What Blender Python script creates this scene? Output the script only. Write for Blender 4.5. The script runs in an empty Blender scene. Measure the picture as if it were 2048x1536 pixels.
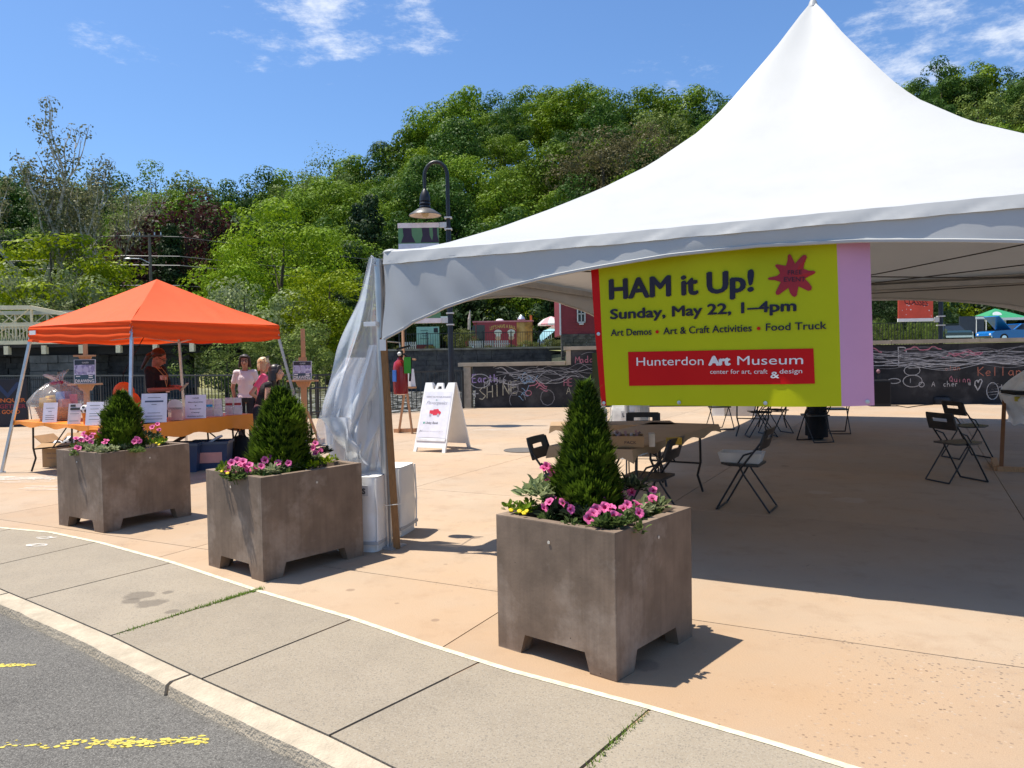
import bpy, bmesh, math, random
import numpy as np
from mathutils import Vector, Matrix, noise
random.seed(7); np.random.seed(7)
R = math.radians
scene = bpy.context.scene
COL = scene.collection

# ---------------------------------------------------------------- camera
FPX, CH = 1540.0, 1.55
ROLL, PITCH = R(1.0), math.atan(55/1540.0)
_c, _s, _cp, _sp = math.cos(ROLL), math.sin(ROLL), math.cos(PITCH), math.sin(PITCH)
cam_d = bpy.data.cameras.new('camera'); cam = bpy.data.objects.new('camera', cam_d); COL.objects.link(cam)
fw = Vector((0, _cp, -_sp)); up0 = Vector((0, _sp, _cp)); rt0 = Vector((1, 0, 0))
rt = _c*rt0 - _s*up0; up = _s*rt0 + _c*up0
m = Matrix((rt, up, -fw)).transposed().to_4x4(); m.translation = (0, 0, CH)
cam.matrix_world = m
cam_d.sensor_width = 36; cam_d.lens = 36*FPX/2048; cam_d.clip_end = 3000; cam_d.clip_start = .05
scene.camera = cam

# ---------------------------------------------------------------- sky, sun, exposure
SUN = Vector((-.37, .095, 1)).normalized()
w = bpy.data.worlds.new('World'); scene.world = w; w.use_nodes = True
nt = w.node_tree; nt.nodes.clear()
def wn(t, **k):
    n = nt.nodes.new(t)
    for a, b in k.items(): setattr(n, a, b)
    return n
sky = wn('ShaderNodeTexSky', sky_type='NISHITA', sun_disc=False, sun_elevation=math.asin(SUN.z),
         sun_rotation=math.atan2(SUN.x, SUN.y), altitude=0, air_density=1.0, dust_density=.9, ozone_density=2.6)
geo = wn('ShaderNodeTexCoord')
mp = wn('ShaderNodeMapping'); mp.inputs['Scale'].default_value = (1.0, 1.0, 2.6); mp.inputs['Location'].default_value = (3.1, .35, .8)
n1 = wn('ShaderNodeTexNoise'); n1.inputs['Scale'].default_value = 2.6; n1.inputs['Detail'].default_value = 9; n1.inputs['Roughness'].default_value = .62
n2 = wn('ShaderNodeTexNoise'); n2.inputs['Scale'].default_value = 13; n2.inputs['Detail'].default_value = 6; n2.inputs['Roughness'].default_value = .7
L = nt.links.new
L(geo.outputs['Generated'], mp.inputs['Vector']); L(mp.outputs[0], n1.inputs['Vector']); L(mp.outputs[0], n2.inputs['Vector'])
# broad banks of thin cloud: overhead and to the right
def blob(d, r):
    v = wn('ShaderNodeVectorMath', operation='DISTANCE'); L(geo.outputs['Generated'], v.inputs[0]); v.inputs[1].default_value = Vector(d).normalized()
    q = wn('ShaderNodeMapRange'); q.inputs['From Min'].default_value = r; q.inputs['From Max'].default_value = r*.15; q.interpolation_type = 'SMOOTHSTEP'
    L(v.outputs['Value'], q.inputs['Value']); return q
def mth(op, a, b):
    n = wn('ShaderNodeMath', operation=op)
    for i, s in enumerate((a, b)):
        if hasattr(s, 'outputs'): L(s.outputs[0], n.inputs[i])
        else: n.inputs[i].default_value = s
    return n
def dirpx(px, py):
    u, v = px-1024, py-768
    a, b = u*_c-v*_s, v*_c+u*_s
    return Vector((a, FPX*_cp-b*_sp, -b*_cp-FPX*_sp)).normalized()
bl = None
for d, r, k in ((dirpx(700, 5), .20, .85), (dirpx(1960, 120), .30, .95), (dirpx(130, 10), .14, .6), (dirpx(1380, 175), .14, .62), ((.2, -.9, .5), .8, .7), ((-.9, -.2, .6), .6, .6), ((.1, .3, 1), .5, .7)):
    q = mth('MULTIPLY', blob(d, r), k)
    bl = q if bl is None else mth('MAXIMUM', bl, q)
dens = mth('ADD', mth('MULTIPLY', n1, .62), mth('MULTIPLY', n2, .38))
dens = mth('ADD', dens, mth('MULTIPLY', bl, .24))
cr = wn('ShaderNodeMapRange'); cr.inputs['From Min'].default_value = .655; cr.inputs['From Max'].default_value = .80; cr.interpolation_type = 'SMOOTHSTEP'; cr.inputs['To Max'].default_value = .72
L(dens.outputs[0], cr.inputs['Value'])
tint = wn('ShaderNodeMix', data_type='RGBA', blend_type='MULTIPLY'); tint.inputs[0].default_value = 1
L(sky.outputs[0], tint.inputs[6]); tint.inputs[7].default_value = (.92, 1.2, 1.5, 1)
mx = wn('ShaderNodeMix', data_type='RGBA'); L(cr.outputs[0], mx.inputs[0]); L(tint.outputs[2], mx.inputs[6]); mx.inputs[7].default_value = (9.5, 9.8, 10.2, 1)
bg = wn('ShaderNodeBackground'); bg.inputs['Strength'].default_value = .082
L(mx.outputs[2], bg.inputs['Color']); wo = wn('ShaderNodeOutputWorld'); L(bg.outputs[0], wo.inputs[0])
sl = bpy.data.lights.new('sun', 'SUN'); sl.energy = 5.0; sl.angle = R(.53); sl.color = (1, .94, .83)
so = bpy.data.objects.new('sun', sl); COL.objects.link(so); so.location = (-8, 4, 30)
so.rotation_euler = SUN.to_track_quat('Z', 'Y').to_euler()
vs = scene.view_settings
scene.display_settings.display_device = 'sRGB'
vs.view_transform = 'Standard'; vs.look = 'None'; vs.exposure = 0.52; vs.gamma = 1; vs.use_curve_mapping = False
scene.cycles.max_bounces = 7; scene.cycles.transparent_max_bounces = 12
scene.cycles.use_denoising = True

# ---------------------------------------------------------------- survey helpers: photo point -> place on the ground / at a distance
def gp(px, py, z=0.0):
    d = dirpx(px, py); t = (z-CH)/d.z
    return Vector((d.x*t, d.y*t, z))
def dp(px, py, Y):
    d = dirpx(px, py); t = Y/d.y
    return Vector((d.x*t, Y, CH+d.z*t))

# ---------------------------------------------------------------- materials
MATS = {}
def mk(name, col, rough=.6, var=.12, scale=6., bump=0., bscale=60., metal=0., spec=.4, col2=None, c2lo=.45, c2hi=.62, c2scale=None, coords='Object',
       bevel=0., trans=0., streak=None, alpha=None, coat=0., transl=0., rnd=0., detail=6):
    if name in MATS: return MATS[name]
    mt = bpy.data.materials.new(name); mt.use_nodes = True; MATS[name] = mt
    t = mt.node_tree; N = t.nodes; K = t.links.new
    b = N['Principled BSDF']; out = N['Material Output']
    b.inputs['Roughness'].default_value = rough; b.inputs['Metallic'].default_value = metal
    b.inputs['Specular IOR Level'].default_value = spec
    if coat: b.inputs['Coat Weight'].default_value = coat; b.inputs['Coat Roughness'].default_value = .08
    tc = N.new('ShaderNodeTexCoord')
    src = tc.outputs['Object']
    if coords == 'World':
        g = N.new('ShaderNodeNewGeometry'); src = g.outputs['Position']
    if streak:
        mpn = N.new('ShaderNodeMapping'); mpn.inputs['Scale'].default_value = streak; K(src, mpn.inputs['Vector']); src_s = mpn.outputs[0]
    else: src_s = src
    nz = N.new('ShaderNodeTexNoise'); nz.inputs['Scale'].default_value = scale; nz.inputs['Detail'].default_value = detail; nz.inputs['Roughness'].default_value = .6
    K(src_s, nz.inputs['Vector'])
    c = col
    base = N.new('ShaderNodeMix'); base.data_type = 'RGBA'
    mr = N.new('ShaderNodeMapRange'); mr.inputs['From Min'].default_value = .3; mr.inputs['From Max'].default_value = .7
    K(nz.outputs['Fac'], mr.inputs['Value']); K(mr.outputs[0], base.inputs[0])
    base.inputs[6].default_value = (c[0]*(1-var), c[1]*(1-var), c[2]*(1-var), 1)
    base.inputs[7].default_value = (min(1, c[0]*(1+var)), min(1, c[1]*(1+var)), min(1, c[2]*(1+var)), 1)
    cur = base.outputs[2]
    if col2 is not None:
        n2 = N.new('ShaderNodeTexNoise'); n2.inputs['Scale'].default_value = c2scale or scale*.35; n2.inputs['Detail'].default_value = 7; n2.inputs['Roughness'].default_value = .65
        K(src, n2.inputs['Vector'])
        m2 = N.new('ShaderNodeMapRange'); m2.inputs['From Min'].default_value = c2lo; m2.inputs['From Max'].default_value = c2hi
        K(n2.outputs['Fac'], m2.inputs['Value'])
        x = N.new('ShaderNodeMix'); x.data_type = 'RGBA'; K(m2.outputs[0], x.inputs[0]); K(cur, x.inputs[6]); x.inputs[7].default_value = (*col2, 1)
        cur = x.outputs[2]
    if rnd:
        oi = N.new('ShaderNodeObjectInfo'); hm = N.new('ShaderNodeMapRange'); hm.inputs['To Min'].default_value = 1-rnd; hm.inputs['To Max'].default_value = 1+rnd
        K(oi.outputs['Random'], hm.inputs['Value'])
        hs = N.new('ShaderNodeHueSaturation'); K(cur, hs.inputs['Color']); K(hm.outputs[0], hs.inputs['Value']); cur = hs.outputs[0]
    K(cur, b.inputs['Base Color'])
    nrm = None
    if bevel:
        bv = N.new('ShaderNodeBevel'); bv.inputs['Radius'].default_value = bevel; bv.samples = 4; nrm = bv.outputs[0]
    if bump:
        bn = N.new('ShaderNodeTexNoise'); bn.inputs['Scale'].default_value = bscale; bn.inputs['Detail'].default_value = 5; K(src, bn.inputs['Vector'])
        bu = N.new('ShaderNodeBump'); bu.inputs['Strength'].default_value = min(1, bump); bu.inputs['Distance'].default_value = .02
        K(bn.outputs['Fac'], bu.inputs['Height'])
        if nrm is not None: K(nrm, bu.inputs['Normal'])
        nrm = bu.outputs[0]
    if nrm is not None: K(nrm, b.inputs['Normal'])
    sh = b.outputs[0]
    if transl:
        tl = N.new('ShaderNodeBsdfTranslucent'); K(cur, tl.inputs['Color'])
        ms = N.new('ShaderNodeMixShader'); ms.inputs[0].default_value = transl; K(sh, ms.inputs[1]); K(tl.outputs[0], ms.inputs[2]); sh = ms.outputs[0]
    if alpha is not None:
        tp = N.new('ShaderNodeBsdfTransparent'); ms = N.new('ShaderNodeMixShader'); ms.inputs[0].default_value = alpha
        K(tp.outputs[0], ms.inputs[1]); K(sh, ms.inputs[2]); sh = ms.outputs[0]
    K(sh, out.inputs['Surface'])
    return mt
def leafmat(name, c, c2=None, spec=.10, tr=.28):
    c2 = c2 or (c[0]*1.5, c[1]*1.35, c[2]*.9)
    return mk(name, c, rough=.5, var=.28, scale=1.1, col2=c2, c2lo=.42, c2hi=.66, c2scale=.5, spec=spec, transl=tr, rnd=.24, detail=3)

# ---------------------------------------------------------------- mesh builder
def V3(p): return Vector(p)
class MB:
    def __init__(s): s.v = []; s.f = []; s.m = []; s.cur = 0
    def add(s, vs, fs):
        o = len(s.v); s.v += [tuple(p) for p in vs]; s.f += [tuple(i+o for i in f) for f in fs]; s.m += [s.cur]*len(fs); return s
    def mat(s, i): s.cur = i; return s
    def obox(s, c, ax, h, tap=(1, 1)):
        c = V3(c); X, Y, Z = [V3(a).normalized()*k for a, k in zip(ax, h)]
        vs = [c-X-Y-Z, c+X-Y-Z, c+X+Y-Z, c-X+Y-Z, c-X*tap[0]-Y*tap[1]+Z, c+X*tap[0]-Y*tap[1]+Z, c+X*tap[0]+Y*tap[1]+Z, c-X*tap[0]+Y*tap[1]+Z]
        return s.add(vs, [(3, 2, 1, 0), (4, 5, 6, 7), (0, 1, 5, 4), (1, 2, 6, 5), (2, 3, 7, 6), (3, 0, 4, 7)])
    def box(s, c, d, rz=0, tap=(1, 1)):
        a, b = math.cos(rz), math.sin(rz)
        return s.obox(c, ((a, b, 0), (-b, a, 0), (0, 0, 1)), (d[0]/2, d[1]/2, d[2]/2), tap)
    def bar(s, a, b, wd, th=None, upv=(0, 0, 1)):
        a, b = V3(a), V3(b); th = th or wd; z = (b-a)
        L_ = z.length; z.normalize(); u = V3(upv)
        if abs(z.dot(u.normalized())) > .95: u = Vector((1, 0, 0))
        x = u.cross(z).normalized(); y = z.cross(x)
        return s.obox((a+b)/2, (x, y, z), (wd/2, th/2, L_/2))
    def tube(s, pts, r, n=6, cap=True):
        pts = [V3(p) for p in pts]; rs = r if isinstance(r, (list, tuple)) else [r]*len(pts)
        o = len(s.v); prev = None; vs = []; fs = []
        for i, p in enumerate(pts):
            t = (pts[min(i+1, len(pts)-1)]-pts[max(i-1, 0)])
            if t.length < 1e-9: t = Vector((0, 0, 1))
            t.normalize()
            if prev is None:
                u = Vector((0, 0, 1)) if abs(t.z) < .9 else Vector((1, 0, 0))
                x = u.cross(t).normalized()
            else:
                x = prev-t*prev.dot(t); x.normalize()
            prev = x; y = t.cross(x)
            for k in range(n):
                a = 2*math.pi*k/n; vs.append(p+(x*math.cos(a)+y*math.sin(a))*rs[i])
        for i in range(len(pts)-1):
            for k in range(n):
                fs.append((i*n+k, i*n+(k+1) % n, (i+1)*n+(k+1) % n, (i+1)*n+k))
        if cap:
            fs.append(tuple(range(n-1, -1, -1))); q = (len(pts)-1)*n; fs.append(tuple(range(q, q+n)))
        return s.add(vs, fs)
    def lathe(s, prof, n=16, c=(0, 0, 0), ax=None, capb=True, capt=True):
        c = V3(c); X, Y, Z = ax or (Vector((1, 0, 0)), Vector((0, 1, 0)), Vector((0, 0, 1)))
        vs = []; fs = []
        for r_, z in prof:
            for k in range(n):
                a = 2*math.pi*k/n; vs.append(c+(X*math.cos(a)+Y*math.sin(a))*r_+Z*z)
        for i in range(len(prof)-1):
            for k in range(n): fs.append((i*n+k, i*n+(k+1) % n, (i+1)*n+(k+1) % n, (i+1)*n+k))
        if capb: fs.append(tuple(range(n-1, -1, -1)))
        if capt: q = (len(prof)-1)*n; fs.append(tuple(range(q, q+n)))
        return s.add(vs, fs)
    def ell(s, c, r, rot=None, nu=12, nv=8):
        c = V3(c); vs = [V3((0, 0, -1))]; fs = []
        for j in range(1, nv):
            t = math.pi*j/nv-math.pi/2
            for i in range(nu):
                a = 2*math.pi*i/nu; vs.append(V3((math.cos(a)*math.cos(t), math.sin(a)*math.cos(t), math.sin(t))))
        vs.append(V3((0, 0, 1))); top = len(vs)-1
        for i in range(nu):
            fs.append((0, 1+(i+1) % nu, 1+i))
            for j in range(nv-2): fs.append((1+j*nu+i, 1+j*nu+(i+1) % nu, 1+(j+1)*nu+(i+1) % nu, 1+(j+1)*nu+i))
            fs.append((1+(nv-2)*nu+i, 1+(nv-2)*nu+(i+1) % nu, top))
        M_ = rot or Matrix.Identity(3)
        return s.add([c+M_ @ V3((p.x*r[0], p.y*r[1], p.z*r[2])) for p in vs], fs)
    def cap(s, a, b, ra, rb, n=8):
        a, b = V3(a), V3(b); d = (b-a); L_ = d.length
        if L_ < 1e-6: return s.ell(a, (ra, ra, ra))
        d.normalize(); pts = []; rs = []
        for k in range(4): t = math.pi/2*(1-k/4.); pts.append(a-d*ra*math.sin(t)); rs.append(max(ra*math.cos(t), ra*.05))
        for k in range(0, 5): t = math.pi/2*(k/4.); pts.append(b+d*rb*math.sin(t)); rs.append(max(rb*math.cos(t), rb*.05))
        return s.tube(pts, rs, n)
    def prism(s, poly, ext):
        n = len(poly); e = V3(ext); vs = [V3(p) for p in poly]+[V3(p)+e for p in poly]
        return s.add(vs, [tuple(range(n-1, -1, -1)), tuple(range(n, 2*n))]+[(i, (i+1) % n, n+(i+1) % n, n+i) for i in range(n)])
    def poly(s, pts): return s.add(pts, [tuple(range(len(pts)))])
    def grid(s, fn, nu, nv):
        vs = [fn(i/nu, j/nv) for j in range(nv+1) for i in range(nu+1)]
        return s.add(vs, [(j*(nu+1)+i, j*(nu+1)+i+1, (j+1)*(nu+1)+i+1, (j+1)*(nu+1)+i) for j in range(nv) for i in range(nu)])
    def ribbon(s, pts, wd, nrm):
        pts = [V3(p) for p in pts]; nrm = V3(nrm); vs = []
        for i, p in enumerate(pts):
            t = (pts[min(i+1, len(pts)-1)]-pts[max(i-1, 0)]).normalized(); q = nrm.cross(t)*wd*.5*random.uniform(.75, 1.25)
            vs += [p+q, p-q]
        return s.add(vs, [(2*i, 2*i+1, 2*i+3, 2*i+2) for i in range(len(pts)-1)])
    def mesh(s, name, mats, smooth=None):
        me = bpy.data.meshes.new(name); me.from_pydata(s.v, [], s.f)
        for mt in (mats if isinstance(mats, (list, tuple)) else [mats]): me.materials.append(mt)
        if any(s.m): me.polygons.foreach_set('material_index', s.m)
        if smooth is not None:
            me.polygons.foreach_set('use_smooth', [True]*len(s.f))
            if smooth < 180: me.set_sharp_from_angle(angle=R(smooth))
        me.update(); return me
def xf(mb, M_):
    mb.v = [tuple(M_ @ Vector(p)) for p in mb.v]; return mb

def obj(name, me, parent=None, loc=None, rz=0, label=None):
    o = bpy.data.objects.new(name, me); COL.objects.link(o)
    if parent is not None: o.parent = parent
    if loc is not None: o.location = loc
    if rz: o.rotation_euler = (0, 0, rz)
    if label: o['label'] = label
    return o
def part(name, mb, mats, parent, smooth=None, loc=None, rz=0, label=None, kind=None):
    o = obj(name, mb.mesh(name, mats, smooth) if isinstance(mb, MB) else mb, parent, loc, rz, label)
    if kind: o['kind'] = kind
    return o
def thing(name, label, cat, loc=(0, 0, 0), rz=0, group=None):
    o = bpy.data.objects.new(name, None); COL.objects.link(o); o.empty_display_size = .1
    o.location = loc; o.rotation_euler = (0, 0, rz); o['label'] = label; o['category'] = cat
    if group: o['group'] = group
    return o
def tag(o, label, cat, group=None):
    o['label'] = label; o['category'] = cat
    if group: o['group'] = group
    return o
def struct(name, mb, mats, smooth=None, kind='structure'):
    o = obj(name, mb.mesh(name, mats, smooth) if isinstance(mb, MB) else mb); o['kind'] = kind; return o
def dup(o, loc=None, rz=None, label=None, sc=None):
    kids = list(o.children)
    c = o.copy(); COL.objects.link(c)
    if loc is not None: c.location = loc
    if rz is not None: c.rotation_euler = (0, 0, rz)
    if sc is not None: c.scale = (sc, sc, sc) if not isinstance(sc, (tuple, list)) else sc
    if label: c['label'] = label
    def rec(src, dst):
        for ch in list(src.children):
            k = ch.copy(); COL.objects.link(k); k.parent = dst; k.matrix_parent_inverse = ch.matrix_parent_inverse.copy(); rec(ch, k)
    rec(o, c); return c

def text_geo(s, size=1., bold=0., spacing=1.):
    cu = bpy.data.curves.new('text', 'FONT'); cu.body = s; cu.size = size; cu.offset = bold; cu.space_character = spacing; cu.resolution_u = 3
    o = bpy.data.objects.new('text', cu); COL.objects.link(o)
    bpy.context.view_layer.update()
    me = bpy.data.meshes.new_from_object(o.evaluated_get(bpy.context.evaluated_depsgraph_get()))
    vs = [v.co.copy() for v in me.vertices]; fs = [tuple(p.vertices) for p in me.polygons]
    bpy.data.objects.remove(o); bpy.data.curves.remove(cu); bpy.data.meshes.remove(me)
    return vs, fs
def text_fit(mb, s, x0, x1, z0, fn, bold=0., hfac=1., spacing=1., h=None):
    """lay a line of lettering between x0 and x1 with its baseline at z0; fn maps (x, z) to a place"""
    vs, fs = text_geo(s, 1., bold, spacing)
    if not vs: return
    a = min(v.x for v in vs); b = max(v.x for v in vs); k = (x1-x0)/(b-a)
    kz = k*hfac
    if h: kz = h/.72
    mb.add([fn(x0+(v.x-a)*k, z0+v.y*kz) for v in vs], fs)

def words_of(vs, fs, gap=.17):
    """split a line of lettering into its words by the gaps between letters"""
    pr = list(range(len(vs)))
    def find(i):
        while pr[i] != i: pr[i] = pr[pr[i]]; i = pr[i]
        return i
    for f in fs:
        for i in f[1:]: pr[find(i)] = find(f[0])
    ext = {}
    for i, v in enumerate(vs): r_ = find(i); a, b = ext.get(r_, (9e9, -9e9)); ext[r_] = (min(a, v.x), max(b, v.x))
    groups, cur = {}, -9e9; k = -1
    for r_, (a, b) in sorted(ext.items(), key=lambda q: q[1][0]):
        if a-cur > gap: k += 1
        groups[r_] = k; cur = max(cur, b)
    return [groups[find(f[0])] for f in fs], k+1
def finalize(tmp_mb, voxel, smooth_it=4):
    me = tmp_mb.mesh('tmp', [], None); o = bpy.data.objects.new('tmp', me); COL.objects.link(o)
    rm = o.modifiers.new('r', 'REMESH'); rm.mode = 'VOXEL'; rm.voxel_size = voxel
    sm = o.modifiers.new('s', 'SMOOTH'); sm.factor = .5; sm.iterations = smooth_it
    dg = bpy.context.evaluated_depsgraph_get()
    out = bpy.data.meshes.new_from_object(o.evaluated_get(dg)); bpy.data.objects.remove(o); bpy.data.meshes.remove(me)
    out.polygons.foreach_set('use_smooth', [True]*len(out.polygons)); return out
def matset(me, mt):
    me.materials.clear(); me.materials.append(mt); return me

# ================================================================ SETTING
# colours
M_conc = mk('plaza_concrete', (.40, .305, .218), rough=.85, var=.10, scale=.55, bump=.15, bscale=90, coords='World', spec=.2, col2=(.43, .29, .18), c2lo=.42, c2hi=.70, c2scale=.33, rnd=.06)
def aggregate(mt):
    # worn patches where the stones in the concrete show
    t = mt.node_tree; N = t.nodes; K = t.links.new; b = N['Principled BSDF']
    src = b.inputs['Base Color'].links[0].from_socket
    g = N.new('ShaderNodeNewGeometry')
    vo = N.new('ShaderNodeTexVoronoi'); vo.inputs['Scale'].default_value = 50; vo.feature = 'F1'; vo.inputs['Randomness'].default_value = 1
    K(g.outputs['Position'], vo.inputs['Vector'])
    nz = N.new('ShaderNodeTexNoise'); nz.inputs['Scale'].default_value = 1.3; nz.inputs['Detail'].default_value = 8; nz.inputs['Roughness'].default_value = .75
    K(g.outputs['Position'], nz.inputs['Vector'])
    ds = N.new('ShaderNodeVectorMath'); ds.operation = 'DISTANCE'; K(g.outputs['Position'], ds.inputs[0]); ds.inputs[1].default_value = (2.1, 2.95, 0)
    mr = N.new('ShaderNodeMapRange'); mr.inputs['From Min'].default_value = 1.9; mr.inputs['From Max'].default_value = .4; K(ds.outputs['Value'], mr.inputs['Value'])
    ad = N.new('ShaderNodeMath'); ad.operation = 'MULTIPLY_ADD'; K(mr.outputs[0], ad.inputs[0]); ad.inputs[1].default_value = .17; K(nz.outputs['Fac'], ad.inputs[2])
    m1 = N.new('ShaderNodeMapRange'); m1.inputs['From Min'].default_value = .575; m1.inputs['From Max'].default_value = .66; K(ad.outputs[0], m1.inputs['Value'])
    sx = N.new('ShaderNodeSeparateXYZ'); K(vo.outputs['Color'], sx.inputs[0])
    m2 = N.new('ShaderNodeMapRange'); m2.inputs['From Min'].default_value = .52; m2.inputs['From Max'].default_value = .62; K(sx.outputs[0], m2.inputs['Value'])
    m3 = N.new('ShaderNodeMapRange'); m3.inputs['From Min'].default_value = .42; m3.inputs['From Max'].default_value = .30; K(vo.outputs['Distance'], m3.inputs['Value'])
    a1 = N.new('ShaderNodeMath'); a1.operation = 'MULTIPLY'; K(m1.outputs[0], a1.inputs[0]); K(m2.outputs[0], a1.inputs[1])
    a2 = N.new('ShaderNodeMath'); a2.operation = 'MULTIPLY'; K(a1.outputs[0], a2.inputs[0]); K(m3.outputs[0], a2.inputs[1])
    a3 = N.new('ShaderNodeMath'); a3.operation = 'MULTIPLY'; K(a2.outputs[0], a3.inputs[0]); a3.inputs[1].default_value = .9
    cr = N.new('ShaderNodeValToRGB'); cr.color_ramp.elements[0].color = (.10, .075, .06, 1); cr.color_ramp.elements[1].color = (.45, .36, .28, 1); K(sx.outputs[1], cr.inputs[0])
    x = N.new('ShaderNodeMix'); x.data_type = 'RGBA'; K(a3.outputs[0], x.inputs[0]); K(src, x.inputs[6]); K(cr.outputs[0], x.inputs[7])
    # faint dark blotches and pale scuffs
    n5 = N.new('ShaderNodeTexNoise'); n5.inputs['Scale'].default_value = 3.1; n5.inputs['Detail'].default_value = 9; n5.inputs['Roughness'].default_value = .7; K(g.outputs['Position'], n5.inputs['Vector'])
    m5 = N.new('ShaderNodeMapRange'); m5.inputs['From Min'].default_value = .52; m5.inputs['From Max'].default_value = .76; m5.inputs['To Max'].default_value = .5; K(n5.outputs['Fac'], m5.inputs['Value'])
    x2 = N.new('ShaderNodeMix'); x2.data_type = 'RGBA'; K(m5.outputs[0], x2.inputs[0]); K(x.outputs[2], x2.inputs[6]); x2.inputs[7].default_value = (.27, .18, .115, 1)
    n6 = N.new('ShaderNodeTexNoise'); n6.inputs['Scale'].default_value = 230; n6.inputs['Detail'].default_value = 2; K(g.outputs['Position'], n6.inputs['Vector'])
    m6 = N.new('ShaderNodeMapRange'); m6.inputs['From Min'].default_value = .3; m6.inputs['From Max'].default_value = .7; m6.inputs['To Min'].default_value = .86; m6.inputs['To Max'].default_value = 1.12; K(n6.outputs['Fac'], m6.inputs['Value'])
    hs = N.new('ShaderNodeHueSaturation'); K(x2.outputs[2], hs.inputs['Color']); K(m6.outputs[0], hs.inputs['Value'])
    K(hs.outputs[0], b.inputs['Base Color'])
aggregate(M_conc)
M_joint = mk('joint', (.13, .085, .06), rough=.95, coords='World')
M_walk = mk('sidewalk_concrete', (.285, .238, .178), rough=.9, var=.10, scale=2.2, bump=.18, bscale=140, coords='World', spec=.2, col2=(.31, .258, .19), c2scale=.9, rnd=.05)
M_kerb = mk('kerb_concrete', (.46, .385, .285), rough=.92, var=.16, scale=9, bump=.5, bscale=70, coords='World', spec=.15, col2=(.36, .30, .22), c2lo=.5, c2hi=.7)
M_asph = mk('asphalt', (.112, .105, .094), rough=.92, var=.12, scale=1.5, bump=.35, bscale=170, coords='World', spec=.25, col2=(.135, .127, .112), c2lo=.45, c2hi=.7, c2scale=1.2)
def speck(mt, sc, lo, hi, c, amt):
    t = mt.node_tree; N = t.nodes; K = t.links.new; b = N['Principled BSDF']; src = b.inputs['Base Color'].links[0].from_socket
    g = N.new('ShaderNodeNewGeometry'); vo = N.new('ShaderNodeTexVoronoi'); vo.inputs['Scale'].default_value = sc; K(g.outputs['Position'], vo.inputs['Vector'])
    sx = N.new('ShaderNodeSeparateXYZ'); K(vo.outputs['Color'], sx.inputs[0])
    m2 = N.new('ShaderNodeMapRange'); m2.inputs['From Min'].default_value = lo; m2.inputs['From Max'].default_value = hi; m2.inputs['To Max'].default_value = amt; K(sx.outputs[0], m2.inputs['Value'])
    x = N.new('ShaderNodeMix'); x.data_type = 'RGBA'; K(m2.outputs[0], x.inputs[0]); K(src, x.inputs[6]); x.inputs[7].default_value = (*c, 1); K(x.outputs[2], b.inputs['Base Color'])
speck(M_asph, 240, .6, .95, (.30, .28, .25), .6); speck(M_asph, 150, .72, .95, (.055, .05, .045), .7)
speck(M_walk, 190, .6, .95, (.36, .32, .26), .5); speck(M_walk, 160, .8, .95, (.16, .14, .115), .55)
def stain(mt, pts, c, amt):
    t = mt.node_tree; N = t.nodes; K = t.links.new; b = N['Principled BSDF']; cur = b.inputs['Base Color'].links[0].from_socket
    g = N.new('ShaderNodeNewGeometry'); nz = N.new('ShaderNodeTexNoise'); nz.inputs['Scale'].default_value = 9; nz.inputs['Detail'].default_value = 6; K(g.outputs['Position'], nz.inputs['Vector'])
    for p, r_ in pts:
        d = N.new('ShaderNodeVectorMath'); d.operation = 'DISTANCE'; K(g.outputs['Position'], d.inputs[0]); d.inputs[1].default_value = p
        a = N.new('ShaderNodeMath'); a.operation = 'MULTIPLY_ADD'; K(nz.outputs['Fac'], a.inputs[0]); a.inputs[1].default_value = r_*1.3; K(d.outputs['Value'], a.inputs[2])
        q = N.new('ShaderNodeMapRange'); q.inputs['From Min'].default_value = r_*1.75; q.inputs['From Max'].default_value = r_*1.45; q.inputs['To Max'].default_value = amt; K(a.outputs[0], q.inputs['Value'])
        x = N.new('ShaderNodeMix'); x.data_type = 'RGBA'; K(q.outputs[0], x.inputs[0]); K(cur, x.inputs[6]); x.inputs[7].default_value = (*c, 1); cur = x.outputs[2]
    K(cur, b.inputs['Base Color'])
stain(M_walk, [(gp(280, 1192), .10), (gp(300, 1208), .09), (gp(262, 1204), .06), (gp(335, 1186), .04), (gp(345, 1225), .04)], (.12, .10, .08), .6)

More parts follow.
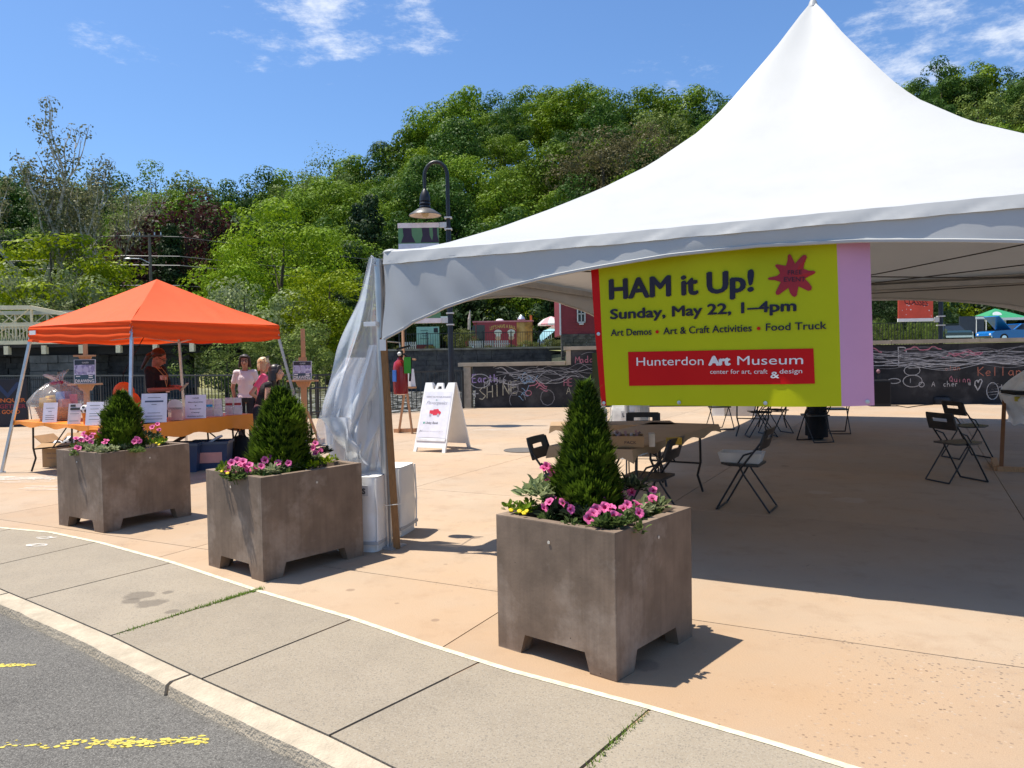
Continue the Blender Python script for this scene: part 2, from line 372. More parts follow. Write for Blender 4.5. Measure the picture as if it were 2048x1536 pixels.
def rust(mt, pts, c, amt):
    t = mt.node_tree; N = t.nodes; K = t.links.new; b = N['Principled BSDF']; cur = b.inputs['Base Color'].links[0].from_socket
    g = N.new('ShaderNodeNewGeometry'); nz = N.new('ShaderNodeTexNoise'); nz.inputs['Scale'].default_value = 1.6; nz.inputs['Detail'].default_value = 7; K(g.outputs['Position'], nz.inputs['Vector'])
    for p, r_ in pts:
        d = N.new('ShaderNodeVectorMath'); d.operation = 'DISTANCE'; K(g.outputs['Position'], d.inputs[0]); d.inputs[1].default_value = p
        q = N.new('ShaderNodeMapRange'); q.inputs['From Min'].default_value = r_; q.inputs['From Max'].default_value = 0; q.inputs['To Max'].default_value = amt*2; K(d.outputs['Value'], q.inputs['Value'])
        m_ = N.new('ShaderNodeMath'); m_.operation = 'MULTIPLY'; m_.use_clamp = True; K(q.outputs[0], m_.inputs[0]); K(nz.outputs['Fac'], m_.inputs[1])
        x = N.new('ShaderNodeMix'); x.data_type = 'RGBA'; K(m_.outputs[0], x.inputs[0]); K(cur, x.inputs[6]); x.inputs[7].default_value = (*c, 1); cur = x.outputs[2]
    # gum and drips
    vo = N.new('ShaderNodeTexVoronoi'); vo.inputs['Scale'].default_value = 2.6; K(g.outputs['Position'], vo.inputs['Vector'])
    q = N.new('ShaderNodeMapRange'); q.inputs['From Min'].default_value = .055; q.inputs['From Max'].default_value = .03; q.inputs['To Max'].default_value = .45; K(vo.outputs['Distance'], q.inputs['Value'])
    x = N.new('ShaderNodeMix'); x.data_type = 'RGBA'; K(q.outputs[0], x.inputs[0]); K(cur, x.inputs[6]); x.inputs[7].default_value = (.16, .11, .08, 1)
    K(x.outputs[2], b.inputs['Base Color'])
rust(M_conc, [(gp(1150, 1400), 1.2), (gp(800, 1240), 1.2), (gp(420, 1110), 1.1), (gp(1600, 1400), 1.2), (gp(1250, 1250), .9)], (.40, .25, .135), .42)
stain(M_conc, [(gp(1520, 870), .10), (gp(1700, 1000), .16), (gp(1640, 985), .12), (gp(700, 975), .12)], (.50, .40, .31), .45)
stain(M_conc, [(gp(1290, 1330), .07), (gp(1180, 1200), .03), (gp(870, 1240), .025), (gp(1130, 1275), .02), (gp(700, 1180), .03), (gp(1570, 932), .06), (gp(960, 1100), .03)], (.17, .115, .08), .5)
# edges between plaza and pavement, pavement and kerb, kerb and road (metres)
E_ = [(-9, 9.0), (-6.4, 7.85), (-4.894, 7.274), (-4.278, 7.04), (-3.578, 6.592), (-2.643, 5.889), (-1.712, 5.105), (-.992, 4.547), (-.465, 4.086), (-.025, 3.727), (.562, 3.32), (1.026, 2.965), (1.213, 2.809), (2.6, 1.7), (4.4, .2)]
K_ = [(-8.2, 8.6), (-5.9, 6.95), (-3.561, 5.267), (-2.877, 4.754), (-2.309, 4.32), (-1.895, 3.98), (-1.537, 3.695), (-1.129, 3.378), (-.762, 3.095), (-.488, 2.864), (.3, 2.2), (2.0, .72), (3.6, -.8)]
F_ = [(x-.05, y-.06) for x, y in K_]
def along(pl, x):
    for a, b in zip(pl[:-1], pl[1:]):
        if a[0] <= x <= b[0]: t = (x-a[0])/(b[0]-a[0]); return a[1]+(b[1]-a[1])*t
    return pl[-1][1] if x > pl[-1][0] else pl[0][1]
def near(pl, x0, x1):  # polyline points between two x
    return [(x0, along(pl, x0))]+[p for p in pl if x0+.02 < p[0] < x1-.02]+[(x1, along(pl, x1))]

# road
b = MB(); b.grid(lambda u, v: (-40+80*u, -30+46*v, -.062), 4, 4)
road = MB(); road.poly([(p[0], p[1], -.06) for p in F_]+[(30, -30, -.06), (-60, -30, -.06), (-60, 12, -.06)])
asphalt_road = struct('road', road, M_asph)
# yellow paint remnants on the asphalt
M_yel = mk('yellow_paint', (.56, .45, .09), rough=.9, var=.35, scale=45, coords='World')
yp = MB()
def streak(p0, p1, wd, n, dens):
    for i in range(n):
        t = random.random(); 
        if random.random() > dens(t): continue
        a = gp(*p0, -.056).lerp(gp(*p1, -.056), t); d = (gp(*p1, -.056)-gp(*p0, -.056)).normalized(); q = Vector((-d.y, d.x, 0))
        a = a+q*random.gauss(0, wd)
        k = random.randint(5, 7); r0 = random.uniform(.0035, .011); ph = random.random()*6
        yp.poly([(a.x+d.x*math.cos(ph+6.283*j/k)*r0*1.7*random.uniform(.6, 1.2)+q.x*math.sin(ph+6.283*j/k)*r0*random.uniform(.5, 1.1),
                  a.y+d.y*math.cos(ph+6.283*j/k)*r0*1.7*random.uniform(.6, 1.2)+q.y*math.sin(ph+6.283*j/k)*r0*random.uniform(.5, 1.1), -.0585+.00012*(i % 9)) for j in range(k)])
streak((-60, 1490), (425, 1480), .018, 640, lambda t: .12+.9*max(0, t-.35)**.7 if t < .97 else .3)
streak((-60, 1331), (68, 1329), .010, 170, lambda t: .3+.7*t)
yl = part('yellow_marking', yp, M_yel, asphalt_road, kind='stuff')
# kerb stones
kerb = struct('kerb', MB().grid(lambda u, v: (lambda x: (x, along(K_, x)-.01*(1-v)-.16*v, -.07))(-7+9*u), 10, 1), M_joint)
kx = [-8.0, -5.6, -3.45, -1.62, .06, 1.7, 3.3]
for a, c in zip(kx[:-1], kx[1:]):
    mb = MB(); top = near(K_, a+.008, c-.008); top = [p for i, p in enumerate(top)]; top = [(top[0][0]+(top[-1][0]-top[0][0])*i/14, along(K_, top[0][0]+(top[-1][0]-top[0][0])*i/14)) for i in range(15)]
    fx = [(x+.0*0, y) for x, y in top]
    fr = []
    for x, y in top:
        # matching point on the road side, square across
        fr.append((x-.075, y-.095))
    n_ = len(top); vs = []
    rnd_ = [random.uniform(-.004, .004) for _ in top]
    for i, (p, q) in enumerate(zip(top, fr)):
        q = (q[0]+rnd_[i], q[1]+rnd_[i])
        vs += [(p[0], p[1], -.12), (p[0], p[1], .004), (q[0]+.018, q[1]+.022, .002), (q[0]+.004, q[1]+.005, -.010), (q[0]-.01, q[1]-.012, -.12)]
    fs = [(i*5+k, i*5+k+1, (i+1)*5+k+1, (i+1)*5+k) for i in range(n_-1) for k in range(4)]+[(4, 3, 2, 1, 0), tuple((n_-1)*5+k for k in range(5))]
    mb.add(vs, fs); part('kerb_stone', mb, M_kerb, kerb, 40)
# pavement of large slabs
sb = MB(); 
xs = [-9+12.2*i/40 for i in range(41)]
sidewalk = struct('sidewalk', MB().grid(lambda u, v: (lambda x: (x-.35*v, along(E_, x)*(1-v)+along(K_, x-.35)*v, -.03))(-8+12*u), 30, 1), M_joint)
J = [((-6.9, 7.55), (-6.3, 7.8)), ((-5.15, 6.42), (-4.75, 7.2)), ((-4.14, 5.70), (-3.633, 6.62)), ((-3.235, 5.03), (-2.656, 5.90)), ((-2.301, 4.291), (-1.755, 5.14)), ((-1.537, 3.60), (-.981, 4.538)), ((-.775, 3.09), (-.19, 3.86)), ((-.02, 2.42), (.575, 3.31)), ((.72, 1.73), (1.34, 2.71)), ((1.5, 1.0), (2.2, 2.02))]
for (k0, e0), (k1, e1) in zip(J[:-1], J[1:]):
    g_ = .006
    top = near(E_, e0[0]+g_, e1[0]-g_); bot = near(K_, k0[0]+g_, k1[0]-g_); bot = [(x, y+.012) for x, y in bot]
    pl = [(x, y-.014) for x, y in top]+bot[::-1]
    mb = MB(); mb.prism([(x, y, -.06) for x, y in pl], (0, 0, .066))
    part('paving_slab', mb, M_walk, sidewalk)
strip = MB(); tp = near(E_, -8, 3.2)
strip.add([q for x, y in tp for q in ((x+.012, y+.018, .0085), (x-.008, y-.014, .0085))], [(2*i, 2*i+1, 2*i+3, 2*i+2) for i in range(len(tp)-1)])
part('joint_sealant', strip, mk('sealant', (.62, .56, .40), rough=.8, var=.3, scale=20, coords='World'), sidewalk, label='pale strip of sealant between pavement and plaza')
# plaza slabs on a 3.1 m grid
AG = R(-27.8); TD = Vector((math.cos(AG), math.sin(AG), 0)); TN = Vector((-TD.y, TD.x, 0))
def clip(poly, a, c):  # keep the left side of line a->c
    out = []
    f = lambda p: (c[0]-a[0])*(p[1]-a[1])-(c[1]-a[1])*(p[0]-a[0])
    for i, p in enumerate(poly):
        q = poly[(i+1) % len(poly)]; fp, fq = f(p), f(q)
        if fp >= 0: out.append(p)
        if fp*fq < 0: t = fp/(fp-fq); out.append((p[0]+(q[0]-p[0])*t, p[1]+(q[1]-p[1])*t))
    return out
RA, RB, RC = (-30, 36.5), (-5.2, 20.3), (-1.35, 23.55)   # river edge
WD_ = Vector((math.cos(R(-8.3)), math.sin(R(-8.3)), 0)); WN_ = Vector((-WD_.y, WD_.x, 0)); W0 = Vector((-1.342, 23.52, 0))
WE = W0+WD_*34
bounds = [((-9.5, 10.1), (-5, 6.95)), ((-5, 6.95), (1.2, 2.52)), ((1.2, 2.52), (4.2, .42)), ((40, -5), (40, 40)), (WE, W0), (RC, RB), (RB, RA)]
plaza_out = [(-40, 36.5), (-40, 12), (-9.5, 10.1), (-5, 6.95), (1.2, 2.52), (4.2, -.1), (36, -.1), (36, 18.5), WE[:2], W0[:2], RC, RB, RA]
plaza = struct('plaza', MB().poly([(x, y, -.016) for x, y in plaza_out]), M_joint)
for i in range(-12, 14):
    for j in range(-8, 14):
        d0, n0 = .85+3.1*i, 4.40+3.12*j; g_ = .004
        q = [(d0+g_, n0+g_), (d0+3.1-g_, n0+g_), (d0+3.1-g_, n0+3.12-g_), (d0+g_, n0+3.12-g_)]
        pl = [((TD*a+TN*c_).x, (TD*a+TN*c_).y) for a, c_ in q]
        ctr = sum((Vector(p) for p in pl), Vector((0, 0)))/4
        if ctr.y < -1 or ctr.y > 40 or abs(ctr.x) > .9*ctr.y+7: continue
        # the river edge bends inward: cut against the piece that is near
        bs = bounds[:3]+[(WE[:2], W0[:2])] if ctr.x > -1.2 else bounds[:3]+([(RC, RB)] if ctr.x > -6.2 else [(RB, RA)])
        for a, c_ in bs: pl = clip(pl, a, c_) if pl else pl
        if len(pl) < 3: continue
        mb = MB(); mb.prism([(x, y, -.05) for x, y in pl], (0, 0, .05))
        part('concrete_slab', mb, M_conc, plaza)
# manhole cover
mb = MB(); c0 = gp(1045, 901); mb.lathe([(.31, 0), (.31, .012), (.29, .014), (.285, .010), (.02, .010)], 32, (0, 0, 0))
mh = thing('manhole_cover', 'round dark manhole cover in the sunlit plaza beside the shrub', 'manhole cover', c0)
part('lid', mb, mk('iron', (.13, .115, .10), rough=.7, var=.2, scale=30), mh, 30)
# weeds in the joints
M_weed = leafmat('weed', (.10, .17, .03))
def weeds(p, q, n, sp):
    mb = MB()
    for i in range(n):
        a = Vector(p).lerp(Vector(q), random.random()**.8); a.x += random.gauss(0, sp); a.y += random.gauss(0, sp)
        h = random.uniform(.006, .022); an = random.random()*6.3; d = Vector((math.cos(an), math.sin(an), 0)); wv = Vector((-d.y, d.x, 0))*.003
        mb.add([a-wv, a+wv, a+d*h*.8+Vector((0, 0, h))], [(0, 1, 2)])
    return mb
gw = weeds((-1.99, 4.79, .005), (-1.72, 5.17, .005), 520, .013)
for k in (weeds((-2.28, 4.33, .005), (-1.99, 4.79, .005), 200, .008), weeds((.12, 2.62, .005), (.56, 3.28, .005), 240, .010)): gw.add(k.v, k.f)
struct('grass', gw, M_weed, kind='stuff')
# pale chalk drawings on the plaza at left and scuffs
M_chalkg = mk('ground_chalk', (.80, .76, .70), rough=1, var=.2, scale=30, coords='World', alpha=.5)
cg = MB()
for px, py, n in ((20, 955, 8), (60, 960, 6), (90, 1075, 4), (120, 975, 4), (75, 1090, 5), (700, 985, 2), (980, 860, 3)):
    a = gp(px, py, .004 if py < 1060 else .010)
    for k in range(n):
        ph = random.random()*6; r0 = random.uniform(.08, .3) if py < 1000 else .05
        pts = [a+Vector((r0*math.cos(ph+t*.5)*(1+.1*t)+random.gauss(0, .3 if py < 1000 else .02), r0*math.sin(ph+t*.5)*.8, .0004*k)) for t in range(6)]
        cg.ribbon(pts, .02, (0, 0, 1))
part('chalk_marks', cg, M_chalkg, plaza, kind='stuff')

# ---------------------------------------------------------------- river, far bank, hill
M_water = mk('river_water', (.045, .045, .034), rough=.12, var=.3, scale=.5, bump=1.0, bscale=1.6, coords='World', spec=.5, col2=(.62, .62, .58), c2lo=.50, c2hi=.56, c2scale=2.6)  # whitish patches are rapids foam and glints painted into the colour
b = MB(); b.grid(lambda u, v: (-90+96*u, 20+50*v, -.6), 1, 1)
struct('river', b, M_water)
M_dirt = mk('hill_ground', (.045, .05, .022), rough=1, var=.4, scale=.6, coords='World', col2=(.03, .045, .015))
M_lawn = mk('lawn', (.20, .22, .07), rough=1, var=.25, scale=.8, coords='World', col2=(.27, .25, .12), c2scale=.2)
def sst(a, c, x):
    t = min(1, max(0, (x-a)/(c-a))); return t*t*(3-2*t)
def crest(x): return 15+16*sst(-34, 4, x)-3*sst(8, 22, x)*(1-sst(26, 40, x))+2.5*sst(40, 60, x)
def hz(x, y): return 1.95+crest(x)*sst(76, 132, y)+.8*math.sin(x*.11+y*.05)*sst(80, 100, y)
b = MB(); b.grid(lambda u, v: (lambda x, y: (x, y, hz(x, y)))(-260+520*u, 74+126*v), 60, 26)
struct('hillside', b, M_dirt, 180)
b = MB(); b.grid(lambda u, v: (-9+190*u, 50.3+24*v, 1.93), 2, 2); b.grid(lambda u, v: (2.4+180*u, 23.2-6*u+27.4*v+6*u*v, 1.62+.30*v), 2, 2)
b.grid(lambda u, v: (-260+251*u, 62+12.2*v, -.9+2.85*sst(0, .6, v)), 6, 8); b.grid(lambda u, v: (-260+251*u, 50+12*v, -.9+.0*v), 2, 1)
struct('far_bank', b, M_lawn)
b = MB(); b.prism([(2.4, 22.9, -1), (2.6, 50.6, -1), (2.9, 50.6, -1), (2.7, 22.9, -1)], (0, 0, 2.62)); struct('bank_wall_side', b, M_dirt)
# dirt/parking strip
b = MB(); b.grid(lambda u, v: (16+140*u, 62+9*v, 1.945), 1, 1); struct('car_park', b, mk('gravel', (.36, .34, .27), rough=1, coords='World', scale=3))

# ---------------------------------------------------------------- trees
def leaves_mesh(name, cen, rad, n, leaf, mt, seed, flat=.75, up=.40, asp=.6, jit=1.7):
    """n leaf blades spread over the outer shells of leaf clumps (cen, rad)"""
    rg = np.random.RandomState(seed); cen = np.asarray(cen, float); rad = np.asarray(rad, float)
    p = rad**2/np.sum(rad**2); k = rg.choice(len(cen), n, p=p)
    d = rg.normal(size=(n, 3)); d /= np.linalg.norm(d, axis=1)[:, None]
    rr = rad[k]*(rg.uniform(.5, 1, n)**.35)
    pos = cen[k]+d*rr[:, None]*np.array([1, 1, flat])
    nr = d*jit+rg.normal(size=(n, 3))*.34; nr[:, 2] += up; nr /= np.linalg.norm(nr, axis=1)[:, None]
    a = rg.normal(size=(n, 3)); a -= nr*np.sum(a*nr, 1)[:, None]; a /= np.linalg.norm(a, axis=1)[:, None]
    c = np.cross(nr, a); s = leaf*rg.uniform(.6, 1.3, n)[:, None]
    v = np.empty((n, 4, 3)); v[:, 0] = pos-a*s*.5; v[:, 1] = pos+c*s*asp*.5+nr*s*.06; v[:, 2] = pos+a*s*.55; v[:, 3] = pos-c*s*asp*.5+nr*s*.06
    me = bpy.data.meshes.new(name); me.vertices.add(n*4); me.vertices.foreach_set('co', v.reshape(-1))
    me.loops.add(n*4); me.loops.foreach_set('vertex_index', np.arange(n*4, dtype=np.int32))
    me.polygons.add(n); me.polygons.foreach_set('loop_start', np.arange(0, n*4, 4, dtype=np.int32)); me.polygons.foreach_set('loop_total', np.full(n, 4, np.int32))
    me.materials.append(mt); me.update(calc_edges=True); return me
def clumps(rg, n, h, w, base, shape='round', r0=.16, lump=.25):
    cs, rs = [], []
    for i in range(n):
        a = rg.uniform(0, 6.283); zz = rg.uniform(-1, 1); q = rg.uniform(.25, 1)**.45
        ring = math.sqrt(1-zz*zz)
        if shape == 'cone': 
            t = rg.uniform(0, 1)**1.3; ring = (1-t)*1.0; z = base+(h-base)*t; rad = w*ring*q
            x, y = rad*math.cos(a), rad*math.sin(a)
        elif shape == 'tall':
            t = rg.uniform(0, 1); ring = math.sin(math.pi*(.12+.84*t))**.7; z = base+(h-base)*t; x, y = w*ring*q*math.cos(a), w*ring*q*math.sin(a)
        else:
            lf = 1+lump*math.sin(3*a+seed_ph(rg))*.6
            x, y = w*ring*q*math.cos(a)*lf, w*ring*q*math.sin(a)*lf
            z = base+(h-base)*(.5+.5*zz*q) 
            if zz < 0: z = base+(h-base)*(.5+.42*zz*q)
        cs.append((x, y, z)); rs.append(h*r0*rg.uniform(.6, 1.15)*(.6 if shape == 'cone' else 1))
    return cs, rs
def seed_ph(rg): return 1.3
M_bark = mk('bark', (.09, .07, .05), rough=.95, var=.35, scale=8, bump=.6, bscale=14, streak=(3, 3, .6))
M_barkw = mk('pale_bark', (.50, .47, .40), rough=.85, var=.25, scale=3, col2=(.22, .19, .14), c2lo=.55, c2hi=.65)
def trunk_mesh(name, h, r, cs, rg, mt, nl=7, lean=0.):
    mb = MB(); pts = []; 
    for i in range(6):
        t = i/5; pts.append(Vector((lean*t*t+.04*h*math.sin(3*t)*t*.4, .02*h*math.sin(5*t), h*.86*t)))
    mb.tube(pts, [r*(1-.85*(i/5)) + (.5*r if i == 0 else 0) for i in range(6)], 7)
    pick = sorted(range(len(cs)), key=lambda i: rg.rand())[:nl]
    for i in pick:
        c = Vector(cs[i]); t = max(.22, min(.8, (c.z/h)*.62)); k = t*5; j = min(4, int(k)); p0 = pts[j].lerp(pts[j+1], k-j)
        mid = p0.lerp(c, .5)+Vector((0, 0, h*.03))
        mb.tube([p0, mid, c], [r*(1-t)*.55, r*(1-t)*.35, r*.06], 5)
    return mb.mesh(name, mt, 60)
KINDS = {}
def kind(key, h, w, base, ncl, nlf, leaf, mt, shape='round', r0=.115, tr=.022, bark=None, seed=1, **k):
    rg = np.random.RandomState(seed); cs, rs = clumps(rg, ncl, h, w, base, shape, r0)
    KINDS[key] = (trunk_mesh('trunk', h, h*tr, cs, rg, bark or M_bark), leaves_mesh('crown', cs, rs, nlf, leaf, mt, seed, **k), h)
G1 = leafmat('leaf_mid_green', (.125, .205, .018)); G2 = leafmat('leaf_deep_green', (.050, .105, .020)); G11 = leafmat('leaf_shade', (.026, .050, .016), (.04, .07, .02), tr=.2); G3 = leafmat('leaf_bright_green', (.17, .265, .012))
G4 = leafmat('leaf_olive', (.11, .13, .04)); G5 = leafmat('leaf_copper', (.062, .021, .021), (.085, .032, .026)); G6 = leafmat('needle_dark', (.022, .042, .018), tr=.15)
G7 = leafmat('leaf_silvery', (.20, .26, .09), (.34, .38, .20)); G8 = leafmat('leaf_tawny', (.115, .10, .045), (.15, .135, .06)); G9 = leafmat('leaf_lime', (.21, .28, .008)); G10 = leafmat('leaf_pale', (.14, .195, .05))
kind('broad', 14, 5.4, 3.0, 90, 9500, .40, G1, seed=1); kind('broad_b', 15, 5.0, 2.5, 95, 9500, .40, G1, seed=5)
kind('dark', 14, 5.0, 2.2, 88, 9500, .40, G2, seed=2); kind('dark_b', 16, 4.6, 2.5, 90, 9500, .40, G2, 'tall', seed=6)
kind('bright', 13, 5.2, 2.5, 84, 9500, .40, G3, seed=3); kind('pale', 14, 4.8, 3, 50, 5000, .40, G10, seed=4, )
kind('tawny', 15, 6.0, 3, 80, 6500, .33, G8, seed=8, r0=.12)
kind('spruce', 15, 3.2, .6, 90, 6500, .36, G6, 'cone', seed=9, up=-.1)
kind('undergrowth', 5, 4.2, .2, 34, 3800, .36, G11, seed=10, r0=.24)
TREE_LABEL = dict(broad='leafy mid green broad tree in the hillside woods', broad_b='tall mid green tree in the hillside woods', dark='deep green rounded tree in the hillside woods', dark_b='tall narrow deep green tree in the hillside woods',
                  bright='bright green tree catching the sun in the hillside woods', pale='pale loose green tree in the hillside woods', tawny='tawny brown green tree on the hillside above the white tent', spruce='dark cone shaped conifer in the hillside woods', undergrowth='low dark thicket under the hillside trees')
def plant(key, x, y, z, s=1., rz=None, label=None, group=None, name='tree', cat='tree', sx=1.):
    tm, cm, h = KINDS[key]
    t = thing(name, label or TREE_LABEL[key], cat, (x, y, z), random.uniform(0, 6.28) if rz is None else rz, group)
    t.scale = (s*sx, s*sx, s)
    obj('trunk', tm, t); obj('crown', cm, t); return t
def plant_px(key, px, top, Y, base_z=None, hh=None, **k):
    """a tree whose top shows at (px, top) when it stands Y metres off"""
    P_ = dp(px, top, Y); bz = hz(P_.x, Y) if base_z is None else base_z
    if k.get('group', '') and k['group'].startswith('trees on the wooded'): k['label'] = hill_label(key, P_.x, Y, bz)
    return plant(key, P_.x, Y, bz, (P_.z-bz)/(KINDS[key][2]*.97), **k)
def proj(x, y, z):
    z -= CH; f = y*_cp-z*_sp; bq = -(y*_sp+z*_cp)*FPX/f; a = x*FPX/f
    return 1024+a*_c+bq*_s, 768+bq*_c-a*_s
ADJ = dict(broad='leafy mid green tree', broad_b='tall mid green tree', dark='deep green rounded tree', dark_b='narrow deep green tree', bright='sunny bright green tree', pale='pale loose green tree', spruce='dark pointed conifer', undergrowth='low dark thicket', tawny='tawny brown tree')
SEEN = {}
ZONE = [(70, 'at the left edge of the photo'), (190, 'behind the tall sycamore'), (290, 'above the orange canopy peak'), (430, 'behind the copper beech'), (540, 'just right of the copper beech'), (640, 'left of the pale skyline tree'), (760, 'right of the pale skyline tree'), (880, 'above the green lamp banner'), (1000, 'just right of the gooseneck lamp'), (1130, 'above mid tent slope'), (1300, 'near the tawny trees'), (1480, 'against the steep tent slope'), (1900, 'hidden by the tent peak'), (9999, 'right of the tent peak')]
def hill_label(k, x, y, z):
    px = proj(x, y, z+8)[0]; zn = next(t for lim, t in ZONE if px < lim)
    row = 'on the ridge' if y >= 124 else 'near the ridge' if y > 114 else 'high on the slope' if y > 103 else 'halfway up the slope' if y > 92 else 'low on the slope'
    lab = ADJ[k]+' '+row+' '+zn; n = SEEN.setdefault(lab, []); px0 = n[-1] if n else None; n.append(px)
    if len(lab.split()) > 13: lab = lab.replace('halfway up the slope', 'mid slope').replace('high on the slope', 'high up').replace('low on the slope', 'low down')
    return lab if px0 is None else lab+(', further right' if px > px0 else ', further left')+(' again' if len(n) > 2 and len(lab.split()) < 14 else '')
# hill woods: skyline trees first
SKY = [('dark', 30, 350, 128), ('broad', 205, 385, 126), ('dark', 255, 362, 128), ('pale', 385, 356, 132), ('dark', 455, 372, 128), ('dark', 520, 352, 129), ('broad', 590, 350, 132), ('broad', 700, 322, 130), ('dark', 735, 325, 126), ('dark_b', 775, 300, 130), ('broad', 830, 262, 130), ('broad_b', 880, 215, 131), ('broad', 935, 188, 132), ('dark', 1000, 195, 130), ('broad', 1075, 178, 132), ('bright', 1135, 215, 140), ('dark', 1195, 192, 133), ('broad', 1180, 232, 126), ('broad_b', 1290, 185, 131), ('dark', 1240, 200, 130), ('broad', 1360, 182, 132), ('dark', 1415, 200, 130), ('dark', 1470, 205, 131), ('dark', 1885, 178, 131), ('broad', 1935, 165, 132), ('dark', 1995, 150, 131), ('broad_b', 2040, 165, 131), ('dark', 2085, 165, 131), ('broad', 1840, 210, 132), ('dark', 2130, 180, 131)]
for i, (k, px, ty, Y) in enumerate(SKY): plant_px(k, px, ty, Y, group='trees on the wooded hillside')
rg = random.Random(11)
def roof_cover(px):  # what the white tent hides
    pts = [(760, 500), (1000, 455), (1200, 378), (1300, 330), (1400, 262), (1500, 150), (1620, 0), (1750, 110), (1850, 185), (2048, 280), (2200, 300)]
    for a, c in zip(pts[:-1], pts[1:]):
        if a[0] <= px <= c[0]: return a[1]+(c[1]-a[1])*(px-a[0])/(c[0]-a[0])
    return 9999
for Y0 in (82, 88, 94, 100, 106, 112, 118, 124):
    x = -.74*Y0
    while x < .74*Y0:
        y = Y0+rg.uniform(-3, 3); xx = x+rg.uniform(-2, 2); z = hz(xx, y)
        k = rg.choice(['broad', 'broad_b', 'dark', 'dark', 'dark_b', 'bright', 'broad', 'pale' if y > 100 else 'dark', 'spruce' if rg.random() < .25 else 'broad'])
        s = rg.uniform(.62, .95)*(.85 if k == 'spruce' else 1); top = proj(xx, y, z+KINDS[k][2]*s)
        x += rg.uniform(5.2, 8.2)
        if top[0] > 1250 and top[0] < 2000 and top[1] > roof_cover(top[0])+40 and Y0 > 84: continue
        plant(k, xx, y, z, s, label=hill_label(k, xx, y, z), group='trees on the wooded hillside')
    if Y0 in (82, 88, 100):
        x = -.72*Y0
        while x < .72*Y0:
            y = Y0-4+rg.uniform(-2, 2); plant('undergrowth', x, y, hz(x, y)-.2, rg.uniform(.7, 1.3), label=hill_label('undergrowth', x, y, hz(x, y)), group='thickets under the hillside trees', name='thicket', cat='bush'); x += rg.uniform(5, 9)
plant_px('tawny', 1205, 275, 100, label='tawny brown green tree standing before the hill trees above the white tent')
plant_px('tawny', 1275, 262, 104, label='brownish tree half hidden by the slope of the white tent')
plant_px('spruce', 742, 398, 84, label='brownish dark conifer behind the lamp post banner')
plant_px('spruce', 715, 415, 88, label='second dark conifer left of the lamp post banner')

# trees along the far river bank
def single(key, label, px, top, Y, bz, **k): return plant_px(key, px, top, Y, base_z=bz, label=label, **k)
kind('beech', 12, 4.6, 1.0, 60, 9000, .30, G5, seed=21, r0=.15); kind('locust', 11, 5.2, 2.2, 70, 11000, .24, G9, seed=22, r0=.13, flat=.45)
kind('river_maple', 12, 5.6, 1.2, 80, 13000, .26, G3, seed=23, r0=.14, flat=.6); kind('silver_bush', 6, 3.0, .3, 50, 7000, .20, G7, seed=24, r0=.16); kind('lime_tree', 10, 3.6, .6, 60, 10000, .22, G9, seed=25, r0=.14, flat=.5)
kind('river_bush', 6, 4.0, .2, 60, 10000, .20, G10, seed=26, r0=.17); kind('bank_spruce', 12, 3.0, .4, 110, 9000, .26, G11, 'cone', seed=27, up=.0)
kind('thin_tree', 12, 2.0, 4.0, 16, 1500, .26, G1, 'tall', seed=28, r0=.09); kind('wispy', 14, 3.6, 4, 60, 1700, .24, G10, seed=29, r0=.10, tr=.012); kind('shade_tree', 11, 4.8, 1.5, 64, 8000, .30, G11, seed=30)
kind('patio_tree', 5, 2.6, 1.2, 40, 6000, .20, G9, seed=31, r0=.17); kind('leafy_shrub', 2.6, 1.5, .1, 30, 5000, .11, G4, seed=32, r0=.22)
single('beech', 'dark copper red beech tree behind the utility pole', 362, 400, 74, 1.2)
single('locust', 'lime green spreading tree left of the orange canopy', 92, 470, 60, -.4, sx=1.25)
single('locust', 'lime green tree cut by the left edge of the photo', -60, 520, 58, -.4)
single('bank_spruce', 'dark green conifer beside the utility pole and copper beech', 340, 465, 68, 1.0)
single('river_maple', 'broad bright green tree on the bank behind the orange canopy peak', 560, 425, 68, 1.0, sx=1.05)
single('river_maple', 'spreading green tree behind the right slope of the orange canopy', 470, 505, 64, .5, sx=.85)
single('lime_tree', 'yellow green layered tree just left of the hanging clear plastic', 655, 535, 60, -.4, sx=1.15)
single('silver_bush', 'pale silvery bush rising behind the orange canopy right corner', 492, 568, 56, -.6, sx=1.0)
single('silver_bush', 'grey green bush at the lime tree foot behind the left canopy corner', 88, 540, 54, -.6, sx=.8)
single('river_bush', 'big light green bush at the water behind the person in white shirt', 452, 668, 47, -.7, sx=1.05)
single('river_bush', 'darker green bush at the water behind the middle easel', 575, 650, 52, -.7, sx=1.1)
single('shade_tree', 'dark leafy tree behind the hanging clear plastic', 730, 560, 64, 1.0)
single('shade_tree', 'dark leafy tree right of the white tent corner post', 850, 560, 66, 1.5)
single('shade_tree', 'deep green tree between copper beech and bright bank tree', 425, 440, 78, 1.9)
single('thin_tree', 'thin bare stemmed tree rising alone above the woods', 307, 338, 118, None)
single('wispy', 'tall pale tree of bare branches on the skyline', 655, 300, 112, None)
single('wispy', 'pale branching tree above the lime green tree at left', 180, 330, 96, None)
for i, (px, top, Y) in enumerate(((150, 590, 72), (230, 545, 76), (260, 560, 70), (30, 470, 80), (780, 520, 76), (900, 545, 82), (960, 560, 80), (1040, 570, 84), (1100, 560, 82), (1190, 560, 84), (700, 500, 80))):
    single('shade_tree', 'dark tree at the foot of the hill '+('beyond the canopy peak', 'left of the lime green tree crown', 'behind the orange canopy left slope', 'behind the left lime green tree', 'behind the green lamp banner', 'right of the lamp post', 'above the red food truck cab', 'above the small bright trees', 'left of the red house', 'behind the red house roof', 'behind the layered yellow green tree')[i], px, top, Y, 1.9, group='dark trees at the foot of the hill')
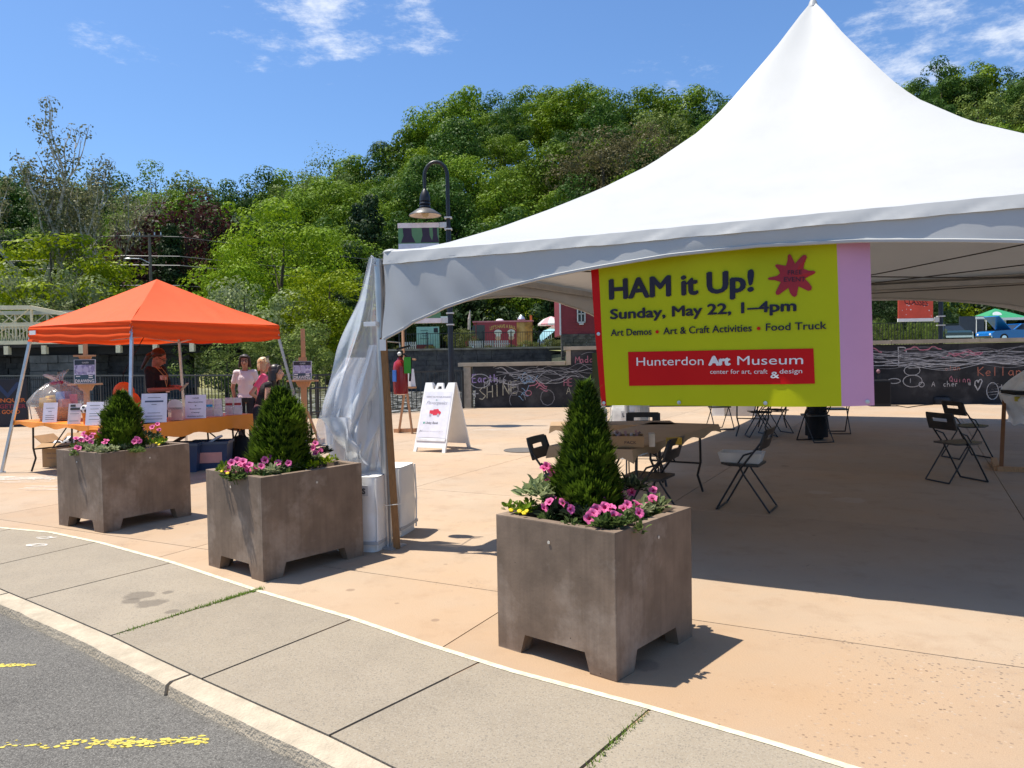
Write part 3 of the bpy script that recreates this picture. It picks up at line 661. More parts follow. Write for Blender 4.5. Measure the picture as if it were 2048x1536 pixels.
# the sycamore: white limbs and thin leaf clusters
def sycamore():
    rg = random.Random(5); mb = MB(); tips = []
    def grow(p, d, ln, r, lv):
        pts = [p]; dd = d.copy()
        for i in range(4):
            dd = (dd+Vector((rg.gauss(0, .13), rg.gauss(0, .13), .05+.05*lv))).normalized(); pts.append(pts[-1]+dd*ln/4)
        mb.tube(pts, [r*(1-.16*i) for i in range(5)], 6 if lv < 2 else 4, cap=lv > 2)
        if lv >= 2: tips.extend(pts[2:])
        if lv == 4: return
        for k in range(3 if lv < 3 else 2):
            q = pts[rg.choice((2, 3, 4)) if k else 4]; an = rg.uniform(0, 6.28); sp = rg.uniform(.35, .8)
            nd = (dd+Vector((math.cos(an)*sp, math.sin(an)*sp, rg.uniform(0, .35)))).normalized()
            grow(q, nd, ln*rg.uniform(.6, .8), r*.55, lv+1)
    grow(Vector((0, 0, 0)), Vector((.05, 0, 1)), 7.5, .42, 0)
    grow(Vector((.1, 0, 4.5)), Vector((.75, 0, .65)), 5.0, .22, 1)
    grow(Vector((-.1, 0, 5)), Vector((-.7, .1, .7)), 5.0, .2, 1)
    top = max(p.z for p in tips)
    cs = [tuple(p) for p in tips if p.z < top*.80 or rg.random() < .5]; rs = [rg.uniform(.35, .75) for _ in cs]
    return mb.mesh('trunk', M_barkw, 60), leaves_mesh('crown', cs, rs, 9000, .22, leafmat('leaf_sycamore', (.16, .17, .075), (.22, .22, .11)), 77), top
KINDS['sycamore'] = sycamore()
single('sycamore', 'tall sycamore with white limbs and thin new leaves at left', 95, 262, 66, .6, rz=.4)
single('sycamore', 'smaller white limbed sycamore right of the tall one', 188, 345, 72, 1.4, rz=2.6)

# ================================================================ STRUCTURES
M_black = mk('black_metal', (.012, .012, .013), rough=.42, spec=.5, var=.3)
M_steel = mk('galvanised', (.55, .56, .57), rough=.35, metal=.7, var=.12, scale=9)
M_white = mk('white_plastic', (.80, .80, .78), rough=.4, var=.04)
M_wood = mk('easel_wood', (.46, .25, .12), rough=.5, var=.2, scale=14, streak=(6, 6, .8), spec=.3)
M_dark = mk('black_cloth', (.010, .010, .011), rough=.9, var=.3)
# --- chalk wall
M_board = mk('chalk_board', (.016, .017, .020), rough=.8, var=.5, scale=1.2, coords='World', col2=(.085, .083, .085), c2lo=.48, c2hi=.8, c2scale=1.4)
M_cope = mk('coping_concrete', (.40, .34, .25), rough=.9, var=.22, scale=2.2, coords='World', bump=.3, bscale=20, bevel=.012)
M_post = mk('pale_post', (.36, .32, .25), rough=.9, var=.2, coords='World')
wall = thing('chalkboard_wall', 'long low black wall covered in chalk writing behind the tent', 'wall', (0, 0, 0))
def WP(t, z, n=0.): return W0+WD_*t-WN_*n+Vector((0, 0, z))
TS = 3.05
b = MB(); b.obox(WP(TS/2+.1, .62, -.16), (WD_, WN_, (0, 0, 1)), (TS/2-.1, .16, .63)); b.obox(WP(TS+15.3, .85, -.16), (WD_, WN_, (0, 0, 1)), (15.3, .16, .85))
part('board', b, M_board, wall)
def cope(t0, t1, z, h=.11):
    n = max(1, round((t1-t0)/2.4))
    for i in range(n):
        a, c = t0+(t1-t0)*i/n+.006, t0+(t1-t0)*(i+1)/n-.006
        part('coping_stone', MB().obox(WP((a+c)/2, z+h/2+random.uniform(-.006, .006), -.15), (WD_, WN_, (0, 0, 1)), ((c-a)/2, .21, h/2)), M_cope, wall)
cope(-.3, TS-.06, 1.262); cope(TS-.12, 33, 1.715)
part('end_post', MB().obox(WP(-.02, .625, -.15), (WD_, WN_, (0, 0, 1)), (.11, .18, .632)), M_post, wall)
part('step_post', MB().obox(WP(TS+.03, 1.49, -.15), (WD_, WN_, (0, 0, 1)), (.07, .185, .22)), M_cope, wall)
GL = {'A': [[(0, 0), (.3, 1), (.6, 0)], [(.1, .38), (.5, .38)]], 'S': [[(.55, .88), (.3, 1), (.05, .8), (.3, .5), (.55, .25), (.3, 0), (.02, .14)]], 'H': [[(0, 0), (.03, 1)], [(.5, 0), (.5, 1)], [(0, .5), (.5, .52)]],
      'I': [[(.2, 0), (.2, 1)]], 'N': [[(0, 0), (0, 1), (.5, 0), (.5, 1)]], 'E': [[(.5, 1), (0, 1), (0, 0), (.5, 0)], [(0, .5), (.4, .5)]], 'T': [[(0, 1), (.6, 1)], [(.3, 1), (.3, 0)]], 'O': [[(.3, 1), (.05, .7), (.05, .3), (.3, 0), (.55, .3), (.55, .7), (.3, 1)]],
      'M': [[(0, 0), (.08, 1), (.35, .4), (.6, 1), (.7, 0)]], 'K': [[(.03, 0), (0, 1)], [(.5, 1), (.03, .5), (.55, 0)]], 'e': [[(.05, .3), (.45, .33), (.4, .52), (.2, .55), (.05, .3), (.15, .04), (.45, .08)]], 'l': [[(.2, 0), (.2, 1)]],
      'a': [[(.45, .5), (.2, .55), (.05, .25), (.2, .02), (.42, .15), (.45, .52), (.5, 0)]], 'n': [[(.05, .55), (.05, 0)], [(.05, .4), (.25, .55), (.42, .4), (.45, 0)]], 'd': [[(.42, .45), (.2, .5), (.05, .25), (.2, .02), (.42, .15)], [(.42, 1), (.45, 0)]],
      'i': [[(.2, .5), (.2, 0)], [(.2, .68), (.21, .72)]], 'u': [[(.05, .55), (.08, .1), (.3, .02), (.42, .2), (.45, .55), (.47, 0)]], 'r': [[(.05, .55), (.05, 0)], [(.05, .35), (.2, .53), (.38, .5)]], 'c': [[(.42, .48), (.2, .53), (.05, .25), (.2, .02), (.44, .1)]],
      'h': [[(.05, 1), (.05, 0)], [(.05, .38), (.28, .53), (.42, .3), (.44, 0)]], 'x': [[(0, .5), (.4, 0)], [(.4, .5), (0, 0)]], '5': [[(.5, 1), (.1, 1), (.05, .55), (.35, .6), (.5, .3), (.25, 0), (.02, .1)]], '1': [[(.2, 1), (.2, 0)]],
      '6': [[(.45, 1), (.1, .6), (.05, .2), (.3, 0), (.48, .25), (.25, .45), (.07, .3)]], '+': [[(.25, .75), (.25, .2)], [(0, .48), (.5, .48)]], 't': [[(.2, .9), (.22, .1), (.4, .05)], [(0, .6), (.4, .62)]], 'Q': [[(.3, 1), (.05, .6), (.1, .2), (.35, .1), (.5, .5), (.3, 1)], [(.3, .3), (.55, 0)]],
      'R': [[(.03, 0), (0, 1), (.4, .95), (.45, .65), (.05, .52), (.5, 0)]], 'C': [[(.55, .85), (.3, 1), (.05, .6), (.1, .15), (.35, 0), (.55, .12)]], 'P': [[(.03, 0), (0, 1), (.4, .95), (.45, .65), (.05, .5)]], 'o': [[(.25, .55), (.05, .28), (.25, .02), (.45, .28), (.25, .55)]],
      '=': [[(0, .6), (.5, .62)], [(0, .4), (.5, .4)], [(.1, .2), (.5, .22)]], 'w': [[(0, .55), (.12, 0), (.27, .45), (.4, 0), (.55, .55)]], 'D': [[(0, 0), (0, 1), (.4, .85), (.5, .5), (.35, .1), (0, 0)]], 'y': [[(0, .55), (.22, .1)], [(.45, .55), (.1, -.35)]],
      '<': [[(.5, 1), (.62, .8), (.5, .5), (.25, 0), (0, .55), (.02, .85), (.2, .95), (.27, .72), (.35, .95), (.5, 1)]]}
CH_ = {k: mk('chalk_'+k, c, rough=1, var=.3, scale=25) for k, c in dict(white=(.42, .42, .42), pink=(.45, .17, .22), orange=(.40, .15, .10), violet=(.33, .25, .48), blue=(.20, .32, .45), grey=(.20, .20, .21), cream=(.42, .40, .30)).items()}
def write(s, px, py, hpx, col, slope=0., kx=1., wd=1.0, name='chalk_writing'):
    a = wall_at(px, py); k = hpx/1540.*a.y*1.0; x = 0; mb = MB()
    for i, chh in enumerate(s):
        if chh == ' ': x += .5*kx; continue
        for st in GL[chh]:
            pts = []
            for (p, q), (p2, q2) in zip(st[:-1], st[1:]):
                for t in (0, .35, .7): pts.append((p+(p2-p)*t, q+(q2-q)*t))
            pts.append(st[-1]); jx = random.uniform(-.03, .03)
            mb.ribbon([a+WD_*k*((x+p*kx+jx))+Vector((0, 0, k*(q+slope*(x+p)+random.uniform(-.02, .02))))-WN_*(.004+.0006*(i % 3)) for p, q in pts], .055*k*wd+.006, -WN_)
        x += .68*kx
    return part(name, mb, CH_[col], wall)
def wall_at(px, py):
    d = dirpx(px, py); k = WN_.dot(W0-Vector((0, 0, CH)))/WN_.dot(d); return Vector((0, 0, CH))+d*k
for a in (('Earth', 945, 765, 16, 'violet', .0, 1, 1.8), ('MT 516', 968, 775, 12, 'white', .25), ('SHINE', 958, 800, 24, 'cream', .18), ('+', 945, 800, 26, 'white', 0), ('TON', 1003, 778, 18, 'grey', -.05), ('Maddie', 1150, 727, 14, 'pink', .05), ('HE', 1128, 772, 14, 'pink', 0), ('A', 1133, 788, 14, 'cream', 0, 1), ('ss', 1075, 763, 8, 'grey', 0) if False else ('S', 1080, 764, 8, 'grey', 0),
          ('Kellan', 1955, 752, 18, 'orange', 0, 1.15, 1.1), ('Quinn', 1899, 764, 12, 'pink', -.03), ('A', 1863, 773, 10, 'white', 0), ('cher', 1886, 773, 11, 'white', .0), ('=', 1936, 772, 10, 'white', .05), ('<', 1950, 782, 22, 'white', .15, 1, 1.3), ('+ C', 1998, 782, 17, 'white', 0), ('Dylan', 1890, 744, 11, 'orange', .05) if False else ('olan', 1890, 742, 11, 'orange', .05), ('P', 1797, 728, 34, 'white', 0), ('Pad', 1800, 718, 10, 'grey', 0), ('I', 1819, 766, 9, 'white')): write(*a)
sq = {k: MB() for k in ('white', 'grey', 'pink', 'blue')}
rg = random.Random(3)
def squig(col, t0, t1, z0, amp, fr, wd=.018):
    n = int(abs(t1-t0)*7)+6; ph = rg.uniform(0, 6); fr2 = fr*rg.uniform(1.5, 2.4)
    sq[col].ribbon([WP(t0+(t1-t0)*i/n, min(1.66, max(.1, z0+amp*math.sin(ph+fr*(t1-t0)*i/n)+amp*.4*math.sin(fr2*(t1-t0)*i/n))), .005+.0003*(len(sq[col].v) % 9)) for i in range(n+1)], wd, -WN_)
for i in range(26): squig('grey' if i % 2 else 'white', rg.uniform(10, 13), rg.uniform(14, 24), rg.uniform(.95, 1.5), rg.uniform(.04, .16), rg.uniform(.8, 2.2), rg.uniform(.012, .022))
for i in range(10): squig('pink', *(lambda t: (t, t+rg.uniform(.5, 1.1)))(rg.uniform(11, 20)), rg.uniform(1.2, 1.6), .05, 12, .03)
for i in range(26): squig('grey' if i % 3 else 'white', *(lambda t: (t, t+rg.uniform(.6, 2.2)))(rg.uniform(.2, 3)), rg.uniform(.75, 1.2), rg.uniform(.04, .14), rg.uniform(2, 5), .014)
for i in range(12): squig('grey', *(lambda t: (t, t+rg.uniform(.5, 1.6)))(rg.uniform(3.3, 5.0)), rg.uniform(.8, 1.6), rg.uniform(.05, .2), rg.uniform(2, 6), .016)
for i in range(10): squig('blue', *(lambda t: (t, t+rg.uniform(.1, .3)))(rg.uniform(1.3, 2.0)), rg.uniform(.3, 1.0), .1, 14, .02)
for i in range(6): squig('pink', *(lambda t: (t, t+.25))(rg.uniform(1.8, 2.3)), rg.uniform(.5, .9), .06, 12, .024)
def loop(col, px, py, rx, ry, n=14, ph=0, turns=1.):
    c = wall_at(px, py); sx = c.y/1540
    sq[col].ribbon([c+WD_*rx*sx*math.cos(ph+6.283*turns*i/n)+Vector((0, 0, ry*sx*math.sin(ph+6.283*turns*i/n)))-WN_*.005 for i in range(n+1)], .02, -WN_)
loop('white', 960, 762, 20, 14); loop('pink', 1057, 786, 6, 5); loop('white', 1825, 762, 18, 12); loop('white', 1824, 741, 15, 10); loop('white', 1788, 762, 12, 5); loop('white', 1843, 769, 5, 5); loop('white', 1985, 782, 11, 17); loop('grey', 1095, 795, 14, 16, turns=1.5); loop('grey', 1035, 800, 16, 18, turns=.6); loop('blue', 1050, 755, 5, 10); loop('grey', 1028, 778, 9, 14, 6)
for i in range(6): 
    c = wall_at(1975, 770+i*5); sq['white'].ribbon([c, c+WD_*.28+Vector((0, 0, .03))], .02, -WN_)
for k, q in sq.items(): part('chalk_scribble', q, CH_[k], wall, kind='stuff')
# --- stone wall on the far bank
M_stone = mk('dark_stone', (.055, .055, .055), rough=.95, var=.6, scale=1.6, coords='World', bump=.9, bscale=4, col2=(.10, .10, .085), c2lo=.5, c2hi=.75, c2scale=1.1)
fwall = thing('river_wall', 'dark stone retaining wall across the river under the iron fence', 'wall', (-2.5, 50.2, -.6))
b = MB(); rg = random.Random(8)
for r_ in range(8):
    x = -7.5+rg.uniform(-.5, 0)
    while x < 6.5:
        l = rg.uniform(.7, 1.7); b.box((x+l/2, rg.uniform(-.02, .01), .165+.33*r_), (l-.02, .5, .318)); x += l
b.box((-.5, .22, 1.33), (14.2, .2, 2.66)); part('stonework', b, M_stone, fwall, kind='stuff')
part('coping', MB().box((-.5, -.08, 2.70), (14.4, .62, .12)), mk('bank_cope', (.22, .20, .15), rough=1, var=.4, scale=1.5, coords='World'), fwall)

# --- river railing
M_rail = M_black
def railing(name, label, pts, h=1.15, gap=.155, mid=True):
    t = thing(name, label, 'railing', pts[0]); o0 = Vector(pts[0]); bl = MB(); rl = MB()
    for a, c in zip(pts[:-1], pts[1:]):
        a, c = Vector(a)-o0, Vector(c)-o0; d = c-a; n = int(d.length/gap)
        for i in range(n): p = a+d*(i+.5)/n; bl.box((p.x, p.y, h*.53), (.018, .018, h*.86), math.atan2(d.y, d.x))
        rl.bar(a+Vector((0, 0, h)), c+Vector((0, 0, h)), .05, .045); rl.bar(a+Vector((0, 0, .1)), c+Vector((0, 0, .1)), .04, .03)
        m_ = max(1, int(d.length/2.4))
        for i in range(m_+1): p = a+d*i/m_; part('post', MB().box((p.x, p.y, h*.5), (.06, .06, h), math.atan2(d.y, d.x)), M_rail, t)
    part('rail', rl, mk('rail_top', (.02, .02, .022), rough=.3, spec=.6), t); part('balusters', bl, M_rail, t, kind='stuff'); return t
railing('railing', 'long black railing along the river behind the orange canopy', [(-29.5, 36.0, 0), (-16, 27.3, 0), (-5.15, 20.35, 0), (-1.5, 23.35, 0)])
a = gp(1, 850)
hr = thing('handrail', 'short black handrail behind the middle easel', 'handrail', gp(623, 868))
part('post', MB().tube([(0, 0, 0), (0, 0, .95)], .025), M_rail, hr); part('rail', MB().tube([(0, 0, .95), (.9, 1.6, .95)], .022), M_rail, hr); part('rail', MB().tube([(0, 0, .45), (.9, 1.6, .45)], .018), M_rail, hr); part('post', MB().tube([(.9, 1.6, 0), (.9, 1.6, .95)], .025), M_rail, hr)

# --- bridge
M_cream = mk('bridge_paint', (.92, .76, .46), rough=.6, var=.1, scale=2.5, col2=(.55, .46, .30), c2lo=.60, c2hi=.72)
br = thing('truss_bridge', 'cream painted iron truss bridge over the river at far left', 'bridge', (-30, 45, 0))
bx0, bx1 = -14, 12.5
def B(x, z, y=0): return Vector((x, y+x*.06, z))
ch = MB(); tp_ = 4.55
for yy in (0, 5):
    ch.bar(B(bx0, 3.95, yy), B(bx1, 3.95, yy), .16, .16)
for yy in (0.0, 5.0): ch.bar(B(bx0, 4.98, yy), B(2.0, 4.9, yy), .24, .24); ch.bar(B(2.0, 4.9, yy), B(6.0, 4.0, yy), .22, .22)
part('top_chord', ch, M_cream, br)
dg_ = MB()
for yy in (0, 5):
    for k in range(9):
        x = bx0+k*2; 
        if x <= 2: dg_.bar(B(x, 3.2, yy), B(x, 4.9, yy), .12, .1); 
        if x < 2: dg_.bar(B(x, 3.3, yy), B(x+2, 4.9, yy), .07, .05); dg_.bar(B(x+2, 3.3, yy), B(x, 4.9, yy), .07, .05)
part('web_bars', dg_, M_cream, br)
part('deck', MB().obox(B(-.5, 2.72, 2.5), ((1, .06, 0), (-.06, 1, 0), (0, 0, 1)), (13.4, 2.7, .14)), mk('deck', (.06, .055, .05), rough=.9), br)
ed = MB(); ed.bar(B(bx0, 2.86, -.25), B(bx1, 2.86, -.25), .2, .22); ed.bar(B(bx0, 3.85, -.25), B(bx1, 3.85, -.25), .1, .12)
part('edge_beam', ed, M_cream, br)
lt = MB(); x = bx0
while x < bx1:
    lt.bar(B(x, 2.95, -.25), B(x+.10, 3.82, -.25), .045, .03); lt.bar(B(x+.10, 2.95, -.21), B(x, 3.82, -.21), .045, .03); x += .2
part('lattice_railing', lt, M_cream, br, kind='stuff')
for x in np.arange(bx0, bx1, 2.1): part('outrigger', MB().box(B(x, 2.42, -.2), (.26, .3, .5)), M_cream, br)
gr_ = MB(); gr_.bar(B(bx0, 2.35, .6), B(bx1, 2.35, .6), .3, .5); gr_.bar(B(bx0, 2.35, 4.4), B(bx1, 2.35, 4.4), .3, .5); part('girder', gr_, mk('girder', (.03, .028, .025), rough=.9), br)
ab = thing('bridge_pier', 'grey stone pier under the cream truss bridge', 'pier', (-26.6, 46.5, -.7)); rg = random.Random(4)
M_pier = mk('pier_stone', (.13, .125, .11), rough=.95, var=.4, scale=1.5, coords='World', bump=.8, bscale=5)
for r_ in range(6):
    x = -1.8
    while x < 1.7:
        l = rg.uniform(.6, 1.1); l = min(l, 1.8-x+.1)
        part('stone', MB().box((x+l/2, rg.uniform(-.06, .06), .22+.47*r_), (l-.03, 2.2, .44)), M_pier, ab); x += l
aw = thing('abutment_shade_wall', 'dark stone abutment wall added to darken the space under the cream bridge', 'wall', (-26, 47.6, -.7)); sm2 = MB(); rg = random.Random(14)  # wall added so the bank under the deck looks deep in shade
for r_ in range(9):
    x = -9.5
    while x < 5.6: l = rg.uniform(.5, 1.3); sm2.box((x+l/2, rg.uniform(-.08, .06), .17+.34*r_), (l-.03, .8, .32)); x += l
sm2.box((-1.6, .3, 1.5), (15.6, .3, 3.0)); part('stonework', sm2, M_stone, aw, kind='stuff')
# --- utility pole and wires
M_pole = mk('weathered_pole', (.17, .14, .11), rough=.95, var=.3, streak=(4, 4, .5))
up_ = thing('utility_pole', 'weathered wooden utility pole with crossarm and street light arm', 'utility pole', (dp(303, 600, 62).x, 62, 1.5))
part('pole', MB().tube([(0, 0, -1), (0, 0, 10.35)], [.16, .11], 8), M_pole, up_); part('crossarm', MB().box((-.1, -.16, 10.15), (2.5, .1, .13)), M_pole, up_)
for x in (-1.2, -.7, .5, 1.0): part('insulator', MB().tube([(x, -.16, 10.2), (x, -.16, 10.45)], .05), M_steel, up_)
part('light_arm', MB().tube([(0, -.1, 8.0), (-.6, -.3, 8.35), (-1.4, -.5, 8.35)], .045), M_steel, up_); part('light_head', MB().ell((-1.55, -.5, 8.33), (.32, .12, .09)), M_steel, up_)
M_wire = mk('cable', (.10, .10, .10), rough=.5)
M_wirel = mk('cable_light', (.15, .15, .15), rough=.4)
ux = up_.location.x
for nm, z, m_, r_, dz in (('upper', 10.3, M_wire, .022, 0), ('middle', 8.6, M_wirel, .028, .3), ('lower', 7.9, M_wirel, .036, .2), ('bottom', 6.2, M_wire, .03, .4), ('lowest', 4.9, M_wire, .03, .3)):
    pts = [(ux-30+t*4, 61.8+max(0, t*4-31)*1.1, 1.5+z+dz*.05*t-.35*math.sin(math.pi*((t*4) % 30)/30)) for t in range(14)]
    pts = [p for p in pts]
    tag(obj('overhead_wire', MB().tube(pts, r_, 4).mesh('overhead_wire', m_)), nm+' one of the sagging wires strung from the utility pole', 'wire', 'wires on the utility pole')

# --- lamp posts
def lamp(name, label, base, H, side, drum):
    t = thing(name, label, 'street lamp', base)
    if drum:
        part('base_drum', MB().lathe([(.02, 0), (.27, 0), (.27, .17), (.25, .2), (.08, .24)], 24), M_black, t, 40)
    part('pole', MB().lathe([(.075, .0), (.075, 1.2), (.062, 1.25), (.058, H-1.5), (.045, H-1.45), (.045, H-.6)], 14), M_black, t, 40)
    arc = [(0, 0, H-.65)]+[(-.26+.26*math.cos(a), 0, H-.35+.33*math.sin(a)) for a in np.linspace(0, math.pi, 12)]+[(-.52, 0, H-.62)]
    part('gooseneck', MB().tube(arc, [.045]+[.042]*12+[.035], 8), M_black, t, 60)
    hd = (-.52, 0, H)
    part('lamp_housing', MB().lathe([(.03, -.62), (.06, -.66), (.10, -.74), (.12, -.82), (.12, -.90), (.10, -.91), (.13, -.95), (.13, -.97), (.10, -.98), (.13, -1.02), (.13, -1.04), (.10, -1.06)], 16, hd, capb=True), M_black, t, 40)
    part('shade', MB().lathe([(.10, -1.05), (.18, -1.08), (.36, -1.20), (.37, -1.225), (.355, -1.22), (.17, -1.10), (.09, -1.09)], 24, hd, capb=False, capt=False), mk('shade_paint', (.10, .09, .08), rough=.4), t, 40)
    part('shade_lining', MB().lathe([(.35, -1.222), (.17, -1.112), (.02, -1.105)], 24, hd, capb=False, capt=True), mk('shade_white', (.62, .52, .45), rough=.5), t, 60)
    part('bulb', MB().ell((hd[0], 0, H-1.16), (.09, .09, .11)), mk('lamp_glass', (.45, .36, .22), rough=.15), t, 180)
    return t
lb = dp(903, 760, 17.6); lb.z = 0
lampA = lamp('lamp_post', 'black gooseneck lamp post rising behind the left tent corner with green banner', lb, 6.0, -1, True)
def flag(t, z, wdt, hgt, mt, name='banner', zb=True):
    x0 = -.22-wdt
    part(name, MB().add([(x0, -.012, z-hgt), (-.22, -.012, z-hgt), (-.22, .012, z-hgt), (x0, .012, z-hgt), (x0, -.012, z), (-.22, -.012, z), (-.22, .012, z), (x0, .012, z)], [(0, 1, 5, 4), (2, 3, 7, 6), (1, 2, 6, 5), (3, 0, 4, 7), (4, 5, 6, 7), (3, 2, 1, 0)]), mt, t)
    return x0
M_hem = mk('banner_hem', (.75, .68, .68), rough=.6)
z = 4.53; wdt, hg = .92, 2.1
x0 = flag(lampA, z, wdt, hg, mk('banner_green', (.10, .24, .12), rough=.6, var=.15, scale=2))
part('hem', MB().box((x0+wdt/2, 0, z+.03), (wdt+.02, .04, .11)), M_hem, lampA); part('hem', MB().box((x0+wdt/2, 0, z-hg-.03), (wdt+.02, .04, .11)), M_hem, lampA)
tr_ = MB()
for cx, wv in ((.20, .10), (.62, .085), (.83, .05)):
    tr_.poly([(x0+cx-wv, -.016, z-.03), (x0+cx-wv*.8, -.016, z-.2), (x0+cx-wv*1.4, -.016, z-.36), (x0+cx+wv*1.9, -.016, z-.36), (x0+cx+wv*1.1, -.016, z-.2), (x0+cx+wv, -.016, z-.03)])
part('printed_shape', tr_, mk('print_purple', (.035, .025, .05)), lampA)
part('printed_band', MB().box((x0+wdt/2, -.015, z-.45), (wdt, .004, .14)), mk('print_pale', (.55, .62, .72)), lampA)
for zz in (z+.03, z-hg-.03):
    part('bracket', MB().bar((x0, 0, zz), (-.02, 0, zz), .035).box((-.12, 0, zz), (.16, .06, .12)).box((.0, 0, zz+.16), (.17, .17, .03)).box((0, 0, zz-.1), (.17, .17, .03)), mk('bracket_metal', (.62, .60, .57), rough=.4, metal=.3), lampA)
lampB = lamp('lamp_post', 'black lamp post with round base and red banner before the chalk wall', gp(1881, 808), 6.0, -1, True)
x0 = flag(lampB, 4.0, .98, 1.1, mk('banner_red', (.80, .13, .075), rough=.6, var=.1, scale=3, transl=.25))
zb = dp(1826, 640, lampB.location.y).z
for c in list(lampB.children):
    if c.name.startswith('banner'): c.location.z = zb-2.9+.04
part('hem', MB().box((x0+.49, 0, zb+.0), (1.0, .04, .09)), mk('hem_white', (.8, .8, .78)), lampB)
part('bracket', MB().bar((x0, 0, zb), (-.02, 0, zb), .03).box((-.1, 0, zb), (.14, .06, .14)).box((0, 0, zb+.09), (.17, .17, .03)).box((0, 0, zb-.16), (.17, .17, .03)), MATS['bracket_metal'], lampB)
for s, a0, a1, z0 in (('CLASSES', .17, .83, .42), ('ART', .20, .62, .64)):
    mb = MB(); text_fit(mb, s, x0+a0, x0+a1, zb+z0, lambda x, q: (x, -.018, q-(x-x0-.5)*.12), h=.17 if s == 'CLASSES' else .24)
    part('lettering', mb, mk('ink', (.03, .012, .02)), lampB)
fk = MB()
for i in range(22): 
    p = (x0+random.uniform(.05, .93), -.0165, zb+random.uniform(.08, 1.0)); fk.box(p, (random.uniform(.01, .04), .003, random.uniform(.01, .03)))
part('white_fleck', fk, MATS['hem_white'], lampB, kind='stuff')
# --- red house
M_clap = mk('red_clapboard', (.21, .028, .04), rough=.7, var=.12, scale=3)
hs = thing('red_house', 'red clapboard house on a stone base with small white window', 'house', (dp(1122, 690, 36).x+2.5, 38.5, 1.5))
X0 = -2.5
sd = MB()
for i in range(34): z = 1.1+i*.135; sd.obox((X0+4, -2.5, z), ((1, 0, 0), (0, 1, .12), (0, -.12, 1)), (4, .02, .072))
part('siding', sd, M_clap, hs, kind='stuff'); part('house_body', MB().box((X0+4, .5, 3.4), (7.9, 5.9, 4.7)), M_clap, hs)
part('corner_board', MB().box((X0-.02, -2.52, 3.3), (.07, .08, 4.6)), mk('trim_white', (.62, .6, .58), rough=.6), hs)
st_ = MB(); rg = random.Random(2)
for r_ in range(9):
    x = X0
    while x < X0+8:
        l = rg.uniform(.2, .6); st_.box((x+l/2, -2.42+rg.uniform(-.04, .03), -.1+.135*r_), (l-.015, .3, .125)); x += l
part('stone_base', st_, mk('base_stone', (.12, .105, .09), rough=.95, var=.7, scale=2.5, coords='World', col2=(.04, .038, .036)), hs, kind='stuff')
wx = dp(1162, 628, 36).x-hs.location.x; wz = dp(1162, 628, 36).z-1.5
wf = MB(); 
for dx, dz, a, c in ((-.17, 0, .05, .82), (.17, 0, .05, .82), (0, .39, .39, .06), (0, -.39, .39, .06), (0, 0, .34, .035), (0, 0, .03, .76)): wf.box((wx+dx, -2.60, wz+dz), (a, .08, c))
win = part('window', wf, MATS['trim_white'], hs); part('pane', MB().box((wx, -2.575, wz), (.34, .03, .76)), mk('dark_glass', (.015, .018, .02), rough=.08), win); part('sill', MB().box((wx, -2.63, wz-.47), (.2, .1, .06)), MATS['trim_white'], win)
part('roof', MB().prism([(X0-.3, -3.0, 5.65), (X0-.3, 3.8, 5.65), (X0-.3, .4, 6.9)], (8.8, 0, 0)), mk('roof_dark', (.06, .055, .05)), hs)
# --- bank plants, iron fence, picket fence
ff = thing('iron_fence', 'thin black iron fence on top of the far stone wall', 'fence', (-7.4, 50.9, 1.95))
fb = MB(); x = 0
while x < 11: fb.box((x, 0, .62), (.022, .022, 1.24)); x += .16
fb.box((5.5, 0, 1.2), (11, .03, .04)); fb.box((5.5, 0, .12), (11, .03, .04)); part('bars', fb, M_black, ff, kind='stuff')
for x in np.arange(0, 11.1, 1.85): part('post', MB().box((x, 0, .66), (.07, .07, 1.32)), M_black, ff)
M_pick = mk('picket_white', (.62, .62, .58), rough=.7)
for px, wd in ((963, 1.6), (1003, 1.1), (840, 2.0), (1090, .9)):
    p = dp(px, 690, 52); f_ = thing('picket_fence', {963: 'white picket fence panel under the red truck cab', 1003: 'white picket fence panel under the truck side', 840: 'low white picket fence by the pale green kiosk', 1090: 'short white picket fence by the round patio plants'}[px], 'fence', (p.x-wd/2, 52, 1.93))
    part('rail', MB().box((wd/2, .03, .5), (wd, .03, .06)).box((wd/2, .03, .2), (wd, .03, .06)), M_pick, f_)
    pk = MB(); x = 0
    while x < wd: pk.box((x, 0, .36), (.09, .02, .72)); x += .14
    part('pickets', pk, M_pick, f_, kind='stuff')
def shrub(px, top, Y, lab, key='leafy_shrub', bz=1.93, sx=1., **k): return plant_px(key, px, top, Y, base_z=bz, label=lab, name='shrub', cat='shrub', sx=sx, **k)
shrub(918, 657, 53, 'round green shrub beside the lamp post near the red truck', sx=1.1)
for i, px in enumerate((975, 1020, 1050, 1075, 1105, 1120, 940, 860, 800)):
    shrub(px, (690, 688, 680, 684, 676, 680, 692, 690, 690)[i], 51.5, 'leafy plant behind the thin iron fence '+('under the red truck cab', 'under the truck chef faces', 'under the truck loaf picture', 'between the truck and yellow green shrub', 'just right of the yellow green shrub', 'against the red house corner', 'right of the round green shrub', 'below the pale green kiosk', 'at the far left end')[i], group='plants along the iron fence', sx=1.3)
kind('yellow_shrub', 1.2, 1.0, .1, 24, 3000, .10, G9, seed=41, r0=.25)
shrub(1090, 692, 51.2, 'yellow green low shrub behind the iron fence near the red house', 'yellow_shrub', sx=1.5)
plant_px('patio_tree', 1030, 612, 78, base_z=1.95, label='small bright green tree rising behind the red food truck', sx=1.1)
plant_px('patio_tree', 1066, 620, 80, base_z=1.95, label='smaller bright green tree right of the one behind the truck')
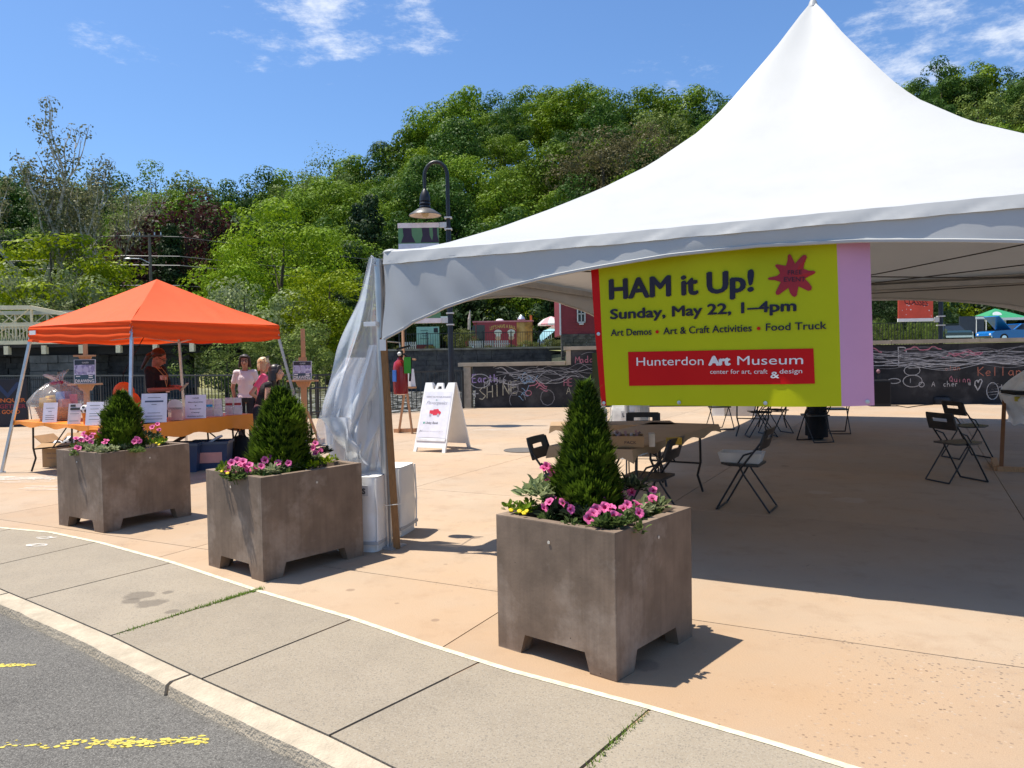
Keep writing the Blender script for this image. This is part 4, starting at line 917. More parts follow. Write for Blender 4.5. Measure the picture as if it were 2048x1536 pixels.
# --- vehicles
M_tyre = mk('tyre', (.015, .015, .016), rough=.8); M_chrome = mk('chrome', (.75, .76, .78), rough=.15, metal=1); M_glass = mk('car_glass', (.02, .025, .03), rough=.05, spec=.6)
def wheel(parent, x, y, r=.33):
    w_ = part('wheel', MB().lathe([(r*.6, -.1), (r, -.09), (r, .09), (r*.6, .1)], 18, (x, y, r), (Vector((1, 0, 0)), Vector((0, 0, 1)), Vector((0, -1, 0)))), M_tyre, parent, 40)
    part('rim', MB().lathe([(.02, -.115), (r*.62, -.105), (r*.62, .105), (.02, .115)], 14, (x, y, r), (Vector((1, 0, 0)), Vector((0, 0, 1)), Vector((0, -1, 0)))), M_chrome, w_, 40)
def car(name, label, loc, rz, col, L_=4.9, hood=False, kind_='sedan'):
    pm = mk('paint_%s' % name+str(col[2]), col, rough=.22, coat=.6, var=.05)
    t = thing(name, label, 'car', loc, rz); h = L_/2
    prof = [(-h, .45), (-h+.05, .72), (-h+.3, .86), (-h+1.3, .92), (h-1.7, .95), (h-.25, .86), (h, .72), (h, .42), (h-.3, .28), (-h+.3, .28)]
    b = MB(); b.prism([(x, -.88, z) for x, z in prof], (0, 1.76, 0)); part('body', b, pm, t, 30)
    cab = [(-h+1.1, .9), (-h+1.75, 1.33), (h-2.5, 1.36), (h-1.75, .92)]
    cb = MB(); vs = [(x, s*(.80 if z < 1 else .64), z) for s in (-1, 1) for x, z in cab]; cb.add(vs, [(0, 1, 2, 3), (7, 6, 5, 4), (0, 4, 5, 1), (1, 5, 6, 2), (2, 6, 7, 3)]); part('windows', cb, M_glass, t)
    rf = MB(); rf.obox(((-h+1.75+h-2.5)/2, 0, 1.37), ((1, 0, 0), (0, 1, 0), (0, 0, 1)), ((L_-4.15)/2, .62, .03)); part('roof', rf, pm, t)
    for s in (-1, 1):
        for x in (-h+.95, h-.95): wheel(t, x, s*.80)
        part('headlight', MB().ell((h-.02, s*.65, .62), (.05, .12, .08)), M_white, t)
        part('pillar', MB().bar((h-1.78, s*.80, .93), (h-2.5, s*.645, 1.36), .07), pm, t)
    part('bumper', MB().box((h+.03, 0, .45), (.1, 1.75, .14)), M_chrome, t); part('bumper', MB().box((-h-.03, 0, .45), (.1, 1.75, .14)), M_chrome, t)
    if hood:
        part('hood', MB().obox((h-1.15, 0, 1.42), ((.75, 0, .75), (0, 1, 0), (-.7, 0, .7)), (.78, .78, .03)), pm, t); part('engine_bay', MB().box((h-.95, 0, .93), (1.2, 1.4, .04)), M_black, t)
    return t
def gz(px, py, Y): p = dp(px, py, Y); return (p.x, Y, 1.95)
car('blue_car', 'bright blue old car with its hood propped open on the lawn', gz(2028, 680, 58), R(186), (.008, .16, .50), 4.9, True)
car('teal_car', 'pale teal old car behind the blue car at the right edge', gz(2078, 675, 63), R(170), (.20, .52, .55), 4.9)
car('red_car', 'dark red car parked under the green topped canopy', gz(2020, 668, 75), R(180), (.30, .015, .02), 4.8)
car('dark_green_car', 'dark green car parked facing away right of the red banner', gz(1893, 680, 56), R(80), (.012, .03, .022), 4.6)
# trailer hitch/chrome front at the right edge
# --- food truck
M_tr = mk('truck_red', (.30, .012, .028), rough=.3, coat=.4, var=.06)
tk = thing('food_truck', 'dark red food truck with two chef faces and tan loaf picture', 'truck', (dp(998, 690, 68).x, 68, 1.95))
tl = 5.9; b = MB(); b.box((.55, 0, 1.55), (4.8, 2.1, 2.1)); part('body', b, M_tr, tk)
part('roof', MB().box((.4, 0, 2.66), (5.3, 2.2, .12)), mk('roof_pink', (.62, .22, .26), rough=.5), tk)
part('cab', MB().prism([(-1.85, -1, .55), (-3.0, -1, .55), (-3.0, -1, 1.05), (-2.45, -1, 1.35), (-2.15, -1, 2.5), (-1.85, -1, 2.5)], (0, 2, 0)), M_tr, tk)
part('windscreen', MB().prism([(-2.47, -1.01, 1.42), (-2.22, -1.01, 2.35), (-2.0, -1.01, 2.35), (-2.0, -1.01, 1.42)], (0, 2.02, 0)), M_glass, tk)
part('door', MB().box((-1.55, -1.06, 1.42), (.72, .04, 1.9)), M_glass, tk)
part('loaf_picture', MB().box((2.25, -1.06, 1.6), (1.35, .03, 1.9)), mk('loaf', (.36, .17, .035), rough=.6, var=.6, scale=2.5, col2=(.55, .33, .12)), tk)
for x in (-.05, 1.1):
    part('chef_hat', MB().ell((x, -1.07, 1.72), (.34, .03, .24)).box((x, -1.075, 1.45), (.42, .02, .2)), mk('hat_white', (.7, .68, .62)), tk); part('chef_face', MB().ell((x, -1.07, 1.22), (.26, .03, .2)), mk('face_paint', (.6, .38, .28)), tk)
mb = MB(); text_fit(mb, "LET'S HAVE A BALL", -.75, 1.5, 2.1, lambda x, q: (x, -1.075, q-(x-.4)**2*.14), h=.3, bold=.02); part('lettering', mb, mk('truck_yellow', (.65, .42, .12)), tk)
part('vent', MB().lathe([(.1, 2.7), (.36, 2.85), (.3, 3.0), (.05, 3.25)], 12, (2.0, 0, 0)), M_steel, tk, 40); part('vent', MB().ell((.1, 0, 2.78), (.35, .3, .16)), M_white, tk); part('chimney', MB().box((2.85, 0, 2.95), (.2, .2, .5)), mk('flue', (.5, .15, .03)), tk)
part('awning', MB().obox((3.1, -.5, 2.1), ((.3, 0, -1), (0, 1, 0), (1, 0, .3)), (.6, .6, .02)), M_glass, tk)
for x in (-2.4, 2.2): wheel(tk, x, -.95, .38)
fl = thing('flag_pole', 'slim flag pole with a furled pale flag at the truck nose', 'flag', (dp(941, 680, 67).x, 67, 1.95)); part('pole', MB().tube([(0, 0, 0), (0, 0, 3.7)], .03), M_steel, fl); part('flag', MB().tube([(0, 0, 3.6), (-.08, -.02, 2.9), (-.15, 0, 2.0)], [.03, .14, .10], 6), mk('flag_cloth', (.6, .5, .46), var=.4, scale=3), fl)
# --- pale green kiosk, white roof stand
M_mint = mk('mint', (.33, .56, .43), rough=.6, var=.12)
ks = thing('menu_kiosk', 'pale green menu board kiosk with red base left of the lamp post', 'kiosk', (dp(853, 690, 52).x, 52, 1.95))
part('panel', MB().box((-.1, 0, 1.05), (1.1, .12, 1.3)), M_mint, ks); part('pillar', MB().box((.66, 0, .95), (.42, .2, 1.5)), M_mint, ks); part('base', MB().box((-.1, -.02, .3), (1.1, .2, .4)), mk('base_red', (.16, .03, .03)), ks)
part('emblem', MB().box((.66, -.11, 1.45), (.28, .02, .3)), M_black, ks)
ln = MB()
for i, wd in enumerate((.5, .38, .3, .6)): ln.box((-.12, -.07, 1.45-.18*i), (wd, .01, .06))
part('printed_line', ln, mk('print_grey', (.14, .25, .20)), ks)
sh_ = thing('market_shelter', 'low shelter with a flat white roof behind the green kiosk', 'shelter', (dp(858, 690, 60).x, 60, 1.95)); part('roof', MB().box((0, 0, 2.55), (3.4, 3, .38)), M_white, sh_)
for x in (-1.6, 1.6): part('post', MB().tube([(x, -1.3, 0), (x, -1.3, 2.4)], .05), M_black, sh_)
# --- parasol and sun shades by the house
pr = thing('parasol', 'pink and white patio parasol left of the red house', 'parasol', (dp(1103, 690, 58).x, 58, 1.95)); part('pole', MB().tube([(0, 0, 0), (0, 0, 2.5)], .03), M_white, pr)
pc = MB()
for k in range(10):
    a0, a1 = 6.283*k/10, 6.283*(k+1)/10; pc.mat(k % 2); q = [(r_*math.cos(a), r_*math.sin(a), z) for r_, z in ((.08, 2.55), (.6, 2.35), (1.0, 2.0), (1.0, 1.88)) for a in (a0, a1)]
    pc.add(q, [(0, 1, 3, 2), (2, 3, 5, 4), (4, 5, 7, 6)])
part('shade', pc, [mk('shade_pink', (.75, .35, .38), transl=.3), mk('shade_cream', (.8, .74, .72), transl=.3)], pr)
pr2 = thing('sunshade', 'tilted pale blue sunshade beside the pink parasol', 'parasol', (dp(1095, 690, 56).x, 56, 1.95)); part('shade', MB().lathe([(.05, .5), (.5, .35), (.9, 0)], 14, (0, 0, 1.0), (Vector((.8, 0, .6)), Vector((0, 1, 0)), Vector((-.6, 0, .8))), capb=False, capt=False), mk('shade_blue', (.30, .55, .62), transl=.3), pr2, 60); part('pole', MB().tube([(.3, 0, 0), (-.1, 0, 1.3)], .025), M_white, pr2)
cn = thing('white_canopy', 'white peaked canopy partly hidden by the red house corner', 'canopy', (dp(1118, 690, 60).x+.6, 60, 1.95)); part('roof', MB().add([(-1.5, -1.5, 1.7), (1.5, -1.5, 1.7), (1.5, 1.5, 1.7), (-1.5, 1.5, 1.7), (.2, 0, 2.5)], [(0, 1, 4), (1, 2, 4), (2, 3, 4), (3, 0, 4)]), M_white, cn)
for x in (-1.4, 1.4): part('leg', MB().tube([(x, -1.4, 0), (x, -1.4, 1.7)], .03), M_steel, cn)
# --- right: green canopy, stand, fence and shrubs
gc = thing('green_canopy', 'green and white pop up canopy on the lawn at far right', 'canopy', (dp(1992, 690, 70).x, 70, 1.95))
g_ = MB(); zt = dp(1995, 617, 70).z-1.95; ze = dp(1995, 637, 70).z-1.95
g_.add([(-1.9, -1.6, ze), (1.9, -1.6, ze), (1.9, 1.6, ze), (-1.9, 1.6, ze), (-.1, 0, zt)], [(0, 1, 4), (1, 2, 4), (2, 3, 4), (3, 0, 4)]); part('roof', g_, mk('canopy_green', (.03, .26, .11), rough=.6), gc)
part('emblem', MB().add([(-.6+.42*math.cos(a), -1.02+.12*math.sin(a)-.08, ze+(zt-ze)*(.36+.28*math.sin(a))) for a in np.linspace(0, 6.283, 14)[:-1]], [tuple(range(13))]), M_white, gc)
part('valance', MB().box((0, -1.62, ze-.1), (3.85, .03, .22)).box((0, 1.62, ze-.1), (3.85, .03, .22)), M_white, gc)
for x in (-1.85, 1.85):
    for y in (-1.55, 1.55): part('leg', MB().tube([(x, y, 0), (x, y, ze)], .04), M_white, gc)
sg = thing('vendor_stand', 'dark vendor stand with white frame left of the green canopy', 'stall', (dp(1962, 690, 68).x, 68, 1.95))
part('frame', MB().tube([(-.9, -.8, 0), (-.9, -.8, 2.3), (.9, -.8, 2.3), (.9, -.8, 0)], .04, 4).box((0, -.8, 2.25), (1.9, .06, .22)), M_white, sg); part('back_panel', MB().box((-.6, .4, 1.7), (2.2, .1, 1.5)), mk('slate', (.05, .06, .08)), sg); part('counter', MB().box((-.1, 0, .5), (.5, .5, 1.0)), M_dark, sg); part('crate', MB().box((.5, 0, .45), (.4, .4, .9)), mk('stall_tan', (.35, .33, .25)), sg)
ws = thing('display_board', 'white display board on the lawn beside the green canopy', 'board', (dp(2040, 662, 72).x, 72, 1.95)); part('panel', MB().box((0, 0, 1.3), (1.9, .08, .9)), M_white, ws)
for x in (-.8, .8): part('leg', MB().box((x, 0, .45), (.06, .06, .9)), M_white, ws)
pv = thing('bicycle_rack', 'small white stand on the grass left of the vendor stand', 'stand', (dp(1940, 683, 62).x, 62, 1.95)); part('hoop', MB().tube([(-.3, 0, 0), (-.25, 0, .7), (.2, 0, .9), (.3, 0, 0)], .05), M_white, pv); part('box', MB().box((-.9, 0, .25), (.5, .4, .5)), M_white, pv)
fr_ = thing('iron_fence', 'black iron fence before the shrubs on the right bank', 'fence', (dp(1742, 688, 34).x, 34, 1.75))
fb = MB(); x = 0
while x < 3.3: fb.box((x, 0, .5), (.02, .02, 1.0)); x += .13
fb.box((1.65, 0, .98), (3.3, .03, .03)); fb.box((1.65, 0, .1), (3.3, .03, .03)); part('bars', fb, M_black, fr_, kind='stuff')
for i, (px, top, Y) in enumerate(((1752, 640, 40), (1790, 645, 38), (1830, 640, 39), (1868, 640, 40))): shrub(px, top, Y, ('leafy shrub just right of the lilac banner edge', 'leafy shrub under the red banner', 'leafy shrub under the right half of red banner', 'leafy shrub behind the right lamp post')[i], 'river_bush', 1.7, sx=.55)
for i, (px, top, Y) in enumerate(((1760, 560, 66), (1850, 575, 70), (1930, 590, 78), (1800, 560, 64), (1990, 560, 84), (2060, 560, 82), (2110, 560, 76))): plant_px('shade_tree' if i != 2 else 'patio_tree', px, top, Y, base_z=1.9, label=('shady tree left of the red banner on the far lawn', 'shady tree behind the right lamp post on the far lawn', '', 'tall shady tree behind the red banner', 'shady tree behind the green canopy', 'shady tree at the right edge behind the green canopy', 'shady tree cut by the right edge of the photo')[i] if i != 2 else 'bright leaved low tree left of the green canopy', group='trees on the lawn' if i != 2 else None)

# ================================================================ WHITE TENT
M_vinyl = mk('tent_vinyl', (.485, .485, .475), rough=.42, var=.02, scale=2.0, bump=.08, bscale=3.5, spec=.35, transl=.05, col2=(.44, .44, .43), c2lo=.5, c2hi=.8, c2scale=1.3)
M_alu = mk('tent_frame', (.50, .50, .50), rough=.35, metal=.6, var=.1)
C0 = Vector((-.999, 6.287, 0)); LD, LN = 5.85, 5.8
tent = thing('frame_tent', 'large white high peaked frame tent with scalloped valance', 'tent', C0)
def T(t, n, z): return TD*t+TN*n+Vector((0, 0, z))      # tent coordinates: along the front, inward, up
ZE, ZP = 2.395, 4.905
GT = [(0, 0), (.04, .014), (.077, .027), (.128, .046), (.234, .10), (.344, .168), (.458, .245), (.577, .341), (.701, .475), (.765, .570), (.83, .685), (.897, .803), (.951, .91), (.975, .957), (1, 1)]
def gprof(s):
    for (a, p), (c, q) in zip(GT[:-1], GT[1:]):
        if a <= s <= c: return p+(q-p)*(s-a)/(c-a)
    return 1
ctr = (LD/2, LN/2)
rf = MB()
cor = [(0, 0), (LD, 0), (LD, LN), (0, LN)]
for i in range(4):
    a, c = cor[i], cor[(i+1) % 4]
    def fn(u, v, a=a, c=c):
        v2 = v**.9*.995
        e = (a[0]+(c[0]-a[0])*u, a[1]+(c[1]-a[1])*u); p = (e[0]+(ctr[0]-e[0])*v2, e[1]+(ctr[1]-e[1])*v2)
        sag = -.10*math.sin(math.pi*u)**2*v2*(1-v2)*2.2
        wr = .004*math.sin(u*60+v*3)*(1-v2)**6
        return T(p[0], p[1], ZE+(ZP-ZE)*gprof(v2)+sag+wr)
    rf.grid(fn, 28, 30)
part('roof', rf, M_vinyl, tent, 30)
part('peak_cap', MB().lathe([(.05, 0), (.035, .05), (.012, .09)], 10, T(ctr[0], ctr[1], ZP-.07)), M_vinyl, tent, 60)
# wrapped eave band and hanging valance on each side
VB = [(0, 1.70), (.115, 1.76), (.35, 1.865), (.6, 1.95), (1.04, 2.06), (1.46, 2.125), (1.77, 2.158), (2.3, 2.205), (2.85, 2.222)]
def vbot(t, L_):
    t = t*5.7/L_; t = min(t, 5.7-t)
    for (a, p), (c, q) in zip(VB[:-1], VB[1:]):
        if a <= t <= c: return p+(q-p)*(t-a)/(c-a)
    return 2.222
def side(a, c, L_, nrm):
    d = (Vector(c)-Vector(a)).normalized()
    def band(u, v):
        t = u*L_; wob = .004*math.sin(t*5+1)*math.sin(t*2.3)+.0015*math.sin(t*17)+.001*math.sin(t*41); e = math.exp(-t*1.6)+math.exp(-(L_-t)*1.6)
        ang = v*math.pi*.62; off = .05+.035*math.sin(ang)+.02*v
        p = Vector(a)+d*t; z = ZE+.008-.092*v-wob*v+.03*e*(1-v)
        off = .030+.026*v+.003*math.sin(t*13+v*3)*v+.002*math.sin(t*37+v*6)*v; q = p+Vector(nrm)*(off*(v > 0)+wob*.6*v)
        return T(q.x, q.y, z+.004*math.sin(t*23+v*7)*v*(1-v)*2)
    bm_ = MB(); bm_.grid(band, 130, 6)
    # underside lip of the band
    bm_.grid(lambda u, v: (lambda P_: P_-TD*0+Vector((0, 0, -.0))-(TD*Vector(nrm).x+TN*Vector(nrm).y)*(.03*v))(Vector(band(u, 1))), 70, 1)
    part('eave_band', bm_, M_vinyl, tent, 35)
    def val(u, v):
        t = u*L_; zt = ZE-.06; zb = vbot(t, L_); z = zt+(zb-zt)*v
        e = math.exp(-t*2.2)+math.exp(-(L_-t)*2.2)
        off = .045+.010*math.sin(t*3.1+v*1.5)*v+.034*e*math.sin(t*22-v*5)*(.3+.7*v)+.012*v*math.sin(t*11)*e
        q = Vector(a)+d*t+Vector(nrm)*off; return T(q.x, q.y, z)
    vm = MB(); vm.grid(val, 110, 10); part('valance', vm, M_vinyl, tent, 60)
    hm = MB(); hm.tube([Vector(val(u/60, 1)) for u in range(61)], .013, 5); part('valance_hem', hm, M_vinyl, tent, 60)
side((0, 0), (LD, 0), LD, (0, -1)); side((LD, 0), (LD, LN), LN, (1, 0)); side((LD, LN), (0, LN), LD, (0, 1)); side((0, LN), (0, 0), LN, (-1, 0))
rl = MB(); 
for a, c in zip(cor, cor[1:]+cor[:1]): part('eave_rail', MB().bar(T(a[0], a[1], ZE-.05), T(c[0], c[1], ZE-.05), .06, .06), M_alu, tent)

for a in cor: part('hip_rafter', MB().tube([T(a[0]+(ctr[0]-a[0])*s, a[1]+(ctr[1]-a[1])*s, ZE-.08+(ZP-ZE)*gprof(s)) for s in np.linspace(0, .98, 12)], .022, 6), M_alu, tent)
M_cbl = mk('tent_cable', (.05, .045, .04), rough=.5)
for p, q in ((T(1.2, LN, 2.22), T(LD, LN*.35, 2.55)), (T(0, LN, 2.2), T(LD, LN*.7, 2.45)), (T(.1, LN*.9, 2.25), T(LD, LN, 2.30)), (T(0, .1, 2.3), T(LD, LN, 2.3))):
    part('cable', MB().tube([p, p.lerp(q, .5)-Vector((0, 0, .02)), q], .006, 4), M_cbl, tent)
for i, a in enumerate(cor):
    lg = part('leg', MB().tube([T(a[0]-(.055 if i == 0 else 0), a[1], .012), T(a[0]-(.085 if i == 0 else .02), a[1], ZE-.03)], .036, 12), M_alu, tent, 60)
    part('foot_plate', MB().box(T(a[0]-.04, a[1], .006), (.2, .2, .012), AG), M_alu, lg)
    part('corner_cap', MB().ell(T(a[0]+.03, a[1]+.03, ZE+.015), (.075, .075, .03)), M_vinyl, tent, 180)
# fold-over flap at the near left corner: side valance gathered on the leg
gf = MB(); gf.grid(lambda u, v: T(-.05-.10*u*(1-.3*v), .0+.10*u, 2.36-.80*v*(1-.12*u)+.0) + Vector((.012*math.sin(v*9+u*5), .015*math.sin(u*12), 0)), 12, 18)
part('corner_flap', gf, M_vinyl, tent, 60)
# --- second tent standing right behind, a little higher up
tn2 = thing('frame_tent', 'second white frame tent joined behind the first, seen only from below', 'tent', C0)
n0_, n1_, t0_, t1_ = 5.98, 14.4, -.45, 6.3; zf_ = lambda n: 2.58+.33*(n-n0_)/(n1_-n0_); c2_ = ((t0_+t1_)/2, (n0_+n1_)/2); q2 = [(t0_, n0_), (t1_, n0_), (t1_, n1_), (t0_, n1_)]
r2 = MB()
for i in range(4):
    a, c = q2[i], q2[(i+1) % 4]
    r2.grid(lambda u, v: (lambda e: T(e[0]+(c2_[0]-e[0])*v, e[1]+(c2_[1]-e[1])*v, zf_(e[1])*(1-v)+v*2.7+2.3*gprof(v)))((a[0]+(c[0]-a[0])*u, a[1]+(c[1]-a[1])*u)), 12, 16)
    part('eave_rail', MB().bar(T(a[0], a[1], zf_(a[1])-.05), T(c[0], c[1], zf_(c[1])-.05), .07, .07), M_alu, tn2); part('eave_cord', MB().bar(T(a[0], a[1], zf_(a[1])-.12), T(c[0], c[1], zf_(c[1])-.12), .02, .02), M_alu, tn2)
    if i:
        L2 = (Vector(c)-Vector(a)).length; nn = (Vector((c[1]-a[1], a[0]-c[0]))).normalized()*.05
        part('valance', MB().grid(lambda u, v: T(a[0]+(c[0]-a[0])*u+nn.x, a[1]+(c[1]-a[1])*u+nn.y, zf_(a[1]+(c[1]-a[1])*u)-.03-v*(2.395-vbot(u*5.7, 5.7))*1.15), 60, 5), M_vinyl, tn2, 60)
    lg = part('leg', MB().tube([T(a[0], a[1], .012), T(a[0], a[1], zf_(a[1])-.06)], .036, 10), M_alu, tn2, 60); part('foot_plate', MB().box(T(a[0], a[1], .006), (.2, .2, .012), AG), M_alu, lg)
part('roof', r2, M_vinyl, tn2, 30)
part('sun_gap_strip', MB().grid(lambda u, v: T(-.3+6.1*u, 5.60+.45*v, 2.40+.22*v-.05*math.sin(math.pi*v)), 10, 4), M_vinyl, tn2, 60)  # vinyl strip added to block a line of sun between the tents
for p, q in ((T(-.4, 6, 2.5), T(6.2, 11, 2.8)), (T(-.4, 14, 2.75), T(6.2, 9.5, 2.95)), (T(0, 14.2, 2.8), T(6.2, 12.6, 2.86))): part('cable', MB().tube([p, p.lerp(q, .5)-Vector((0, 0, .02)), q], .006, 4), M_cbl, tn2)
# --- ballast bags
M_bag = mk('ballast_bag', (.74, .73, .70), rough=.55, var=.07, scale=4, bump=.5, bscale=6)
M_tape = mk('bag_print', (.03, .03, .035))
def bag(name, label, loc, rz, grp, wd=.40, h=.60):
    t = thing(name, label, 'ballast bag', loc, rz, grp)
    def f(u, v):
        a = u*2*math.pi; q = lambda x: math.copysign(abs(x)**.28, x); bul = 1-.06*(2*abs(v-.5))**4-.03*math.exp(-((v-.52)/.03)**2)-.04*math.exp(-((v-.06)/.03)**2)
        w2 = wd/2*bul*(1+.015*math.sin(v*14+a*3)); return Vector((q(math.cos(a))*w2, q(math.sin(a))*w2, h*v))
    b = MB(); b.grid(f, 48, 24); b.poly([f(i/48, 1)+Vector((0, 0, .004)) for i in range(48)]); part('bag', b, M_bag, t, 70)
    for sx, sy in ((1, 1), (1, -1), (-1, 1), (-1, -1)): part('seam_cord', MB().tube([(sx*wd*.47, sy*wd*.47, .02), (sx*wd*.485, sy*wd*.485, h*.5), (sx*wd*.465, sy*wd*.465, h*.985)], .008, 5), M_bag, t, 60)
    part('strap', MB().box((0, 0, .075), (wd*1.01, wd*1.01, .025)), mk('strap_grey', (.42, .42, .42)), t)
    lp = MB(); mb = MB(); part('label', MB().box((wd*.1, -wd*.505, h*.83), (wd*.42, .006, h*.14)), mk('label_grey', (.50, .50, .50)), t)
    text_fit(mb, 'LEAS', wd*-.06, wd*.26, h*.79, lambda x, q: (x, -wd*.505-.006, q), bold=.03); part('lettering', mb, M_tape, t)
    return t
b1 = bag('ballast_bag', 'white ballast bag between the middle planter and the tent leg', C0+Vector((-.245, .05, 0)), R(-12), 'white ballast bags')
b2 = dup(b1, C0+Vector((-.125, .55, 0)), R(-14), 'white ballast bag just behind the wooden stake')
bag('ballast_bag', 'white ballast bag at the rear left tent leg behind the shrub', C0+T(-.75, LN+.35, 0), R(-28), 'white ballast bags', .42, .68)
bag('ballast_bag', 'grey shaded ballast bag under the banner red stripe', C0+T(-.15, LN+.55, 0), R(-28), 'white ballast bags', .5, .76)
# --- wooden stake, extinguisher
sk = thing('wooden_stake', 'brown wooden stake strapped upright to the silver tent leg', 'stake', gp(794, 1097))
part('stake', MB().bar((0, 0, 0), (-.075, .02, 1.72), .05, .05), mk('stake_wood', (.25, .125, .045), rough=.7, var=.25, scale=20, streak=(8, 8, .8), bevel=.004), sk)
part('wire_tie', MB().tube([(-.09, -.03, .36), (.035, -.035, .37), (.035, .02, .37)], .004, 5), M_steel, sk)
part('paper_tag', MB().box((-.07, -.04, 1.66), (.05, .004, .09), .3), M_white, sk)
exl = dp(802, 790, 6.75)
ex = thing('fire_extinguisher', 'red fire extinguisher with green tag hung beside the tent leg', 'extinguisher', exl)
part('cylinder', MB().lathe([(.02, 0), (.062, .01), (.065, .03), (.065, .24), (.055, .285), (.025, .31), (.02, .34)], 18, (0, 0, 0)), mk('ext_red', (.33, .012, .018), rough=.28, coat=.4), ex, 50)
part('valve', MB().box((0, 0, .36), (.05, .04, .06)).bar((-.03, 0, .40), (.09, 0, .43), .018), M_black, ex); part('hose', MB().tube([(.03, 0, .36), (.10, -.02, .32), (.085, -.03, .12)], .010, 6), M_black, ex, 60)
part('blue_label', MB().obox((-.045, -.052, .17), ((.8, -.6, 0), (.6, .8, 0), (0, 0, 1)), (.022, .004, .05)), mk('lab_blue', (.06, .18, .6)), ex)
part('inspection_tag', MB().box((.07, -.06, .26), (.06, .004, .14), .1), mk('tag_green', (.06, .42, .05)), ex); part('gauge', MB().ell((0, -.04, .36), (.018, .012, .018)), M_white, ex)
part('hook', MB().tube([(0, 0, .40), (0, -.0, .46), (-.12, -.35, .47)], .005, 5), M_steel, ex)
# --- clear plastic curtain bunched at the corner
M_clear = mk('clear_plastic', (.78, .80, .84), rough=.10, var=.05, spec=.8, alpha=.56, bump=.4, bscale=9)
M_milk = mk('milky_plastic', (.74, .75, .76), rough=.22, var=.05, spec=.6, alpha=.95, bump=.4, bscale=9, transl=.25)
pc = thing('plastic_curtain', 'clear plastic tent wall gathered and hanging at the left tent corner', 'curtain', (C0.x, C0.y, 0))
def lerpl(tab, v):
    for (a, p), (c, q) in zip(tab[:-1], tab[1:]):
        if a <= v <= c: return p+(q-p)*(v-a)/(c-a)
    return tab[-1][1]
def sheet(LT, RT, y0, amp, fr, nu=46, nv=44, ph=0):
    mb = MB()
    def f(u, v):
        py = LT[0][0]+(LT[-1][0]-LT[0][0])*v; xl, xr = lerpl(LT, py), lerpl(RT, py)
        g = min(1, v*2.2+.05)
        yy = y0+amp*g*math.sin(u*fr+ph+1.2*math.sin(v*4))+.03*g*math.sin(u*fr*2.3+v*6)
        p = dp(xl+(xr-xl)*u+4*g*math.sin(v*11+u*9), py+6*g*math.sin(u*fr*1.3), yy); return p-Vector((C0.x, C0.y, 0))
    return mb.grid(f, nu, nv)
part('clear_sheet', sheet([(515, 738), (600, 716), (700, 676), (780, 650), (850, 634), (885, 640)], [(515, 752), (600, 752), (700, 750), (780, 748), (850, 745), (885, 740)], 6.45, .10, 9), M_clear, pc, 80)
part('milky_sheet', sheet([(715, 690), (760, 662), (830, 645), (880, 650), (925, 668)], [(715, 750), (760, 746), (830, 744), (880, 742), (925, 728)], 6.55, .09, 10, ph=1), M_milk, pc, 80)
part('milky_fold', sheet([(690, 738), (780, 712), (850, 690), (940, 690)], [(690, 764), (780, 770), (850, 762), (940, 735)], 6.38, .06, 7, ph=2), M_milk, pc, 80)
part('milky_fold', sheet([(835, 640), (870, 668), (925, 700)], [(835, 700), (870, 715), (925, 735)], 6.30, .05, 6, 20, 20, ph=.5), M_milk, pc, 80)
part('milky_fold', sheet([(700, 758), (800, 752), (900, 740), (945, 736)], [(700, 775), (800, 778), (900, 766), (945, 764)], 6.52, .04, 6, 20, 30, ph=.9), M_milk, pc, 80)
tie = MB(); tie.tube([dp(x, y, 6.3)-Vector((C0.x, C0.y, 0)) for x, y in ((742, 512), (752, 520), (747, 528), (757, 533))], .010, 6); part('knot', tie, M_milk, pc, 60)
part('band', MB().obox(dp(742, 648, 6.27)-Vector((C0.x, C0.y, 0)), (TD, TN, (0, 0, 1)), (.06, .02, .018)), M_milk, pc)

# ================================================================ BANNER
bn = thing('event_banner', 'large lime green event banner with lilac and red stripes hung from the tent front', 'banner', (C0.x, C0.y, 0))
def BP(t, z, lift=0.): # place on the rippled banner sheet
    k = min(1, max(0, (2.25-z)/1.05))
    off = .075+k*.035*math.sin(t*3.3+1)+.012*math.sin(t*6+z*4)+.006*math.sin(t*15+z*2)*(.4+k) + (.02*math.sin(t*9)*max(0, (z-2.0)/.25))
    return T(t, off-lift, z)
def skew(t0b, t0t, t1b, t1t, z0b, z0t, z1b=None, lift=0., nu=20, nv=14):
    def f(u, v):
        tt = (t0b+(t1b-t0b)*u)*(1-v)+(t0t+(t1t-t0t)*u)*v; zb = z0b+((z1b if z1b else z0b)-z0b)*u
        return BP(tt, zb+(z0t-zb)*v, lift)
    return MB().grid(f, nu, nv)
M_lime = mk('banner_lime', (.49, .51, .003), rough=.5, var=.02, spec=.2); M_lil = mk('banner_lilac', (.64, .33, .49), rough=.5, spec=.2, var=.02); M_brd = mk('banner_redstripe', (.58, .004, .004), rough=.5, spec=.2, var=.02)
M_ink = mk('banner_ink', (.014, .006, .022), rough=.4); M_bw = mk('banner_white', (.82, .80, .76), rough=.4)
part('lime_sheet', skew(1.844, 1.797, 3.40, 3.372, 1.187, 2.31, 1.205), M_lime, bn, 80)
part('red_stripe', skew(1.806, 1.735, 1.844, 1.797, 1.187, 2.31, 1.187, nu=4), M_brd, bn, 80); part('lilac_stripe', skew(3.40, 3.372, 3.583, 3.557, 1.205, 2.31, 1.213, nu=4), M_lil, bn, 80)
part('red_panel', skew(2.013, 2.009, 3.247, 3.237, 1.328, 1.568, 1.347, .004), M_brd, bn, 80)
